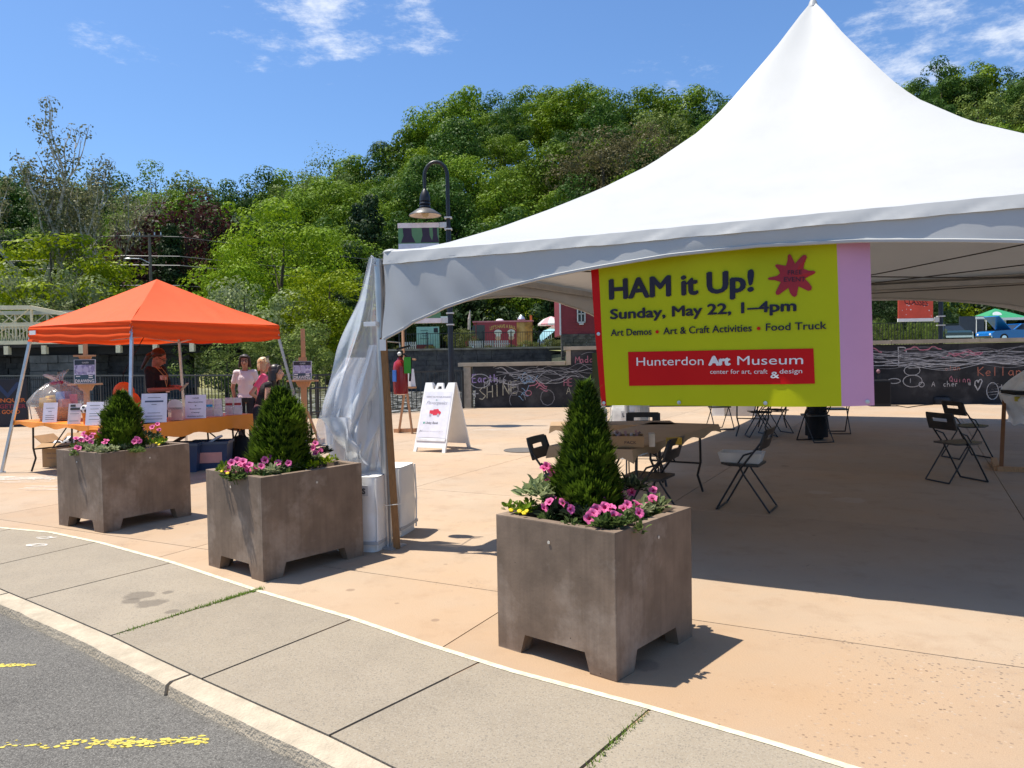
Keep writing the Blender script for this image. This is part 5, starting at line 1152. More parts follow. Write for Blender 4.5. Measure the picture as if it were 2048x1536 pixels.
def btext(s, t0, t1, z0, z1, mt, bold=0., h=None, spacing=1., lift=.006):
    # heavier weights are struck several times, a hair apart, like overprinting
    vs, fs = text_geo(s, 1., 0, spacing); wd, nw = words_of(vs, fs); xa = min(v.x for v in vs); xb = max(v.x for v in vs); kx = (t1-t0)/(xb-xa); kz = h/.72; k = h*.06*bold/.3 if bold else 0
    for w_ in range(nw):
        mb = MB(); ff = [f for f, g in zip(fs, wd) if g == w_]; ids = sorted({i for f in ff for i in f}); ix = {j: i for i, j in enumerate(ids)}
        for i, (dx, dz) in enumerate(((0, 0), (1, 0), (-1, 0), (0, .6), (0, -.6), (.7, .5), (-.7, -.5)) if bold else ((0, 0),)):
            mb.add([(lambda t, q: BP(t+dx*k, z0+(z1-z0)*(t-t0)/(t1-t0)+q+dz*k, lift+.0003*i))(t0+(vs[j].x-xa)*kx, vs[j].y*kz) for j in ids], [tuple(ix[j] for j in f) for f in ff])
        part('lettering', mb, mt, bn)

btext('HAM it Up!', 1.885, 2.870, 1.945, 1.948, M_ink, .3, .142)
btext('Sunday, May 22, 1–4pm', 1.887, 3.133, 1.804, 1.808, M_ink, .3, .071)
btext('Art Demos', 1.889, 2.182, 1.683, 1.684, M_ink, .12, .049); btext('Art & Craft Activities', 2.265, 2.865, 1.684, 1.686, M_ink, .12, .049); btext('Food Truck', 2.955, 3.312, 1.686, 1.688, M_ink, .12, .049)
for t in (2.222, 2.909): part('bullet', MB().poly([BP(t+.012*math.cos(a), 1.703+.012*math.sin(a), .006) for a in np.linspace(0, 6.283, 13)[:-1]]), M_brd, bn)
btext('Hunterdon', 2.071, 2.545, 1.470, 1.471, M_bw, 0, .060); btext('Art', 2.585, 2.722, 1.470, 1.470, M_bw, .6, .060); btext('Museum', 2.772, 3.178, 1.469, 1.471, M_bw, 0, .060)
btext('center for art, craft', 2.590, 2.965, 1.412, 1.412, M_bw, .0, .030); btext('&', 2.985, 3.036, 1.384, 1.384, M_bw, .2, .042); btext('design', 3.040, 3.173, 1.412, 1.414, M_bw, .0, .030)
# starburst splat
sp = []
tips = [(98, .142, 1), (57, .150, 1.4), (6, .140, 1), (-40, .148, 1.6), (-84, .136, 1.5), (-130, .150, 1.3), (184, .150, .8), (143, .130, 1.1)]
tips.sort(key=lambda q: q[0])
for i, (a, r_, wv) in enumerate(tips):
    a2 = tips[(i+1) % len(tips)][0]+(360 if i == len(tips)-1 else 0)
    sp += [(a-4.2*wv, r_*.94), (a, r_), (a+4.2*wv, r_*.94), (a+9*wv, r_*.72), ((a+a2)/2, .078), (a2-9*tips[(i+1) % len(tips)][2], r_*.72)]
cpt = (3.112, 2.030); part('starburst', MB().add([BP(cpt[0], cpt[1], .006)]+[BP(cpt[0]+r_*math.cos(R(a)), cpt[1]+r_*math.sin(R(a)), .006) for a, r_ in sp], [(0, 1+i, 1+(i+1) % len(sp)) for i in range(len(sp))]), mk('splat_red', (.38, .012, .018), rough=.4), bn)
btext('FREE', 3.085, 3.170, 2.038, 2.036, M_ink, .0, .030, lift=.010); btext('EVENT', 3.062, 3.190, 1.996, 1.990, M_ink, .0, .030, lift=.010)
for t, z in ((1.826, 1.205), (2.37, 1.215), (2.95, 1.222), (3.545, 1.235), (1.80, 1.70)):
    part('grommet', MB().lathe([(.006, 0), (.013, .002), (.013, .004), (.006, .005)], 10, BP(t, z, .003), (TD, Vector((0, 0, 1)), -TN)), M_steel, bn, 60)
for t in (1.75, 3.5): part('hang_cord', MB().tube([BP(t, 2.29), T(t, .0, ZE-.05)], .004, 4), M_white, bn)

# ================================================================ ORANGE CANOPY
M_or = mk('canopy_orange', (.80, .125, .034), rough=.75, var=.05, scale=3, bump=.25, bscale=6, transl=.22)
M_orv = mk('canopy_orange_edge', (.84, .108, .022), rough=.8, spec=.15, var=.05, scale=3, transl=.30)
CF = Vector((-4.87, 9.9, 0)); ca = R(31); cd = Vector((-math.cos(ca), math.sin(ca), 0)); ce = Vector((math.sin(ca), math.cos(ca), 0)); CS = 2.45
oc = thing('orange_canopy', 'orange pop up canopy with slanted legs over the tables', 'canopy', CF)
def Cc(a, e, z): return cd*a+ce*e+Vector((0, 0, z))
ZB, ZT, ZK = 1.88, 2.10, 2.80
cq = [(0, 0), (CS, 0), (CS, CS), (0, CS)]; cc = (CS/2, CS/2)
orf = MB()
for i in range(4):
    a, c = cq[i], cq[(i+1) % 4]
    def fo(u, v, a=a, c=c):
        e = (a[0]+(c[0]-a[0])*u, a[1]+(c[1]-a[1])*u); p = (e[0]+(cc[0]-e[0])*v, e[1]+(cc[1]-e[1])*v)
        z = ZT+(ZK-ZT)*(v**1.06)-.07*math.sin(math.pi*u)*v*(1-v)*2+(.022*math.sin(u*38+v*9)*math.exp(-((v-.25)/.18)**2)*math.exp(-((u-.15)/.25)**2))
        z += .02*math.exp(-((v-1)/.06)**2)*0
        return Cc(p[0], p[1], z)
    orf.grid(fo, 24, 18)
part('roof', orf, M_or, oc, 28)
for i in range(4):
    a, c = cq[i], cq[(i+1) % 4]; dv = Vector((c[0]-a[0], c[1]-a[1], 0)).normalized(); out = Vector((dv.y, -dv.x, 0))
    vm = MB(); vm.grid(lambda u, v: Cc(a[0]+(c[0]-a[0])*u+out.x*(.012*math.sin(v*16+u*5)*(1-.4*v)+.02*v), a[1]+(c[1]-a[1])*u+out.y*(.012*math.sin(v*16+u*5)*(1-.4*v)+.02*v), ZT-(ZT-ZB)*v-.03*math.sin(math.pi*u)*v+.008*math.sin(u*21)*v), 30, 12)
    part('valance', vm, M_orv, oc, 60)
legdir = [(-.17, -.17), (.17, -.17), (.17, .17), (-.17, .17)]
for (a, e), (da, de) in zip(cq, legdir):
    s_ = 1.75
    part('leg', MB().bar(Cc(a+.03*(-1 if a else 1), e+.03*(-1 if e else 1), ZT-.04), Cc(a+da*s_, e+de*s_, .02), .036, .036), M_steel, oc)
    part('foot', MB().box(Cc(a+da*s_, e+de*s_, .01), (.09, .09, .02), ca), M_steel, oc)
for a, c in zip(cq, cq[1:]+cq[:1]):
    sh = lambda q: (q[0]+(.05 if q[0] < 1 else -.05), q[1]+(.05 if q[1] < 1 else -.05)); p0, p1 = Cc(*sh(a), ZT-.05), Cc(*sh(c), ZT-.05); mid = (p0+p1)/2
    part('truss_bar', MB().bar(p0, mid+Vector((0, 0, -.13)), .02).bar(mid+Vector((0, 0, -.13)), p1, .02).bar(p0+Vector((0, 0, -.16)), mid, .02).bar(mid, p1+Vector((0, 0, -.16)), .02), M_steel, oc)
part('maker_patch', MB().box(Cc(CS-.16, -.035, ZT-.09), (.16, .01, .06), -ca), M_white, oc)

# --- folding tables with orange covers
M_tc = mk('orange_tablecloth', (.80, .26, .025), rough=.42, var=.05, scale=3, spec=.35, bump=.2, bscale=8)
def folding_table(name, label, p0, p1, dep, group, inward, w_top=.74, top=None):
    """front edge from p0 to p1, the rest lies towards inward"""
    d = (p1-p0); L_ = d.length; d.normalize(); t = thing(name, label, 'table', p0, 0, group)
    n = inward.normalized()
    part('tabletop', MB().obox(d*L_/2+n*dep/2+Vector((0, 0, w_top-.02)), (d, n, (0, 0, 1)), (L_/2, dep/2, .018)), top or mk('table_white', (.62, .60, .56), rough=.5), t)
    for s in (.14, .86):
        c = d*L_*s; o = -1 if s < .5 else 1
        for y in (.1, dep-.1):
            part('leg', MB().tube([c+n*y+Vector((0, 0, w_top-.04)), c+n*y+d*o*.02+Vector((0, 0, .35)), c+n*(y+(.05 if y < .3 else -.05))+d*o*.07+Vector((0, 0, .2)), c+n*y+d*o*.10+Vector((0, 0, .013))], .014, 7), M_black, t, 60)
        part('crossbar', MB().tube([c+n*.1+d*o*.02+Vector((0, 0, .34)), c+n*(dep-.1)+d*o*.02+Vector((0, 0, .34))], .011, 6), M_black, t)
        part('brace', MB().tube([c+n*dep/2+d*o*.02+Vector((0, 0, .34)), c-d*o*.45+n*dep/2+Vector((0, 0, w_top-.05))], .010, 6), M_black, t)
    return t, d, n, L_
def cloth(name, label, t, d, n, L_, dep, drops, z, mt, group=None, seed=0):
    """drops: front, right end (p1), back, left end hang lengths"""
    rg = random.Random(seed); o = MB(); e = .008
    loop_ = []; N1, N2 = 26, 10
    for i in range(N1): loop_.append((i/N1*L_, 0, 0, -1, drops[0]))
    for i in range(N2): loop_.append((L_, i/N2*dep, 1, 0, drops[1]))
    for i in range(N1): loop_.append((L_-i/N1*L_, dep, 0, 1, drops[2]))
    for i in range(N2): loop_.append((0, dep-i/N2*dep, -1, 0, drops[3]))
    n_ = len(loop_); rows = []
    for k in range(6):
        row = []
        for i, (a, b_, da, db, dr) in enumerate(loop_):
            pr = loop_[i-1]; dr2 = (dr+pr[4]+loop_[(i+1) % n_][4])/3
            q = k/5; cornr = (abs(da-pr[2])+abs(db-pr[3]))/2
            fl = e+q*(.012+.014*math.sin(i*1.9+seed)+.02*math.sin(i*.7))*(1 if dr2 > .1 else .4)+cornr*.03*q
            nd = Vector((da+(pr[2] if cornr else 0), db+(pr[3] if cornr else 0)))
            if nd.length: nd.normalize()
            row.append(t.location*0+d*(a+nd.x*fl)+n*(b_+nd.y*fl)+Vector((0, 0, z+.004-(dr2*(1+.35*cornr)+.02*math.sin(i*.9+seed)*(q))*q)))
        rows.append(row)
    vs = [p for r_ in rows for p in r_]; fs = [(k*n_+i, k*n_+(i+1) % n_, (k+1)*n_+(i+1) % n_, (k+1)*n_+i) for k in range(5) for i in range(n_)]
    o.add(vs, fs); o.poly([p for p in rows[0]])
    ob = obj(name, o.mesh(name, mt, 40), None, t.location); tag(ob, label, 'tablecloth', group); return ob
P0, P1 = Vector((-5.12, 9.72, 0)), Vector((-7.22, 11.12, 0))
tA, dA, nA, LA = folding_table('folding_table', 'folding table with sunlit orange cover and the wrapped gift basket', P0, P1, .74, 'folding tables under the orange canopy', Vector((.555, .832, 0)))
clA = cloth('tablecloth', 'bright sunlit orange cover on the left table', tA, dA, nA, LA, .74, (.06, .04, .12, .34), .742, M_tc, 'orange tablecloths', 2)
Q0, Q1 = Vector((-4.98, 9.78, 0)), Vector((-3.98, 11.75, 0))
tB, dB, nB, LB = folding_table('folding_table', 'folding table with shaded orange cover holding paper signs and brochures', Q0, Q1, .74, 'folding tables under the orange canopy', Vector((-.886, .464, 0)))
clB = cloth('tablecloth', 'shaded orange cover draped over the right table', tB, dB, nB, LB, .74, (.20, .26, .2, .1), .742, M_tc, 'orange tablecloths', 5)

# ================================================================ PLANTERS
M_pl = mk('planter_concrete', (.20, .142, .100), rough=.72, var=.24, scale=5, bump=.05, bscale=60, bevel=.010, col2=(.37, .29, .225), c2lo=.50, c2hi=.70, c2scale=2.0, spec=.3)
def pits(mt):
    t = mt.node_tree; N = t.nodes; K = t.links.new; b = N['Principled BSDF']; src = b.inputs['Base Color'].links[0].from_socket
    tc = N.new('ShaderNodeTexCoord'); vo = N.new('ShaderNodeTexVoronoi'); vo.inputs['Scale'].default_value = 17; K(tc.outputs['Object'], vo.inputs['Vector'])
    sx = N.new('ShaderNodeSeparateXYZ'); K(vo.outputs['Color'], sx.inputs[0])
    a = N.new('ShaderNodeMapRange'); a.inputs['From Min'].default_value = .07; a.inputs['From Max'].default_value = .04; K(vo.outputs['Distance'], a.inputs['Value'])
    c = N.new('ShaderNodeMapRange'); c.inputs['From Min'].default_value = .62; c.inputs['From Max'].default_value = .66; K(sx.outputs[0], c.inputs['Value'])
    m_ = N.new('ShaderNodeMath'); m_.operation = 'MULTIPLY'; K(a.outputs[0], m_.inputs[0]); K(c.outputs[0], m_.inputs[1])
    # dark streaks that run down from the rim
    mp_ = N.new('ShaderNodeMapping'); mp_.inputs['Scale'].default_value = (11, 11, .55); K(tc.outputs['Object'], mp_.inputs['Vector'])
    nz = N.new('ShaderNodeTexNoise'); nz.inputs['Scale'].default_value = 3; nz.inputs['Detail'].default_value = 4; K(mp_.outputs[0], nz.inputs['Vector'])
    q = N.new('ShaderNodeMapRange'); q.inputs['From Min'].default_value = .48; q.inputs['From Max'].default_value = .72; q.inputs['To Max'].default_value = .24; K(nz.outputs['Fac'], q.inputs['Value'])
    x0 = N.new('ShaderNodeMix'); x0.data_type = 'RGBA'; K(q.outputs[0], x0.inputs[0]); K(src, x0.inputs[6]); x0.inputs[7].default_value = (.078, .054, .040, 1)
    x = N.new('ShaderNodeMix'); x.data_type = 'RGBA'; K(m_.outputs[0], x.inputs[0]); K(x0.outputs[2], x.inputs[6]); x.inputs[7].default_value = (.03, .022, .018, 1)
    K(x.outputs[2], b.inputs['Base Color'])
pits(M_pl)
M_soil = mk('soil', (.035, .024, .016), rough=1, var=.5, scale=30, bump=1, bscale=40)
def planter(label, left, front, right, h):
    left, front, right = [Vector((p[0], p[1], 0)) for p in (left, front, right)]
    c = (left+right)/2; xd = (front-left); yd = (right-front); W_, L_ = xd.length, yd.length; an = math.atan2(xd.y, xd.x)
    t = thing('concrete_planter', label, 'planter', c, an, 'square concrete planters along the pavement')
    w2, l2, fz, fw = W_/2, L_/2, .102, .155
    b = MB(); th = .055; b.lathe  # walls
    out = [(-w2, -l2), (w2, -l2), (w2, l2), (-w2, l2)]; inn = [(-w2+th, -l2+th), (w2-th, -l2+th), (w2-th, l2-th), (-w2+th, l2-th)]
    vs = [(x, y, z) for z in (fz, h) for x, y in out]+[(x, y, h) for x, y in inn]+[(x*.97, y*.97, h-.13) for x, y in inn]
    vs[:4] = [(x*.965, y*.965, fz+.004) for x, y in out]
    fs = [(3, 2, 1, 0)]+[(4+i, 4+(i+1) % 4, 8+(i+1) % 4, 8+i) for i in range(4)]+[(8+i, 8+(i+1) % 4, 12+(i+1) % 4, 12+i) for i in range(4)]+[(12, 13, 14, 15)]
    b.add(vs, fs)
    for (ax, ay), (bx, by) in zip(out, out[1:]+out[:1]):   # each side is one face with the arch cut out of its foot
        a_, c_ = Vector((ax, ay, 0)), Vector((bx, by, 0)); dd = (c_-a_).normalized(); Ls = (c_-a_).length; Z = Vector((0, 0, 1)); sl = .03
        b.add([a_, a_+dd*fw, a_+dd*(fw+sl)+Z*fz, c_-dd*(fw+sl)+Z*fz, c_-dd*fw, c_, c_+Z*h, a_+Z*h], [tuple(range(8))])
    for sx, sy in ((1, 1), (1, -1), (-1, 1), (-1, -1)):
        cx, cy = sx*w2, sy*l2
        bot = [(0, 0), (-fw, 0), (-fw, -.075), (-.075, -.075), (-.075, -fw), (0, -fw)]; top = [(0, 0), (-fw-.03, 0), (-fw-.03, -.09), (-.09, -.09), (-.09, -fw-.03), (0, -fw-.03)]
        P_ = [(cx+sx*a, cy+sy*c_, 0.0) for a, c_ in bot]+[(cx+sx*a, cy+sy*c_, fz) for a, c_ in top]
        b.add(P_, [tuple(range(6))]+[(i, 6+i, 6+(i+1) % 6, (i+1) % 6) for i in range(1, 5)])
    part('box', b, M_pl, t)
    M_plug = mk('plug', (.60, .54, .45), rough=.7)
    for p, ax in (((-.02, -l2-.002, h-.10), (Vector((1, 0, 0)), Vector((0, 0, 1)), Vector((0, -1, 0)))), ((w2+.002, .02, h-.095), (Vector((0, 1, 0)), Vector((0, 0, 1)), Vector((1, 0, 0))))):
        part('plug', MB().lathe([(.004, 0), (.0085, .001), (.0085, .003), (.004, .003)], 10, p, ax), M_plug, t)
    part('soil', MB().grid(lambda u, v: ((u-.5)*(W_-2*th-.002), (v-.5)*(L_-2*th-.002), h-.055+.02*math.sin(u*9)*math.sin(v*8)), 12, 12), M_soil, t, 180)
    return t, c, an, W_, L_, h
PL3 = planter('nearest concrete planter, in front of the lime green banner', (-.116, 4.092), (.453, 3.608), (.983, 4.15), .712)
PL2 = planter('middle concrete planter beside the silver tent leg', (-2.31, 5.796), (-1.738, 5.323), (-1.219, 6.047), .735)
PL1 = planter('farthest concrete planter, in front of the orange tables', (-4.389, 7.386), (-3.739, 6.979), (-3.285, 7.762), .732)
# --- arborvitae
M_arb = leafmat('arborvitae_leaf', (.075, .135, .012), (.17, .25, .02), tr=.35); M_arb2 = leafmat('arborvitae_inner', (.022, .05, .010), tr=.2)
def arbor(label, px, top, c, zb, half, seed, nsp=1900, lean=0):
    """upright sprays of scale leaves on a cone"""
    p = dp(px, top, c.y); t = thing('arborvitae_shrub', label, 'shrub', (p.x, c.y+.02, zb)); H = p.z-zb
    rg = random.Random(seed); mb = MB(); inn = MB()
    PR = [(0, .86), (.2, 1), (.41, .82), (.61, .62), (.82, .32), (.92, .16), (1, .02)] if seed == 1 else [(0, .86), (.17, 1), (.5, .90), (.73, .68), (.9, .36), (1, .05)]
    def rad(q):
        for (a_, p_), (c_, r_) in zip(PR[:-1], PR[1:]):
            if a_ <= q <= c_: return half*(p_+(r_-p_)*(q-a_)/(c_-a_))
        return .01
    def spray(base, outd, s, m_):
        # a flat fan: stem with side fingers
        upv = Vector((0, 0, 1)); d = (upv*rg.uniform(.7, 1.2)+outd*rg.uniform(.25, .95)).normalized(); sd = d.cross(outd+Vector((rg.gauss(0, .5), rg.gauss(0, .5), rg.gauss(0, .3)))).normalized()
        nf = 5
        for k in range(nf):
            f = (k-(nf-1)/2)/((nf-1)/2); dd = (d*(1-.25*abs(f))+sd*f*.75).normalized(); l = s*(1-.38*abs(f))*rg.uniform(.8, 1.15); w_ = s*.085; b0 = base+d*s*.12*(1-abs(f)); q = dd.cross(outd).normalized()*w_ 
            bend = outd*l*.14
            m_.add([b0-q*.5, b0+q*.5, b0+dd*l*.55+q+bend*.4, b0+dd*l+bend, b0+dd*l*.55-q+bend*.4], [(0, 1, 2, 3, 4)])
    lob = [(rg.uniform(0, 6.28), rg.uniform(.05, .9), rg.uniform(.6, 1.2)) for _ in range(16)]
    for i in range(nsp):
        q = rg.random()**1.35; a = rg.uniform(0, 6.28); bump = 0
        for la, lq, lw in lob:
            da = (a-la+math.pi) % (2*math.pi)-math.pi; bump += lw*math.exp(-(da/.35)**2-((q-lq)/.11)**2)
        rr = rad(q)*(.70+.24*min(1.3, bump)+rg.uniform(-.16, .12)); outd = Vector((math.cos(a), math.sin(a), 0)); base = Vector((outd.x*rr+lean*q*H, outd.y*rr, q*H*.955-.02))
        spray(base, outd, rg.uniform(.032, .066)*(1-.2*q)*(1.7 if rg.random() < .04 else 1), mb)
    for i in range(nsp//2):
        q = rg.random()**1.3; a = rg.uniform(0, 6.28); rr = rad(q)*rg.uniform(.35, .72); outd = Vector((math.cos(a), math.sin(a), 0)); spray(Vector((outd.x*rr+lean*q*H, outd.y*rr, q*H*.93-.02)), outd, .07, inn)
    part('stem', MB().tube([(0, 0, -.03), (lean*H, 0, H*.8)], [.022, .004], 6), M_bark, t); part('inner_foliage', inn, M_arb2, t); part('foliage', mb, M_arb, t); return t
arbor('cone shaped evergreen shrub in the nearest planter, tip at the chalk wall', 1171, 752, Vector((.40, 4.18, 0)), .65, .225, 1, 4200)
arbor('plump evergreen shrub in the middle planter before the dark haired person', 558, 768, Vector((-1.82, 5.86, 0)), .67, .255, 2, 3800)
arbor('smaller evergreen shrub in the farthest planter before the orange tables', 240, 778, Vector((-3.83, 7.45, 0)), .67, .225, 3, 3000)
# --- petunias
M_pet = mk('petunia_pink', (.86, .16, .40), rough=.6, var=.12, scale=30, transl=.35, rnd=.12); M_peti = mk('petunia_throat', (.45, .015, .13), rough=.6, transl=.2); M_yf = mk('pansy_yellow', (.85, .66, .01), rough=.6, transl=.3)
M_pleaf = leafmat('petunia_leaf', (.075, .125, .03), (.15, .20, .06)); M_pleaf2 = leafmat('variegated_leaf', (.22, .27, .10), (.42, .44, .26)); M_dleaf = leafmat('dark_leaf', (.02, .03, .018))
def flower_mesh():
    b = MB(); n = 20; ring = []
    for r_, z in ((.0045, -.018), (.009, -.006), (.019, .001)):
        ring.append([(r_*math.cos(6.283*i/n), r_*math.sin(6.283*i/n), z) for i in range(n)])
    ring.append([((.0285-.0045*abs(math.cos(2.5*6.283*i/n))**3+.0022*math.sin(i*2.3))*math.cos(6.283*i/n), (.0285-.0045*abs(math.cos(2.5*6.283*i/n))**3+.0022*math.sin(i*2.3))*math.sin(6.283*i/n), .001+.0035*math.sin(i*1.7)) for i in range(n)])
    vs = [p for r_ in ring for p in r_]
    b.mat(1).add(vs[:2*n], [(i, (i+1) % n, n+(i+1) % n, n+i) for i in range(n)]+[tuple(range(n-1, -1, -1))])
    b.mat(0).add(vs[n:], [(k*n+i, k*n+(i+1) % n, (k+1)*n+(i+1) % n, (k+1)*n+i) for k in (0, 1) for i in range(n)])
    b.mat(1)
    for k in range(5):
        a = 6.283*(k+.5)/5; d = Vector((math.cos(a), math.sin(a), 0)); q = Vector((-d.y, d.x, 0)); b.add([d*.008-q*.0016+Vector((0, 0, -.003)), d*.008+q*.0016+Vector((0, 0, -.003)), d*.021+Vector((0, 0, .0035))], [(0, 1, 2)])
    return b.mesh('flower', [M_pet, M_peti], 60)
FLM = flower_mesh()
def leafy(cs, n, leaf, mt, seed, stems=None):
    rg = random.Random(seed); b = MB()
    for i in range(n):
        c, r_ = cs[i % len(cs)]; d = Vector((rg.gauss(0, 1), rg.gauss(0, 1), abs(rg.gauss(0, .8)))).normalized(); p = Vector(c)+d*r_*rg.uniform(.4, 1)
        dr = (d+Vector((rg.gauss(0, .5), rg.gauss(0, .5), .3))).normalized(); sd = dr.cross(Vector((rg.gauss(0, .4), rg.gauss(0, .4), 1))).normalized(); up_v = sd.cross(dr); l = leaf*rg.uniform(.6, 1.3); w_ = l*.27
        b.add([p, p+dr*l*.35+sd*w_+up_v*l*.05, p+dr*l*.75+sd*w_*.8+up_v*l*.02, p+dr*l-up_v*l*.10, p+dr*l*.75-sd*w_*.8+up_v*l*.02, p+dr*l*.35-sd*w_+up_v*l*.05], [(0, 1, 2, 3), (0, 3, 4, 5)])
    return b
def petunia(label, pxs, zf, cen, seed, nleaf=170, ylim=None, mt=None, leaf=.042):
    """flowers seen at pxs; they stand on zf (height) or slightly above"""
    pos = []
    for px, py in pxs:
        p = gp(px, py, zf+random.uniform(.015, .06))
        if ylim: 
            if p.y > ylim[1]: p = dp(px, py, ylim[1]-random.uniform(0, .05))
            if p.y < ylim[0]: p = dp(px, py, ylim[0]+random.uniform(0, .04))
        pos.append(p)
    base = sum(pos, Vector((0, 0, 0)))/len(pos); base.z = cen
    t = thing('petunia_plant', label, 'flowers', base)
    rg = random.Random(seed); stm = MB()
    for p in pos:
        o = obj('flower', FLM, t, p-base); s = rg.uniform(.88, 1.15); o.scale = (s, s, s)
        tc_ = (Vector((0, 0, CH))-p).normalized(); nd = (tc_*.75+Vector((rg.gauss(0, .4), rg.gauss(0, .4), rg.uniform(.25, 1)))).normalized(); o.rotation_euler = nd.to_track_quat('Z', 'Y').to_euler()
        q = p-base; stm.tube([(q.x*.55, q.y*.55, -.02), (q.x*.85, q.y*.85, q.z*.6), q-nd*.02], [.003, .0025, .002], 4)
    part('stem', stm, M_pleaf, t)
    cs = [((p-base).x, (p-base).y, max(.0, (p-base).z*.30-.015)) for p in pos]; cs = [(c, .036) for c in cs]
    part('foliage', leafy(cs, nleaf, leaf, mt or M_pleaf, seed), mt or M_pleaf, t); return t
def greens(name, label, cat, pts, n, leaf, mt, seed, r_=.06, cenz=0):
    base = sum((Vector(p) for p in pts), Vector((0, 0, 0)))/len(pts); t = thing(name, label, cat, base)
    part('foliage', leafy([(Vector(p)-base, r_) for p in pts], n, leaf, mt, seed), mt, t); return t
YL3 = (3.72, 4.5)
petunia('pink petunia at the left of the nearest planter, close to the yellow pansies', [(1108, 991), (1098, 1003), (1089, 1015), (1127, 1005), (1142, 1018), (1149, 1008), (1104, 997)], .735, .66, 1, 200, YL3)
petunia('pink petunia mass at the front right of the nearest planter', [(1179, 1036), (1192, 1019), (1203, 1002), (1217, 1004), (1241, 998), (1256, 1008), (1228, 1030), (1241, 1036), (1279, 1025), (1210, 1014), (1196, 1008), (1222, 1012), (1246, 1016), (1186, 1026), (1238, 985), (1263, 984), (1275, 1005), (1285, 1010)], .735, .66, 2, 460, YL3)
petunia('pair of pink petunias standing highest at the right of the nearest planter', [(1306, 980), (1305, 996), (1300, 1003)], .74, .66, 3, 90, (3.9, 4.35))
petunia('tall pink petunia stem at the left back of the nearest planter', [(1094, 931), (1102, 950), (1099, 962), (1088, 936), (1104, 940)], .74, .67, 4, 60, (4.2, 4.32))
petunia('pink petunia spread over the left front of the middle planter', [(463, 925), (475, 920), (455, 939), (473, 945), (482, 930), (490, 932), (499, 929), (510, 935), (523, 932), (496, 940), (486, 922)], .785, .68, 5, 330, (5.5, 6.1))
petunia('pink petunia cluster at the middle front of the middle planter', [(530, 920), (544, 917), (556, 925), (550, 898), (562, 902), (577, 903), (577, 926), (540, 910), (535, 914)], .805, .68, 6, 300, (5.62, 6.0))
petunia('single tall pink petunia before the evergreen in the middle planter', [(598, 897), (588, 889), (603, 903)], .79, .68, 7, 120, (5.7, 6.1))
petunia('pink petunia at the right end of the middle planter by the plastic', [(631, 886), (641, 900), (631, 906), (626, 896)], .78, .68, 8, 110, (6.0, 6.25))
petunia('pink petunia at the left edge of the farthest planter', [(152, 876), (151, 894), (157, 896), (166, 867), (170, 872), (182, 874), (187, 867), (182, 884), (175, 878), (163, 880)], .785, .68, 9, 260, (7.2, 7.75))
petunia('pink petunia left of the evergreen in the farthest planter', [(207, 860), (206, 868), (209, 885), (201, 862), (213, 880)], .80, .68, 10, 120, (7.15, 7.6))
petunia('pink petunias in front of the evergreen in the farthest planter', [(248, 865), (260, 859), (269, 883), (279, 882), (274, 878), (252, 870)], .81, .68, 11, 220, (7.2, 7.7))
petunia('tall pink petunias right of the evergreen in the farthest planter', [(282, 843), (281, 854), (304, 854), (318, 859), (315, 848), (285, 860)], .80, .68, 12, 170, (7.6, 7.9))
def sp(px, py, z): return gp(px, py, z)
greens('trailing_plant', 'pale variegated trailing plant at the left of the nearest planter', 'plant', [dp(1065, 985, 4.2), dp(1078, 978, 4.25), dp(1090, 990, 4.2), dp(1058, 992, 4.18), dp(1080, 995, 4.15)], 190, .055, M_pleaf2, 21, .04)
greens('trailing_plant', 'pale variegated leaves at the right corner of the nearest planter', 'plant', [sp(1290, 1022, .72), sp(1305, 1012, .72), sp(1318, 1016, .725), sp(1275, 1030, .72)], 170, .045, M_pleaf2, 22, .04)
greens('trailing_plant', 'narrow green plant hanging at the front corner of the nearest planter', 'plant', [sp(1205, 1052, .72), sp(1225, 1048, .72), sp(1238, 1050, .725), sp(1250, 1044, .72)], 260, .040, M_pleaf, 23, .03)
greens('leafy_plant', 'dark green leaves at the left front of the nearest planter', 'plant', [sp(1120, 1030, .71), sp(1145, 1036, .71), sp(1100, 1026, .71), sp(1165, 1040, .71)], 170, .05, M_dleaf, 24, .045)
greens('leafy_plant', 'dark leaves behind the petunias at the right of the nearest planter', 'plant', [dp(1258, 975, 4.35), dp(1272, 980, 4.35)], 60, .06, M_dleaf, 29, .05)
def pansies(label, pts, z, seed, n=5):
    base = sum((gp(*p, z) for p in pts), Vector((0, 0, 0)))/len(pts); t = thing('pansy_plant', label, 'flowers', base); rg = random.Random(seed)
    for p in pts:
        q = gp(*p, z+.02)-base; b = MB()
        for k in range(5): a = 6.283*k/5+.3; b.ell((.006*math.cos(a), .006*math.sin(a), 0), (.0085, .0085, .003), None, 8, 4)
        o = part('flower', b, M_yf, t, 180, q); nd = Vector((rg.gauss(0, .3), -.6, .8)).normalized(); o.rotation_euler = nd.to_track_quat('Z', 'Y').to_euler()
    part('foliage', leafy([((gp(*p, z)-base), .035) for p in pts], 120, .035, G1, seed), G1, t)
pansies('yellow pansies at the left corner of the nearest planter', [(1022, 1020), (1039, 1022), (1053, 1022), (1060, 1014), (1048, 1026)], .715, 31)
pansies('yellow pansies at the left corner of the middle planter', [(448, 936), (455, 946), (444, 942)], .745, 32)
pansies('yellow flowers along the right side of the farthest planter', [(300, 888), (312, 886), (325, 884), (318, 889)], .742, 33)
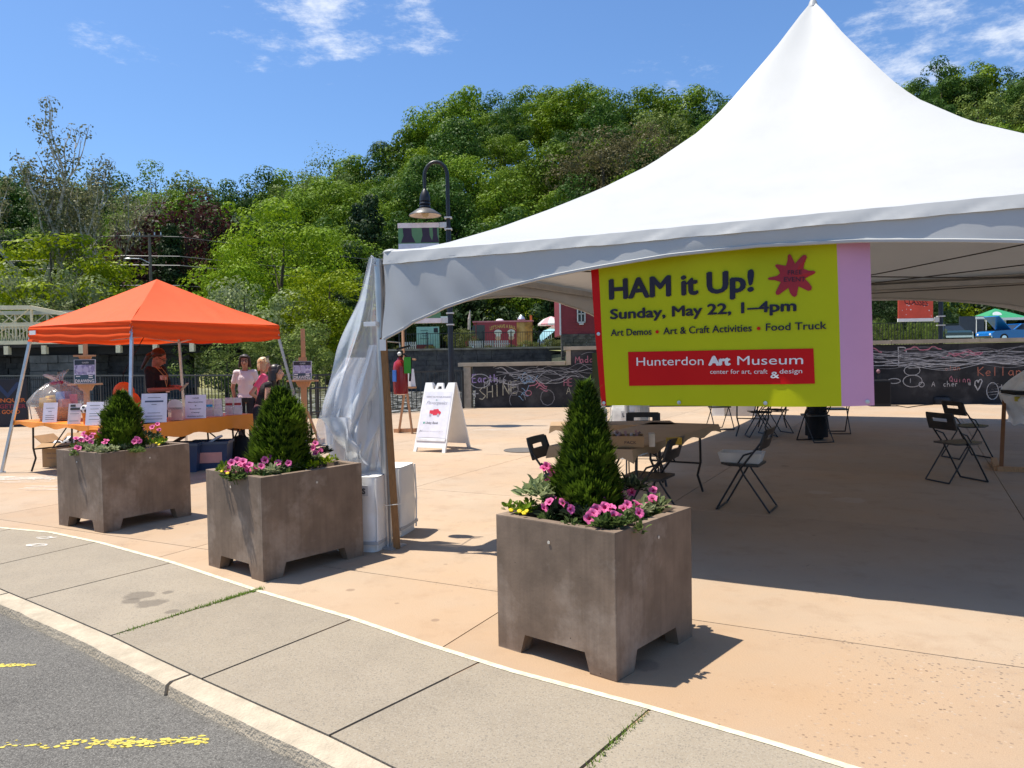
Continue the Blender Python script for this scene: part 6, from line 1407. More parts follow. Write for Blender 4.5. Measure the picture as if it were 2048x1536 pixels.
for lab, pts, n, lf, mt in (('light green ground leaves along the front of the middle planter', [sp(x, y, .74) for x, y in ((520, 944), (545, 946), (565, 940), (590, 936), (610, 930), (630, 925), (500, 940), (480, 946))], 520, .04, M_pleaf2), ('low green plant along the right rim of the middle planter', [sp(x, y, .74) for x, y in ((640, 925), (655, 928), (665, 922), (625, 935))], 160, .03, G9), ('dark purple leaves at the right of the middle planter', [sp(x, y, .76) for x, y in ((640, 910), (650, 906))], 80, .045, M_dleaf),
                            ('light green ground leaves along the front of the farthest planter', [sp(x, y, .735) for x, y in ((165, 898), (185, 902), (205, 904), (225, 902), (250, 898), (270, 895), (290, 890), (235, 890))], 520, .04, M_pleaf2), ('dark leaves behind the petunias at the right of the farthest planter', [sp(x, y, .75) for x, y in ((300, 875), (312, 876), (292, 872))], 100, .045, M_dleaf)):
    greens('leafy_plant', lab, 'plant', pts, n, lf, mt, hash(lab) % 1000 if False else len(lab), .045)
tw = thing('dry_tendril', 'dry curled tendril hanging over the middle planter rim', 'plant', gp(612, 938, .74)); part('stem', MB().tube([(0, 0, 0), (.01, -.03, -.01), (.012, -.04, -.03), (.0, -.042, -.045)], .003, 5), mk('dry', (.62, .56, .35)), tw)

# ================================================================ CHAIRS
M_ch = mk('chair_black', (.016, .016, .018), rough=.38, spec=.5, var=.2)
def make_chair():
    t = thing('folding_chair', 'x', 'chair', (0, 0, 0), 0, 'black folding chairs under the tent')
    hw = .205
    fr = MB()
    for s in (-1, 1): part('front_leg', MB().tube([(s*hw, -.235, .80), (s*hw, -.19, .68), (s*hw, .02, .40), (s*hw, .24, .012)], .0105, 7), M_ch, t, 60)
    for s in (-1, 1): part('rear_leg', MB().tube([(s*(hw-.022), -.115, .585), (s*(hw-.022), -.02, .55), (s*(hw-.022), .035, .47), (s*(hw-.022), -.02, .36), (s*(hw-.022), -.26, .012)], .0095, 7), M_ch, t, 60)
    part('floor_bar', MB().tube([(-hw, .24, .012), (hw, .24, .012)], .0105, 7), M_ch, t, 60); part('floor_bar', MB().tube([(-hw+.022, -.26, .012), (hw-.022, -.26, .012)], .0095, 7), M_ch, t, 60)
    st = MB()
    pr = [(-.19, -.16), (.19, -.16), (.205, -.12), (.205, .12), (.17, .205), (-.17, .205), (-.205, .12), (-.205, -.12)]
    st.prism([(x*.93, y, .44+.01*(y > .15)) for x, y in pr], (0, 0, .022)); part('seat', st, M_ch, t, 30)
    # backrest with a hand slot
    bk = MB(); o = [(-.215, 0), (.215, 0), (.215, .15), (.17, .205), (-.17, .205), (-.215, .15)]
    def bp(x, h, f): return Vector((x, -.175-.062*h/.2-.02*math.cos(x*6)+f, .615+h*.98))
    xs_ = [-.215, -.12, .12, .215]; 
    for f0 in (0,):
        segs = [((-.215, .0), (.215, .095)), ((-.215, .095), (-.115, .135)), ((.115, .095), (.215, .135)), ((-.215, .135), (.215, .20))]
        for (xa, ha), (xb, hb) in segs:
            nx = 8
            g = lambda u, v, xa=xa, xb=xb, ha=ha, hb=hb: bp((xa+(xb-xa)*u)*(1-.10*max(0, (ha+(hb-ha)*v-.15)/.05)), ha+(hb-ha)*v, -.008)
            g2 = lambda u, v, xa=xa, xb=xb, ha=ha, hb=hb: bp((xb-(xb-xa)*u)*(1-.10*max(0, (ha+(hb-ha)*v-.15)/.05)), ha+(hb-ha)*v, .008)
            bk.grid(g, nx, 2); bk.grid(g2, nx, 2)
            for v in (0, 1): bk.grid(lambda u, w_, v=v, xa=xa, xb=xb, ha=ha, hb=hb: bp((xa+(xb-xa)*u)*(1-.10*max(0, (ha+(hb-ha)*v-.15)/.05)), ha+(hb-ha)*v, -.008+.016*w_), nx, 1)
            for u in (0, 1): bk.grid(lambda v, w_, u=u, xa=xa, xb=xb, ha=ha, hb=hb: bp((xa+(xb-xa)*u)*(1-.10*max(0, (ha+(hb-ha)*v-.15)/.05)), ha+(hb-ha)*v, -.008+.016*w_), 2, 1)
    part('backrest', bk, M_ch, t, 40); return t
chair0 = make_chair(); first = [True]
def chair(x, y, heading, label):
    rz = R(heading-90)
    if first[0]: first[0] = False; chair0.location = (x, y, 0); chair0.rotation_euler = (0, 0, rz); chair0['label'] = label; return chair0
    return dup(chair0, (x, y, 0), rz, label)
chair(2.31, 7.62, 150, 'black folding chair holding the white tray')
chair(5.19, 8.98, 12, 'black folding chair nearest the right edge of the photo, its back to the left')
chair(6.45, 10.9, 8, 'black folding chair behind the other one at far right')
chair(1.24, 6.9, 150, 'black folding chair pulled up to the near side of the brown paper table')
chair(.43, 7.0, -25, 'black folding chair half hidden behind the nearest evergreen shrub')
chair(1.62, 9.55, -100, 'black folding chair on the far side of the brown paper table')
chair(4.55, 14.1, 175, 'black folding chair left of the far table under the banner'); chair(5.2, 13.2, 100, 'black folding chair crowded in the middle under the banner'); chair(5.0, 14.6, 200, 'black folding chair behind the far table legs'); chair(6.12, 14.5, 80, 'black folding chair right of the person in dark trousers')
chair(4.2, 15.6, -80, 'farthest black folding chair near the white boxes')
# --- table with brown paper
M_paper = mk('kraft_paper', (.40, .265, .15), rough=.7, var=.07, scale=4, bump=.3, bscale=7)
n0 = Vector((1.0, 6.48, 0)); r0 = Vector((2.32, 8.68, 0)); inw = Vector((-.857, .515, 0))
tC, dC, nC, LC = folding_table('folding_table', 'folding table under brown paper running away from the nearest planter', n0, r0, .78, 'folding tables under the white tent', inw)
clC = cloth('paper_cover', 'brown kraft paper taped over the table behind the nearest planter', tC, dC, nC, LC, .78, (.075, .05, .03, .09), .742, M_paper, 'brown paper table covers', 9)
k0 = Vector((.44, 8.84, 0)); k1 = Vector((1.86, 8.76, 0))
tE, dE, nE, LE = folding_table('folding_table', 'folding table under brown paper across the far end of the other one', k0, k1, .5, 'folding tables under the white tent', Vector((.06, .998, 0)))
clE = cloth('paper_cover', 'brown kraft paper on the table across the far end', tE, dE, nE, LE, .5, (.07, .04, .03, .09), .742, M_paper, 'brown paper table covers', 4)
def box_open(name, label, cat, loc, rz, w_, d_, h, mt, flaps=True, th=.006, group=None, flapang=.5):
    t = thing(name, label, cat, loc, rz, group); b = MB()
    b.box((0, 0, th/2), (w_, d_, th)).box((0, -d_/2+th/2, h/2), (w_, th, h)).box((0, d_/2-th/2, h/2), (w_, th, h)).box((-w_/2+th/2, 0, h/2), (th, d_-2*th, h)).box((w_/2-th/2, 0, h/2), (th, d_-2*th, h)); part('carton', b, mt, t)
    if flaps:
        for s, dr in ((-1, 'y'), (1, 'y'), (-1, 'x'), (1, 'x')):
            a = flapang+random.uniform(-.2, .3); l = d_*.42
            if dr == 'y': q = MB().obox((0, s*(d_/2+math.cos(a)*l/2), h+math.sin(a)*l/2*(1 if s > 0 else -.6)), ((1, 0, 0), (0, s*math.cos(a), math.sin(a)*(1 if s > 0 else -.6)), (0, -s*math.sin(a)*(1 if s > 0 else -.6), math.cos(a))), (w_/2, l/2, .003))
            else: q = MB().obox((s*(w_/2+math.cos(a)*l/2), 0, h+math.sin(a)*l/2), ((s*math.cos(a), 0, math.sin(a)), (0, 1, 0), (-s*math.sin(a), 0, math.cos(a))), (l/2, d_/2, .003))
            part('flap', q, mt, t)
    return t
M_card = mk('cardboard', (.33, .20, .10), rough=.8, var=.1, scale=6)
cb = box_open('cardboard_box', 'small brown carton of supplies on the brown paper table', 'box', gp(1256, 893, .752), R(-8), .27, .20, .10, M_card, False); cb.location.z = .752
mb = MB(); text_fit(mb, 'PACK', -.03, .07, .035, lambda x, q: (x, -.102, q), h=.025); part('lettering', mb, M_ink, cb)
for i in range(7): tag(part('paper_roll', MB().tube([(0, 0, 0), (random.uniform(-.07, .07), random.uniform(-.03, .03), random.uniform(.05, .09))], .012, 6), mk('roll_%d' % (i % 3), ((.4, .22, .2), (.5, .4, .36), (.25, .14, .12))[i % 3]), None, 60, cb.location+Vector((-.10+.03*i, random.uniform(-.06, .06), .07))), 'rolled paper tube sticking out of the small brown carton', 'paper', 'paper tubes in the carton')
bk_ = thing('paper_stack', 'stack of cream booklets right of the small brown carton', 'paper', (cb.location.x+.21, cb.location.y+.02, .752), R(-8))
for i in range(8): part('booklet', MB().box((0, -.07+.018*i, .055), (.05, .012, .11), random.uniform(-.05, .05)), mk('booklet', (.55, .47, .38), var=.2), bk_)
spg = thing('sponge', 'yellow sponge block beside the cream booklets', 'sponge', (cb.location.x+.42, cb.location.y+.10, .752), R(10)); part('block', MB().box((0, 0, .03), (.12, .07, .06)), mk('sponge_y', (.55, .33, .03), bump=.8, bscale=60), spg)
wp_ = thing('white_carton', 'white carton standing at the left end of the brown paper table', 'box', (.98, 8.95, .752), R(20)); part('carton', MB().box((0, 0, .09), (.12, .3, .18)), M_white, wp_)
# tray on the chair
def tray(name, label, loc, rz, mt, w_=.34, d_=.24, h=.085):
    t = thing(name, label, 'tray', loc, rz); o = [(-w_/2, -d_/2), (w_/2, -d_/2), (w_/2, d_/2), (-w_/2, d_/2)]; k = .86
    vs = [(x*k, y*k, 0) for x, y in o]+[(x, y, h) for x, y in o]+[(x*.95, y*.95, h) for x, y in o]+[(x*k*.95, y*k*.95, .008) for x, y in o]
    part('tub', MB().add(vs, [(3, 2, 1, 0)]+[(i, (i+1) % 4, 4+(i+1) % 4, 4+i) for i in range(4)]+[(4+i, 4+(i+1) % 4, 8+(i+1) % 4, 8+i) for i in range(4)]+[(8+i, 8+(i+1) % 4, 12+(i+1) % 4, 12+i) for i in range(4)]+[(12, 13, 14, 15)]), mt, t); return t
tray('plastic_tray', 'white plastic tray lying on the seat of a folding chair', (2.27, 7.62, .465), R(-26), mk('tray_white', (.66, .62, .58), rough=.45), .42, .27, .10)
# --- far table, boxes, trousers
f0 = Vector((4.55, 13.55, 0)); f1 = Vector((5.75, 15.7, 0))
tD, dD, nD, LD_ = folding_table('folding_table', 'far folding table mostly hidden behind the banner', f0, f1, .76, 'folding tables under the white tent', Vector((-.87, .49, 0)), top=mk('table_dark', (.05, .045, .04)))
wb = thing('white_box', 'pale grey box standing in sun beyond the far table', 'box', gp(1478, 832), R(-20)); part('box', MB().box((0, .3, .17), (.75, .5, .34)), mk('box_pale', (.62, .58, .54), rough=.6, var=.15, scale=3), wb); part('lid', MB().box((0, .3, .35), (.8, .55, .03)), mk('lid_pale', (.66, .64, .60)), wb)
wb2 = thing('white_cooler', 'small white cooler at the left of the pale grey box', 'cooler', gp(1436, 832), R(-20)); part('tub', MB().box((0, .2, .16), (.3, .3, .32), 0, (.95, .95)), M_white, wb2); part('lid', MB().box((0, .2, .34), (.32, .32, .04)), M_white, wb2)
bgc = thing('speaker_box', 'black loudspeaker box standing before the chalk wall', 'speaker', gp(1762, 813), R(-10)); part('cabinet', MB().box((0, .25, .36), (.52, .46, .72)), mk('speaker_black', (.012, .013, .016), rough=.6), bgc); part('grille', MB().box((0, .012, .38), (.46, .02, .60)), mk('grille', (.008, .008, .009), rough=.9), bgc); part('handle', MB().box((.265, .25, .5), (.02, .16, .05)), M_black, bgc)
mic = thing('microphone_pouch', 'small pinkish microphone head on top of the black loudspeaker', 'microphone', bgc.location+Vector((.02, .2, .72))); part('stand', MB().tube([(0, 0, 0), (0, 0, .2)], .012), M_black, mic); part('head', MB().ell((0, 0, .24), (.05, .05, .06)), mk('mic_head', (.25, .12, .15)), mic, 180)
cbl = tag(obj('floor_cable', MB().tube([gp(1793, 811, .012), gp(1815, 815, .012), gp(1840, 811, .012), gp(1866, 809, .012)], .012, 5).mesh('floor_cable', M_black)), 'black cable on the ground from loudspeaker to lamp post', 'cable')
# drafting easel stand at right edge
de = thing('display_easel', 'wooden display stand with black board wrapped in white plastic at right edge', 'easel', gp(2012, 942), 0)
part('front_leg', MB().bar((-.06, 0, 0), (.30, .5, 1.0), .045, .07), mk('dark_wood', (.20, .085, .035), rough=.5), de); part('front_leg', MB().bar((.9, -.5, 0), (1.1, .1, 1.0), .045, .07), MATS['dark_wood'], de); part('foot_rail', MB().bar((-.1, .02, .03), (1.0, -.5, .03), .07, .06), M_wood, de); part('foot_rail', MB().bar((-.1, .02, .03), (.35, .8, .03), .07, .06), M_wood, de)
part('board', MB().obox((.55, .1, .98), ((1, -.3, 0), (.3, 1, 0), (0, 0, 1)), (.42, .3, .02)), M_dark, de); part('yellow_strip', MB().bar((.18, .12, .90), (1.0, -.25, .90), .03, .06), mk('strip_y', (.55, .42, .05)), de)
WR = [(x+.20, z-.04) for x, z in ((.34, 1.20), (.20, 1.10), (.08, 1.00), (.02, .93), (.04, .86), (.10, .76), (.13, .66), (.10, .60))]
def wr(u, v):
    k = u*7; i = min(6, int(k)); x, z = [WR[i][m_]+(WR[i+1][m_]-WR[i][m_])*(k-i) for m_ in (0, 1)]
    return Vector((x+.02*math.sin(v*9+u*6), -.05+.55*v+.02*math.sin(u*11), z+.10*v*(1-u)+.02*math.sin(v*12+u*3)))
part('plastic_wrap', MB().grid(wr, 28, 14), mk('wrap_white', (.8, .8, .8), rough=.3, transl=.2), de, 70)

# ================================================================ EASELS, SIGNS, TABLE THINGS
M_ew = mk('easel_pine', (.50, .27, .135), rough=.5, var=.14, streak=(9, 9, .9), scale=8, bevel=.004)
M_pd = mk('poster_dark', (.035, .042, .052), rough=.35); M_ps = mk('poster_slate', (.055, .10, .125), rough=.35); M_pp = mk('poster_picture', (.30, .27, .42), rough=.4, var=.5, scale=22, col2=(.62, .60, .72), c2lo=.48, c2hi=.56, c2scale=14)
def easel(label, base, rz, H, post=True, poster=True, scale=1.):
    t = thing('studio_easel', label, 'easel', base, rz)
    part('mast', MB().box((0, .03, .45+(H-.45)/2), (.075, .03, H-.45)), M_ew, t)
    part('mast', MB().box((0, .0, .75), (.10, .03, 1.1)), M_ew, t)
    for s in (-1, 1): part('foot_beam', MB().box((s*.25, 0, .05), (.06, .62, .08)), M_ew, t)
    part('base_rail', MB().box((0, -.12, .10), (.62, .07, .07)), M_ew, t)
    for s in (-1, 1): part('brace', MB().bar((s*.25, .0, .08), (s*.05, .02, .62), .05, .03), M_ew, t)
    part('ledge', MB().box((0, -.05, 1.175), (.56, .11, .03)), M_ew, t); part('ledge_block', MB().prism([(-.14, -.03, 1.16), (.14, -.03, 1.16), (.09, -.03, 1.06), (-.09, -.03, 1.06)], (0, .05, 0)), M_ew, t)
    part('top_clamp', MB().box((0, -.03, 1.70), (.36, .09, .03)) if post else MB().box((0, -.02, 1.55), (.14, .05, .1)), M_ew, t)
    if post: part('clamp_block', MB().prism([(-.11, -.02, 1.685), (.11, -.02, 1.685), (.07, -.02, 1.60), (-.07, -.02, 1.60)], (0, .05, 0)), M_ew, t)
    return t
def poster(label, ez, z0=1.192, w_=.32, h=.36, tilt=-.1):
    t = thing('framed_poster', label, 'poster', ez.location+Matrix.Rotation(ez.rotation_euler.z, 3, 'Z') @ Vector((0, -.07, z0)), ez.rotation_euler.z)
    pp = lambda x, q, y=0: (x, y+q*.10, q)
    part('frame', MB().prism([pp(-w_/2, 0, -.012), pp(w_/2, 0, -.012), pp(w_/2, h, -.012), pp(-w_/2, h, -.012)], (0, .024, 0)), mk('acrylic_edge', (.60, .62, .66), rough=.15), t)
    def pl(x0, x1, q0, q1, y, mt, nm): part(nm, MB().add([pp(x0, q0, y), pp(x1, q0, y), pp(x1, q1, y), pp(x0, q1, y)], [(0, 1, 2, 3)]), mt, t)
    pl(-w_*.47, w_*.47, .01, h*.36, -.014, M_ps, 'poster_foot'); pl(-w_*.47, w_*.47, h*.36, h*.78, -.014, M_pp, 'picture'); pl(-w_*.47, w_*.47, h*.78, h*.98, -.014, M_pd, 'poster_head')
    for x, r_ in ((-.08, .05), (.02, .045)): part('printed_figure', MB().ell(pp(x, h*.58, -.017), (r_, .002, r_*1.3), None, 12, 8), mk('print_lilac', (.50, .48, .66), rough=.4), t)
    mb = MB(); text_fit(mb, 'DRAWING', -w_*.44, w_*.44, .018, lambda x, q: pp(x, q, -.018), bold=.02, h=.06); text_fit(mb, 'CLASSES', -w_*.12, w_*.18, h*.84, lambda x, q: pp(x, q, -.018), h=.028); part('lettering', mb, M_bw, t)
    bl_ = MB()
    for i, (x, q) in enumerate(((.10, .33), (.10, .25), (-.11, .31))): bl_.add([pp(x-.035, h*q-.012, -.018), pp(x+.035, h*q-.012, -.018), pp(x+.035, h*q+.006, -.018), pp(x-.035, h*q+.006, -.018)], [(0, 1, 2, 3)])
    part('print_line', bl_, M_bw, t); return t
def gpt(px, Y): p = dp(px, 760, Y); return Vector((p.x, Y, 0))
eA = easel('wooden easel with drawing poster behind the gift basket', gpt(172, 14.2), R(14), 2.08); poster('framed drawing poster on the easel behind the gift basket', eA, h=.44, w_=.36)
eB = easel('wooden easel with drawing poster left of the clear plastic', gpt(607, 14.0), R(-2), 2.12, post=False); poster('framed drawing poster on the easel left of the clear plastic', eB, h=.34, w_=.34)
eC = thing('studio_easel', 'wooden easel leaning behind the white sandwich board', 'easel', gp(818, 866), R(-10))
part('mast', MB().bar((0, -.25, 1.0), (-.10, .05, 2.3), .07, .04), M_ew, eC); part('front_leg', MB().bar((-.22, .0, 0), (-.06, .0, .95), .07, .03), M_ew, eC); part('front_leg', MB().bar((.12, -.15, 0), (.0, -.1, .95), .07, .03), M_ew, eC); part('base_rail', MB().bar((-.35, .1, .04), (.30, -.1, .07), .06, .08), M_ew, eC); part('ledge', MB().box((.02, -.12, .95), (.36, .12, .04)), M_ew, eC); part('side_arm', MB().bar((-.02, -.1, 1.55), (.22, -.14, 1.52), .05, .03), M_ew, eC)
cvs = thing('white_canvas', 'blank white canvas standing on the easel behind the sandwich board', 'canvas', eC.location+Vector((.03, -.14, .972)), R(-10)); part('canvas', MB().add([(-.13, 0, 0), (.15, 0, 0), (.10, .05, .36), (-.10, .05, .36), (-.13, .02, 0), (.15, .02, 0), (.10, .07, .36), (-.10, .07, .36)], [(0, 1, 2, 3), (5, 4, 7, 6), (1, 5, 6, 2), (4, 0, 3, 7), (3, 2, 6, 7), (4, 5, 1, 0)]), M_white, cvs)

# --- sandwich board
fl_, fr2, bk2 = Vector((-1.666, 12.758, 0)), Vector((-1.11, 12.482, 0)), Vector((-.749, 13.333, 0))
xd = (fr2-fl_).normalized(); yd = Vector((-xd.y, xd.x, 0)); an = math.atan2(xd.y, xd.x); W = (fr2-fl_).length; Dp = .86
ab_ = thing('sandwich_board', 'white plastic sandwich board thanking sponsors on the plaza', 'sign', fl_, an); SH = 1.13
def leaf_(s):  # s=0 front leaf, 1 back leaf
    def q(x, z, o=0.): 
        y = (Dp/2-.03)*(z/SH); y = y if s == 0 else Dp-y
        return (x, y+(o if s == 0 else -o), z)
    return q
for s in (0, 1):
    q = leaf_(s); b = MB(); th = .035
    outl = [(0, 0), (.06, 0), (.065, .07), (W-.065, .07), (W-.06, 0), (W, 0), (W-.02, SH), (W-.15, SH), (W-.19, SH-.11), (W-.225, SH-.11), (W-.255, SH-.01), (W-.37, SH-.01), (W-.40, SH-.11), (W-.43, SH-.11), (.15, SH), (.02, SH)]
    mid = [(.0, .0)]
    # built as strips so that the outline stays true
    def pan(pts): b.prism([q(x, z, 0) for x, z in pts], (0, th if s == 0 else -th, 0))
    pan([(0, 0), (.06, 0), (.065, .07), (.005, .07)][:4]); pan([(W-.06, 0), (W, 0), (W-.005, .07), (W-.065, .07)]); pan([(.004, .07), (W-.004, .07), (W-.016, SH-.11), (.016, SH-.11)])
    pan([(.016, SH-.11), (.19, SH-.11), (.15, SH), (.02, SH)]); pan([(W-.19, SH-.11), (W-.016, SH-.11), (W-.02, SH), (W-.15, SH)])
    if s == 0: pan([(.225, SH-.11), (.275, SH-.11), (.285, SH-.06), (.35, SH-.06), (.36, SH-.11), (.40, SH-.11), (.37, SH-.005), (.255, SH-.005)])
    part('leaf', b, M_white, ab_)
q = leaf_(0)
M_sheet = mk('sign_sheet', (.74, .74, .80), rough=.25)
part('sign_sheet', MB().add([q(.035, .235, -.004), q(W-.035, .235, -.004), q(W-.045, SH-.15, -.004), q(.045, SH-.15, -.004)], [(0, 1, 2, 3)]), M_sheet, ab_)
part('pocket_lip', MB().prism([q(.03, .18, -.014), q(W-.03, .18, -.014), q(W-.03, .23, -.014), q(W*.75, .215, -.014), q(W*.5, .205, -.014), q(W*.25, .215, -.014), q(.03, .235, -.014)], (0, .012, 0)), mk('lip', (.70, .70, .70), rough=.4), ab_)
def sgn(s, x0, x1, z, mt, h=None, bold=0., sl=0.): mb = MB(); text_fit(mb, s, x0, x1, z, lambda x, zz: q(x+sl*(zz-z), zz, -.007), h=h, bold=bold); part('lettering', mb, mt, ab_)
M_gr = mk('print_grey2', (.16, .16, .18)); M_lg = mk('print_lightgrey', (.42, .42, .46)); M_rd = mk('print_red', (.62, .03, .06)); M_gn = mk('print_green', (.02, .32, .20))
sgn('THANK YOU TO OUR SPONSORS', .09, W-.06, .885, M_gr, .022); sgn('Flavorganics', .11, W-.11, .775, M_lg, .055, sl=.35); sgn('Unity Bank', .155, .40, .455, M_gr, .038, .01, sl=.15); sgn('JN', .06, .115, .325, M_gr, .028, sl=.2); sgn('Johnson Nickerson & Co', .135, W-.10, .33, M_lg, .014)
part('leaf_mark', MB().poly([q(.125+.016*math.cos(a), .47+.018*math.sin(a), -.007) for a in np.linspace(0, 6.283, 9)[:-1]]), M_gn, ab_); part('leaf_mark', MB().poly([q(.30+.016*math.cos(a), .845+.006*math.sin(a), -.007) for a in np.linspace(0, 6.283, 9)[:-1]]), M_gn, ab_)
part('van_mark', MB().poly([q(x, z, -.007) for x, z in ((.27, .595), (.40, .60), (.425, .635), (.415, .655), (.385, .67), (.36, .70), (.335, .695), (.27, .69))]).poly([q(x, z, -.0068) for x, z in ((.20, .615), (.27, .615), (.27, .675), (.20, .675))]), M_rd, ab_)
for x in (.22, .375): part('van_wheel', MB().poly([q(x+.022*math.cos(a), .60+.024*math.sin(a), -.009) for a in np.linspace(0, 6.283, 12)[:-1]]), M_lg, ab_)
for x in (.035, W-.035): part('hinge', MB().box((x, Dp/2, SH-.03), (.03, .05, .05)), M_white, ab_)

# --- things on the orange tables
ZTB = .752
def on_A(a, e): return tA.location+dA*a+nA*e+Vector((0, 0, ZTB))
def on_B(a, e): return tB.location+dB*a+nB*e+Vector((0, 0, ZTB))
angA = math.atan2(-dA.y, -dA.x); angB = math.atan2(dB.y, dB.x)
# gift basket in cellophane
M_wick = mk('wicker', (.42, .26, .15), rough=.8, var=.35, scale=40, bump=.8, bscale=50)
gb = thing('gift_basket', 'wicker gift basket wrapped in clear cellophane on the sunlit table', 'basket', on_A(1.98, .38))
part('basket', MB().lathe([(.02, .0), (.24, .0), (.30, .17), (.315, .19), (.285, .185), (.23, .03), (.02, .03)], 28), M_wick, gb, 40)
for i in range(6): part('wicker_ring', MB().tube([((.245+.011*i)*math.cos(a), (.245+.011*i)*math.sin(a), .012+.031*i) for a in np.linspace(0, 6.283, 29)], .010, 5, False), M_wick, gb, 60)
for i, (x, y, r_, h, c) in enumerate(((-.15, -.05, .11, .22, (.80, .42, .04)), (-.04, -.12, .09, .20, (.85, .55, .10)), (.12, -.08, .09, .20, (.75, .45, .40)), (.02, .08, .12, .30, (.30, .42, .68)), (.18, .05, .08, .26, (.70, .25, .30)), (-.18, .1, .09, .24, (.80, .50, .05)))):
    part('gift', MB().box((x, y, .10+h/2), (r_*1.5, r_*1.3, h), i*.5, (.85, .85)), mk('gift_%d' % i, c, rough=.5, var=.3, scale=14), gb)
M_cello = mk('cellophane', (.85, .88, .92), rough=.06, spec=1.0, alpha=.16, bump=.9, bscale=8)
cl_ = MB()
def cf(u, v):
    a = u*6.283; prof = [(0, .30), (.18, .36), (.42, .385), (.62, .30), (.76, .17), (.84, .055), (.88, .045), (.94, .09), (1, .13)]
    r_ = lerpl(prof, v); z = .66*v
    return Vector((r_*math.cos(a)*(1+.06*math.sin(a*7+v*5)*(1+v)), r_*math.sin(a)*(1+.06*math.sin(a*9+v*4)), z+.025*math.sin(a*5)*v+(.05*math.sin(a+1) if v > .93 else 0)))
cl_.grid(cf, 72, 30); part('cellophane_wrap', cl_, M_cello, gb, 50)
part('bow', MB().ell((.05, -.05, .54), (.055, .02, .025)).ell((-.04, -.05, .53), (.055, .02, .025)), mk('bow_red', (.30, .02, .05)), gb, 180)
part('top_tuft', MB().grid(lambda u, v: Vector((-.02-.16*v+.03*math.sin(u*9), .06*(u-.5)*(1+2*v), .575+.07*v+.02*math.sin(u*12))), 10, 6), mk('tuft', (.55, .50, .46), rough=.2, alpha=.75), gb, 60)
M_sign = mk('paper_sign', (.76, .73, .80), rough=.3); M_txt = mk('print_dark', (.10, .09, .11))
def table_sign(label, loc, rz, w_, h, lines, head=None, headc=None, lean=.22, mt=None, words=None):
    t = thing('table_sign', label, 'sign', loc, rz)
    pp = lambda x, q, y=0.: (x, y+q*lean, q)
    part('holder', MB().prism([pp(-w_/2, 0, 0), pp(w_/2, 0, 0), pp(w_/2, h, 0), pp(-w_/2, h, 0)], (0, .006, 0)), mt or M_sign, t); part('holder_foot', MB().box((0, .05, .003), (w_, .10, .004)), mk('acrylic', (.8, .82, .86), rough=.08, alpha=.35), t)
    if head:
        b = MB()
        for (x0, x1, q0, q1) in head: b.add([pp(x0*w_, q0*h, -.003), pp(x1*w_, q0*h, -.003), pp(x1*w_, q1*h, -.003), pp(x0*w_, q1*h, -.003)], [(0, 1, 2, 3)])
        part('heading_block', b, headc, t)
    if lines:
        b = MB()
        for (q, hw_) in lines: b.add([pp(-hw_*w_, q*h-.003, -.003), pp(hw_*w_, q*h-.003, -.003), pp(hw_*w_, q*h+.003, -.003), pp(-hw_*w_, q*h+.003, -.003)], [(0, 1, 2, 3)])
        part('print_line', b, M_txt, t)
    if words:
        mb = MB()
        for s, x0, x1, q in words: text_fit(mb, s, x0*w_, x1*w_, q*h, lambda x, z: pp(x, z, -.004), h=.016, bold=.02)
        part('lettering', mb, M_txt, t)
    return t
F = lambda a: a
table_sign('white paper sign in front of the wrapped gift basket', on_A(1.55, .03), R(4), .19, .27, [(.72, .3), (.55, .12), (.35, .3), (.25, .3), (.15, .3)])
table_sign('leaning leaflet with black and red heading right of the gift basket', on_A(.90, .03), R(2), .17, .27, [(.5, .35), (.15, .35)], [(-.35, .05, .84, .95), (-.35, .40, .68, .80)], mk('head_dark', (.05, .05, .045)), mt=mk('leaflet', (.66, .56, .56), rough=.35))
table_sign('white paper sign half hidden behind the left evergreen shrub', on_A(.40, .03), R(2), .22, .30, [(.85, .3), (.70, .25), (.5, .3), (.4, .3), (.25, .3)])
cup = thing('orange_cup', 'orange plastic cup holding a small soccer ball', 'cup', on_A(.66, .07)); part('cup', MB().lathe([(.03, 0), (.048, .15), (.044, .15), (.027, .006)], 18), mk('cup_orange', (.85, .22, .02), rough=.35), cup, 50)
def soccer(label, loc, r_, grp):
    b = bmesh.new(); bmesh.ops.create_icosphere(b, subdivisions=4, radius=r_)
    ph = (1+5**.5)/2; ico = [Vector(v).normalized() for v in ((0, 1, ph), (0, -1, ph), (0, 1, -ph), (0, -1, -ph), (1, ph, 0), (-1, ph, 0), (1, -ph, 0), (-1, -ph, 0), (ph, 0, 1), (-ph, 0, 1), (ph, 0, -1), (-ph, 0, -1))]
    rot = Matrix.Rotation(random.random()*3, 3, 'X') @ Matrix.Rotation(random.random()*3, 3, 'Z')
    for f in b.faces:
        d = f.calc_center_median().normalized(); f.material_index = 1 if max(d.dot(rot @ i) for i in ico) > .93 else 0; f.smooth = True
    me = bpy.data.meshes.new('soccer_ball'); b.to_mesh(me); b.free(); me.materials.append(mk('ball_white', (.75, .72, .70), rough=.4)); me.materials.append(M_black)
    return tag(obj('soccer_ball', me, None, loc), label, 'ball', grp)
soccer('small soccer ball sitting in the orange cup', cup.location+Vector((0, 0, .20)), .062, 'soccer balls')
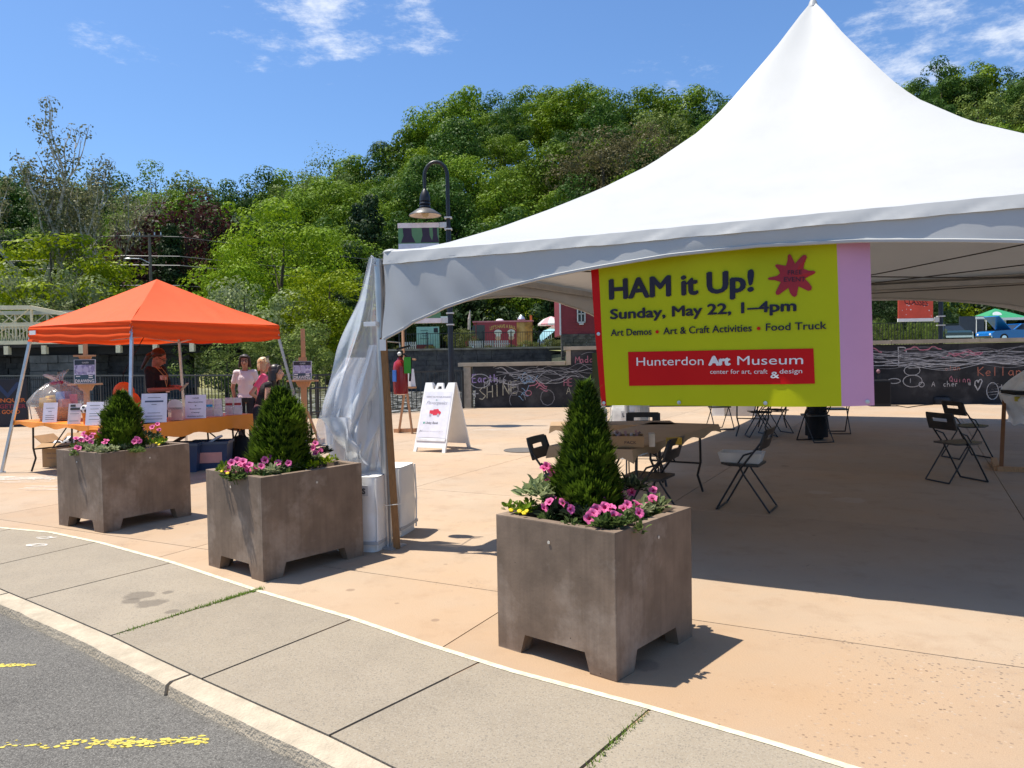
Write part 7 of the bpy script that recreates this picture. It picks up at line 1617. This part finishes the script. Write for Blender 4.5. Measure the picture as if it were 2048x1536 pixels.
# planter of lettuce, sign boxes on the shaded table
lt_ = thing('lettuce_pot', 'bright green lettuce in a dark pot before the person in black shirt', 'plant', on_B(.42, .40)); part('pot', MB().box((0, 0, .10), (.22, .16, .20), angB), mk('pot_brown', (.10, .06, .03)), lt_)
lm = MB(); rg = random.Random(6)
for i in range(26):
    a = rg.uniform(0, 6.28); l = rg.uniform(.10, .20); d = Vector((math.cos(a), math.sin(a)*.6, rg.uniform(.5, 1.2))).normalized(); s_ = Vector((-math.sin(a), math.cos(a), 0)); b0 = Vector((math.cos(a)*.04, math.sin(a)*.03, .19))
    lm.grid(lambda u, v: b0+d*l*v+s_*(u-.5)*.09*math.sin(math.pi*(.15+.75*v))+Vector((0, 0, .008*math.sin(u*12)*v-.04*v*v)), 5, 5)
part('leaf_cluster', lm, mk('lettuce', (.26, .42, .03), rough=.5, transl=.35, var=.2), lt_, 60)
def face(px): return R(0)
table_sign('white paper sign left of the lettuce, partly behind the left evergreen', on_B(.18, .10), R(4), .22, .17, [(.8, .36), (.6, .36), (.4, .36)])
table_sign('tall white notice with a bold heading line beside the clear box', on_B(.52, .06), R(6), .33, .385, [(.86, .25), (.62, .1), (.33, .25), (.22, .33), (.12, .33)], [(-.36, .36, .70, .755)], mk('head_blue', (.10, .11, .17)), .16)
jr = thing('donation_box', 'clear box with pinkish front and rounded white card', 'box', on_B(.92, .10), R(8)); part('case', MB().box((0, 0, .09), (.19, .14, .18)), mk('clear_case', (.75, .50, .46), rough=.1, alpha=.55), jr); part('insert', MB().box((0, .0, .085), (.11, .10, .15)), mk('pink_insert', (.62, .30, .27)), jr)
part('card', MB().prism([(-.10, -.07, .15)]+[(.10*math.cos(a), -.07, .20+.09*math.sin(a)) for a in np.linspace(math.pi, 0, 9)]+[(.10, -.07, .15)], (0, .004, 0)), mk('card_pale', (.66, .60, .60)), jr)
table_sign('white notice about membership and summer camp registration', on_B(1.22, .08), R(12), .28, .33, None, words=[('HAM', -.14, .14, .84), ('Membership', -.36, .36, .67), ('&', -.04, .04, .52), ('Summer', -.28, .28, .38), ('Camp', -.20, .20, .23), ('Registration', -.38, .38, .07)])
def holder(label, loc, rz, cols):
    t = thing('brochure_holder', label, 'holder', loc, rz); n = len(cols)
    for i, (c1, c2) in enumerate(cols):
        x = (i-(n-1)/2)*.125; part('pocket', MB().box((x, 0, .06), (.12, .05, .12)), mk('acrylic2', (.8, .82, .86), rough=.08, alpha=.4), t)
        part('brochure', MB().obox((x, .008, .13), ((1, 0, 0), (0, 1, .15), (0, -.15, 1)), (.056, .008, .125)), mk('broch_%d%d' % (i, int(c1[0]*99)), c1, rough=.4, var=.25, scale=20), t); part('brochure_print', MB().box((x, -.004 + .0, .185), (.10, .006, .09)), mk('brochp_%d%d' % (i, int(c2[0]*99)), c2, rough=.4, var=.5, scale=26), t)
    return t
holder('brochure holder with a bright blue leaflet and a grey one', on_B(1.58, .12), R(8), [((.62, .58, .58), (.02, .34, .66)), ((.66, .62, .66), (.55, .54, .60))])
holder('brochure holder with red topped leaflets at the right end', on_B(1.92, .08), R(6), [((.62, .52, .55), (.28, .02, .03)), ((.66, .60, .66), (.34, .03, .03))])
# under the tables
cbx = box_open('cardboard_box', 'open brown carton of soccer balls under the sunlit table', 'box', gp(108, 936)+Vector((.05, .28, 0)), R(-8), .52, .42, .36, mk('cardboard2', (.36, .22, .105), rough=.8, var=.12, scale=5))
mb = MB(); text_fit(mb, 'SIZE 3 PVC', -.18, -.0, .20, lambda x, z: (x, -.213, z), h=.02); text_fit(mb, 'MADE IN CHINA', -.18, .06, .13, lambda x, z: (x, -.213, z), h=.02); part('lettering', mb, M_txt, cbx)
for i, (x, y, z) in enumerate(((-.12, -.05, .30), (.05, .0, .36), (.17, -.04, .32), (-.02, .12, .31), (.15, .13, .33))): soccer('black and white soccer ball in the open carton', cbx.location+Vector((x, y, z)), .095, 'soccer balls in the carton')
def tote(label, loc, rz, c):
    t = thing('storage_bin', label, 'storage bin', loc, rz, 'storage bins under the tables'); b = MB(); o = [(-.27, -.2), (.27, -.2), (.27, .2), (-.27, .2)]
    vs = [(x*.88, y*.88, 0) for x, y in o]+[(x, y, .40) for x, y in o]+[(x*.95, y*.95, .40) for x, y in o]+[(x*.85, y*.85, .02) for x, y in o]
    b.add(vs, [(3, 2, 1, 0)]+[(i, (i+1) % 4, 4+(i+1) % 4, 4+i) for i in range(4)]+[(4+i, 4+(i+1) % 4, 8+(i+1) % 4, 8+i) for i in range(4)]+[(8+i, 8+(i+1) % 4, 12+(i+1) % 4, 12+i) for i in range(4)]+[(12, 13, 14, 15)]); part('tub', b, mk('bin_blue', c, rough=.45), t)
    part('rim', MB().box((0, -.205, .39), (.56, .02, .035)).box((0, .205, .39), (.56, .02, .035)).box((.275, 0, .39), (.02, .40, .035)).box((-.275, 0, .39), (.02, .40, .035)), mk('bin_rim', (.06, .09, .14), rough=.4), t); return t
t1 = tote('dark blue storage bin with a pink paper label under the shaded table', gp(410, 942)+Vector((.0, .25, 0)), R(8), (.03, .055, .12)); part('paper_label', MB().obox((.02, -.190, .18), ((1, 0, 0), (0, 1, .06), (0, -.06, 1)), (.17, .004, .075)), mk('label_pink', (.72, .33, .28)), t1)
tote('blue grey storage bin half hidden behind the farthest planter', gp(372, 947)+Vector((-.16, .27, 0)), R(6), (.05, .085, .16))
for k, (dx, rz) in enumerate(((0.02, .5), (-.1, .2))): pb = thing('paper_bundle', ('white folded papers sticking out of the dark blue bin', 'brown paper bag sticking out of the blue grey bin')[k], 'paper', t1.location+Vector((dx-.6*k*.7, .02, .34))); part('sheet', MB().obox((0, 0, .06), ((1, 0, .6), (0, 1, 0), (-.6, 0, 1)), (.13, .08, .015)), (mk('sheet_w', (.62, .60, .60)), mk('bag_b', (.14, .08, .05)))[k], pb)
bgk = thing('dark_bag', 'black bag on the ground at the right end of the shaded table', 'bag', gp(482, 925)); part('bag', MB().lathe([(.02, 0), (.2, 0), (.22, .15), (.12, .38), (.03, .42)], 12), M_dark, bgk, 60); part('strap', MB().tube([(-.1, 0, .36), (0, 0, .55), (.1, 0, .36)], .015, 5), M_dark, bgk)
ob_ = thing('orange_bag', 'bright orange drawstring bag hanging behind the canopy pole', 'bag', dp(248, 795, 11.2)); part('bag', MB().ell((0, 0, .06), (.16, .10, .17)).ell((.10, 0, -.06), (.14, .09, .14)), mk('bag_orange', (.85, .14, .02), rough=.6, var=.3, scale=9, bump=.8, bscale=9), ob_, 180); part('cord', MB().tube([(0, 0, .2), (.05, -.1, .35), (.1, .6, 1.0)], .006, 4), M_dark, ob_)
# dark sign and notice at far left
ds = thing('leaning_sign', 'dark framed sign with orange lettering at the left edge', 'sign', gpt(14, 19.4), R(4)); part('panel', MB().box((0, 0, .60), (.95, .06, 1.2)), mk('sign_navy', (.012, .014, .024), rough=.5), ds); part('chevron', MB().poly([(x, -.034, z) for x, z in ((-.35, 1.12), (-.2, 1.12), (.02, .85), (.24, 1.12), (.38, 1.12), (.02, .72))]), mk('chev', (.02, .04, .10)), ds)
for s, z, mt, x1 in (('CONQUER', .62, mk('let_orange', (.55, .14, .03)), .45), ('TOGETHER', .47, mk('let_red', (.25, .03, .05)), .45), ('FOR GOOD', .33, MATS['let_orange'], .30)): mb = MB(); text_fit(mb, s, -.44, x1, z, lambda x, q: (x, -.036, q), h=.10, bold=.02); part('lettering', mb, mt, ds)
nt_ = thing('small_notice', 'small white notice with a dark emblem fixed on the river railing', 'sign', dp(43, 790, 19.6)); part('sheet', MB().box((0, 0, 0), (.17, .01, .20)), M_white, nt_); part('emblem', MB().box((0, -.008, .02), (.07, .004, .08)), M_gr, nt_); part('bracket', MB().tube([(0, .02, -.02), (0, .3, -.3), (0, .4, -nt_.location.z)], .012, 5), M_black, nt_)

# ================================================================ PEOPLE
def skin(c): return mk('skin_%d' % int(c[0]*1000), c, rough=.5, var=.06, scale=10, spec=.35)
def lin(a, b_, t): return Vector(a)+(Vector(b_)-Vector(a))*t
def hand(mb, wr, dr, up_, side=1, curl=.5, s=1.):
    """palm and five fingers from the wrist wr along dr; up_ is the back of the hand"""
    d = Vector(dr).normalized(); u = (Vector(up_)-d*Vector(up_).dot(d)).normalized(); sd = d.cross(u)*side
    palm = wr+d*.045*s
    mb.ell(palm, (.040*s, .016*s, .048*s), Matrix((sd, u, d)).transposed(), 10, 8)
    for k, (x, l) in enumerate(((-.028, .058), (-.010, .072), (.009, .068), (.027, .052))):
        a = wr+d*.085*s+sd*x*s; m_ = a+(d*math.cos(curl*.7)-u*math.sin(curl*.7))*l*.5*s; e = m_+(d*math.cos(curl*1.9)-u*math.sin(curl*1.9))*l*.5*s
        mb.cap(a-d*.02*s, m_, .0098*s, .0088*s, 7); mb.cap(m_, e, .0088*s, .0072*s, 7)
    th0 = wr+d*.03*s-sd*.032*s; th1 = th0+(d*.6-sd*.75-u*.2).normalized()*.036*s; th2 = th1+(d*.95-sd*.2-u*.3).normalized()*.030*s
    mb.cap(th0, th1, .0125*s, .0105*s, 7); mb.cap(th1, th2, .0105*s, .0085*s, 7)
def person(label, loc, heading, H, J, skinc, top, bottom, hairfn, sleeves=.5, hem=None, glasses=None, build=1., shoes=True, neck='crew', voxel=.0085):
    """J: joint overrides in metres for a 1.65 m figure facing +y"""
    k = H/1.65; t = thing('person', label, 'person', loc, R(heading-90))
    j = dict(pel=(0, 0, .90), chest=(0, .01, 1.20), neck=(0, -.005, 1.37), head=(0, .025, 1.525), shL=(-.150, 0, 1.33), shR=(.150, 0, 1.33), elL=(-.215, -.02, 1.06), elR=(.215, -.02, 1.06), wrL=(-.20, .06, .83), wrR=(.20, .06, .83),
             hipL=(-.085, 0, .87), hipR=(.085, 0, .87), knL=(-.09, .02, .47), knR=(.09, .02, .47), anL=(-.09, -.02, .08), anR=(.09, -.02, .08), yaw=0, pitch=0, hdL=(0, .2, -1), hdR=(0, .2, -1), upL=(-1, 0, .1), upR=(1, 0, .1), curl=.5)
    j.update(J); P_ = {a: (Vector(b_)*k if isinstance(b_, tuple) else b_) for a, b_ in j.items()}
    hr = Matrix.Rotation(R(j['yaw']), 3, 'Z') @ Matrix.Rotation(R(j['pitch']), 3, 'X')
    hd = P_['head']; HP = lambda x, y, z: hd+hr @ (Vector((x, y, z))*k)
    b = MB(); w_ = build
    sp_ = [P_['pel'], lin(P_['pel'], P_['chest'], .5), P_['chest'], lin(P_['chest'], P_['neck'], .6)]
    for p, (rx, ry, rz_) in zip(sp_, ((.155*w_, .105*w_, .12), (.130*w_, .092*w_, .14), (.150*w_, .100*w_, .14), (.135*w_, .075*w_, .085))): b.ell(p, (rx*k, ry*k, rz_*k), None, 14, 10)
    b.cap(sp_[0], sp_[2], .105*k*w_, .10*k*w_, 12)
    for s in 'LR':
        b.cap(lin(P_['chest'], P_['neck'], .75), P_['sh'+s], .055*k, .052*k*w_, 10); b.cap(P_['sh'+s], P_['el'+s], .048*k*w_, .036*k*w_, 10); b.cap(P_['el'+s], P_['wr'+s], .037*k*w_, .024*k, 10)
        b.cap(P_['hip'+s], P_['kn'+s], .082*k*w_, .055*k*w_, 10); b.cap(P_['kn'+s], P_['an'+s], .054*k*w_, .034*k, 10); b.cap(P_['an'+s]+Vector((0, -.02, -.03))*k, P_['an'+s]+Vector((0, .14, -.05))*k, .034*k, .027*k, 8)
        hand(b, P_['wr'+s], Vector(j['hd'+s]), Vector(j['up'+s]), 1 if s == 'R' else -1, j['curl'], k)
    b.cap(P_['neck'], HP(0, -.015, -.06), .052*k, .050*k, 10)
    # head: skull, face, jaw, nose, brow, ears, lips
    M3 = lambda: hr
    b.ell(HP(0, -.012, .03), (.074*k, .092*k, .088*k), hr, 16, 12); b.ell(HP(0, .028, -.025), (.062*k, .062*k, .085*k), hr, 14, 10); b.ell(HP(0, .050, -.085), (.032*k, .030*k, .026*k), hr, 10, 8)
    b.cap(HP(0, .083, .012), HP(0, .106, -.026), .010*k, .0155*k, 8); b.cap(HP(-.034, .078, .030), HP(.034, .078, .030), .012*k, .012*k, 8)
    for s in (-1, 1): b.ell(HP(s*.076, -.008, -.005), (.010*k, .022*k, .032*k), hr, 8, 8); b.ell(HP(s*.034, .066, -.028), (.024*k, .022*k, .022*k), hr, 8, 6)
    b.cap(HP(-.018, .088, -.055), HP(.018, .088, -.055), .0085*k, .0085*k, 6)
    me = finalize(b, voxel*k, 3); part('body', matset(me, skinc), None, t)
    for s in (-1, 1):
        ey = part('eye', MB().ell(HP(s*.031, .0845, .010), (.0125*k, .006*k, .0075*k), hr, 8, 6), mk('eye_white', (.6, .57, .53), rough=.2), t, 180); part('iris', MB().ell(HP(s*.031, .0895, .010), (.0058*k, .003*k, .0062*k), hr, 8, 6), mk('iris', (.03, .02, .015), rough=.15), ey, 180); part('eyebrow', MB().cap(HP(s*.046, .084, .034), HP(s*.016, .092, .036), .004*k, .004*k, 5), mk('brow', (.05, .03, .02)), t, 180)
    part('lips', MB().ell(HP(0, .0935, -.055), (.021*k, .006*k, .0075*k), hr, 8, 6), mk('lips', (.36, .10, .09), rough=.4), t, 180)
    # top
    c = MB(); e = .009*k; e2 = .010*k
    tb = P_['pel'] if hem is None else lin(P_['pel'], P_['chest'], hem)
    zlow = tb.z-.05*k
    for p, (rx, ry, rz_) in zip(sp_[(0 if hem is None else 1):], ((.160*w_, .112*w_, .10), (.134*w_, .094*w_, .15), (.152*w_, .098*w_, .15), (.138*w_, .078*w_, .075))[(0 if hem is None else 1):]): c.ell(p, (rx*k+e, ry*k+e, rz_*k), None, 14, 10)
    c.cap(tb, sp_[2], .108*k*w_+e, .105*k*w_+e, 12)
    for s in 'LR':
        c.cap(lin(P_['chest'], P_['neck'], .72), P_['sh'+s], .055*k+e*.6, .052*k*w_+e, 10)
        if sleeves > 0: c.cap(P_['sh'+s], lin(P_['sh'+s], P_['el'+s], sleeves), .050*k*w_+e, .044*k*w_+e2, 10)
    part('shirt', matset(finalize(c, .010*k, 4), top), None, t)
    # trousers
    c = MB(); c.ell(P_['pel']-Vector((0, 0, .01)), (.160*k*w_+.006, .115*k*w_+.006, .10*k), None, 14, 10)
    for s in 'LR': c.cap(P_['hip'+s], P_['kn'+s], .088*k*w_+.008, .062*k*w_+.01, 10); c.cap(P_['kn'+s], lin(P_['kn'+s], P_['an'+s], .93), .062*k*w_+.01, .050*k+.008, 10)
    part('trousers', matset(finalize(c, .011*k, 3), bottom), None, t)
    for s in 'LR':
        q = P_['an'+s]; part('shoe', matset(finalize(MB().cap(q+Vector((0, -.03, -.035))*k, q+Vector((0, .15, -.047))*k, .044*k, .033*k, 8), .01*k, 2), mk('shoe', (.03, .03, .035), rough=.5)), None, t)
    h = MB(); hm = hairfn(h, HP, k, hr); part('hair', matset(finalize(h, .0075*k, 2), hm), None, t)
    if glasses:
        g = MB(); y0, z0 = glasses
        for s in (-1, 1): g.tube([HP(s*.033+.022*math.cos(a), y0-.004*abs(math.cos(a)), z0+.016*math.sin(a)) for a in np.linspace(0, 6.283, 13)], .0028*k, 5, False); g.tube([HP(s*.056, y0-.004, z0+.004), HP(s*.074, .0, z0+.004)], .0026*k, 5)
        g.tube([HP(-.011, y0+.003, z0+.003), HP(.011, y0+.003, z0+.003)], .0026*k, 5); part('glasses', g, mk('glasses', (.015, .012, .012), rough=.25), t, 60)
    return t, P_, HP, k
M_hbr = mk('hair_brown', (.030, .013, .008), rough=.45, var=.45, scale=6, streak=(30, 30, 3), spec=.5); M_hdk = mk('hair_dark', (.022, .011, .008), rough=.4, var=.5, scale=6, streak=(30, 30, 3), spec=.5); M_hbl = mk('hair_blond', (.50, .36, .19), rough=.45, var=.4, scale=6, streak=(30, 30, 3), spec=.5, col2=(.62, .50, .34))
sk1, sk2 = skin((.40, .19, .12)), skin((.50, .27, .185))
def cap_hair(h, HP, k, hr, f=.028): h.ell(HP(0, -.028, .046), (.084*k, .098*k, .088*k), hr, 16, 12)
def hair_pony(h, HP, k, hr):
    cap_hair(h, HP, k, hr); h.cap(HP(0, -.10, .01), HP(0, -.135, -.05), .035*k, .04*k); h.cap(HP(0, -.135, -.05), HP(.01, -.13, -.24), .04*k, .02*k); 
    for s in (-1, 1): h.cap(HP(s*.062, .02, .07), HP(s*.078, -.05, -.01), .022*k, .02*k)
    return M_hbr
def hair_bob(h, HP, k, hr):
    cap_hair(h, HP, k, hr)
    for s in (-1, 1):
        for y in (.012, -.02, -.055): h.cap(HP(s*.066, y+.01, .06), HP(s*.088, y, -.085+.01*y), .03*k, .024*k)
    h.cap(HP(-.05, .062, .082), HP(.055, .060, .085), .024*k, .024*k); h.cap(HP(-.05, -.09, .0), HP(.05, -.09, .0), .05*k, .05*k); h.cap(HP(-.05, -.085, -.07), HP(.05, -.085, -.07), .035*k, .035*k); return M_hbr
def hair_blond(h, HP, k, hr):
    h.ell(HP(0, -.022, .050), (.090*k, .102*k, .092*k), hr, 16, 12); h.ell(HP(0, -.055, -.01), (.088*k, .070*k, .085*k), hr, 14, 10)
    rg = random.Random(3)
    for i in range(26):
        a = rg.uniform(-2.6, 2.6); x, y = math.sin(a), -math.cos(a)
        if y > .55: continue
        p = HP(x*.078, -.02+y*.088, rg.uniform(-.02, .06)); h.cap(p, HP(x*.092+rg.gauss(0, .008), -.02+y*.098, rg.uniform(-.10, -.06)), .020*k, .009*k, 6)
    for i in range(9): x = -.06+.015*i; h.cap(HP(x, .045-abs(x)*.3, .10-abs(x)*.3), HP(x*1.35, .075-abs(x)*.4, .055), .016*k, .011*k, 6)
    return M_hbl
def hair_long(h, HP, k, hr):
    h.ell(HP(0, -.022, .046), (.086*k, .100*k, .090*k), hr, 16, 12); h.ell(HP(0, -.045, -.03), (.086*k, .072*k, .11*k), hr, 14, 10)
    h.cap(HP(0, -.070, -.06), HP(0, -.125, -.27), .070*k, .050*k, 12); h.cap(HP(0, -.125, -.27), HP(0, -.155, -.46), .050*k, .016*k, 10)
    rg = random.Random(4)
    for i in range(22):
        a = rg.uniform(-2.0, 2.0); x, y = math.sin(a), -math.cos(a)
        p0 = HP(x*.080, -.02+y*.085, .03); p1 = HP(x*.090, -.03+y*.085, -.12); p2 = HP(x*.085+rg.gauss(0, .01), -.07+y*.075, rg.uniform(-.42, -.26))
        h.cap(p0, p1, .018*k, .019*k, 6); h.cap(p1, p2, .019*k, .006*k, 6)
    for s in (-1, 1): h.cap(HP(s*.03, .06, .09), HP(s*.076, .03, .0), .022*k, .018*k)
    return M_hdk
M_jean = mk('denim', (.03, .035, .07), rough=.85, var=.2, scale=30); M_navy = mk('trousers_navy', (.012, .014, .022), rough=.8)
# A: black T-shirt, looking down at a phone
pa = gpt(312, 11.75)
tA_, PA, HA, kA = person('person in black printed T-shirt and glasses looking down at a phone', pa, -8, 1.77, dict(pitch=-30, yaw=12, head=(0, .055, 1.515), elL=(-.20, .06, 1.08), elR=(.20, .04, 1.06), wrL=(-.07, .29, 1.10), wrR=(.07, .27, 1.07), hdL=(.55, .8, .05), hdR=(-.30, .9, .1), upL=(-.3, -.1, 1), upR=(.4, -.1, 1), curl=.7), skin((.34, .15, .10)), mk('tee_black', (.010, .010, .012), rough=.85, bump=.9, bscale=11), M_jean, hair_pony, sleeves=.75, glasses=(.100, .008), build=1.18)
part('shirt_print', MB().grid(lambda u, v: Vector((-.09+.20*u, .152*kA-.045*(2*abs(u-.55))**2+.008, (1.20+.065*v)*kA)), 10, 2), mk('print_shirt', (.50, .36, .30), rough=.7, var=.7, scale=30, col2=(.45, .06, .05), c2lo=.5, c2hi=.53, c2scale=18), tA_)
part('lanyard', MB().tube([(-.06*kA, .05, 1.38*kA), (-.04, .17, 1.26*kA), (.03, .19, 1.10*kA)], .005, 5).tube([(.06*kA, .05, 1.38*kA), (.06, .17, 1.26*kA), (.03, .19, 1.10*kA)], .005, 5), mk('lanyard', (.45, .30, .12)), tA_, 60); part('name_badge', MB().box((.03, .205, 1.055*kA), (.09, .006, .07)), M_white, tA_)
ph = thing('phone', 'phone held by the person in black T-shirt', 'phone', tA_.location+Matrix.Rotation(R(-98), 3, 'Z') @ Vector((.0, .43*kA, 1.10*kA)), R(-98)); part('case', MB().obox((0, 0, 0), ((1, 0, 0), (0, .7, .7), (0, -.7, .7)), (.037, .075, .005)), mk('phone_case', (.30, .30, .26), rough=.3), ph); part('screen', MB().obox((0, -.004, .005), ((1, 0, 0), (0, .7, .7), (0, -.7, .7)), (.033, .068, .001)), M_glass, ph)
# B: white T-shirt facing the camera
person('person with brown bob and glasses in a white V-neck T-shirt', gpt(491, 13.7), -80, 1.67, dict(yaw=4, elL=(-.225, -.02, 1.07), elR=(.225, -.03, 1.07), wrL=(-.18, .03, .84), wrR=(.19, -.02, .84)), sk1, mk('tee_white', (.70, .60, .60), rough=.85, bump=.9, bscale=11, var=.06), M_navy, hair_bob, sleeves=.6, glasses=(.100, .012), build=.95)
# C: pink T-shirt, blond, hand on hip
pC, PC, HC, kC = person('blond person in pink T-shirt with one hand on the hip', gpt(527, 12.5), 18, 1.60, dict(yaw=-18, elR=(.30, -.20, 1.07), wrR=(.175, -.02, .93), hdR=(-.55, .75, -.25), upR=(.75, .3, .5), elL=(-.22, .02, 1.07), wrL=(-.2, .12, .86)), sk2, mk('tee_pink', (.80, .13, .26), rough=.85, bump=.9, bscale=11, var=.06), mk('trousers_floral', (.58, .57, .60), rough=.85, var=.3, scale=26, col2=(.16, .14, .20), c2lo=.6, c2hi=.64, c2scale=22), hair_blond, sleeves=.55, glasses=None, build=.97)
sg_ = thing('sunglasses', 'dark sunglasses pushed up on the blond hair', 'sunglasses', pC.location, pC.rotation_euler.z); g = MB()
for s in (-1, 1): g.tube([HC(s*.036+.026*math.cos(a), .055+.01*math.sin(a), .128+.022*math.sin(a)) for a in np.linspace(0, 6.283, 13)], .005, 5, False); g.tube([HC(s*.062, .05, .128), HC(s*.088, -.06, .05)], .005, 5)
part('frame', g, M_black, sg_, 60)
# D: dark long hair, black tank top, leaning forward
person('person with long dark hair in a black top leaning forward by the shrub', gpt(533, 11.3), 4, 1.60, dict(pel=(0, -.10, .86), chest=(0, .0, 1.13), neck=(0, .09, 1.275), head=(0, .15, 1.415), shL=(-.150, .06, 1.232), shR=(.150, .06, 1.232), elL=(-.21, .10, .98), elR=(.20, .04, .97), wrL=(-.18, .24, .80), wrR=(.17, .10, .75), hipL=(-.085, -.10, .84), hipR=(.085, -.10, .84), knL=(-.09, .0, .46), knR=(.09, -.02, .46), yaw=-8, pitch=4), sk2, mk('top_black', (.012, .010, .012), rough=.85, bump=.9, bscale=11), M_navy, hair_long, sleeves=0, hem=.3)
# E: person in dark trousers behind the banner
pE = person('person in dark wide trousers seen only from the knees down under the banner', gp(1640, 880)+Vector((0, .1, 0)), 160, 1.70, {}, sk1, M_dark, M_dark, hair_bob, sleeves=.8, build=1.25)[0]
part('trouser_leg', MB().lathe([(.17, .06), (.165, .3), (.14, .6), (.11, .9)], 18, (-.12, 0, 0)).lathe([(.17, .06), (.165, .3), (.14, .6), (.11, .9)], 18, (.12, .04, 0)), M_dark, pE, 60)
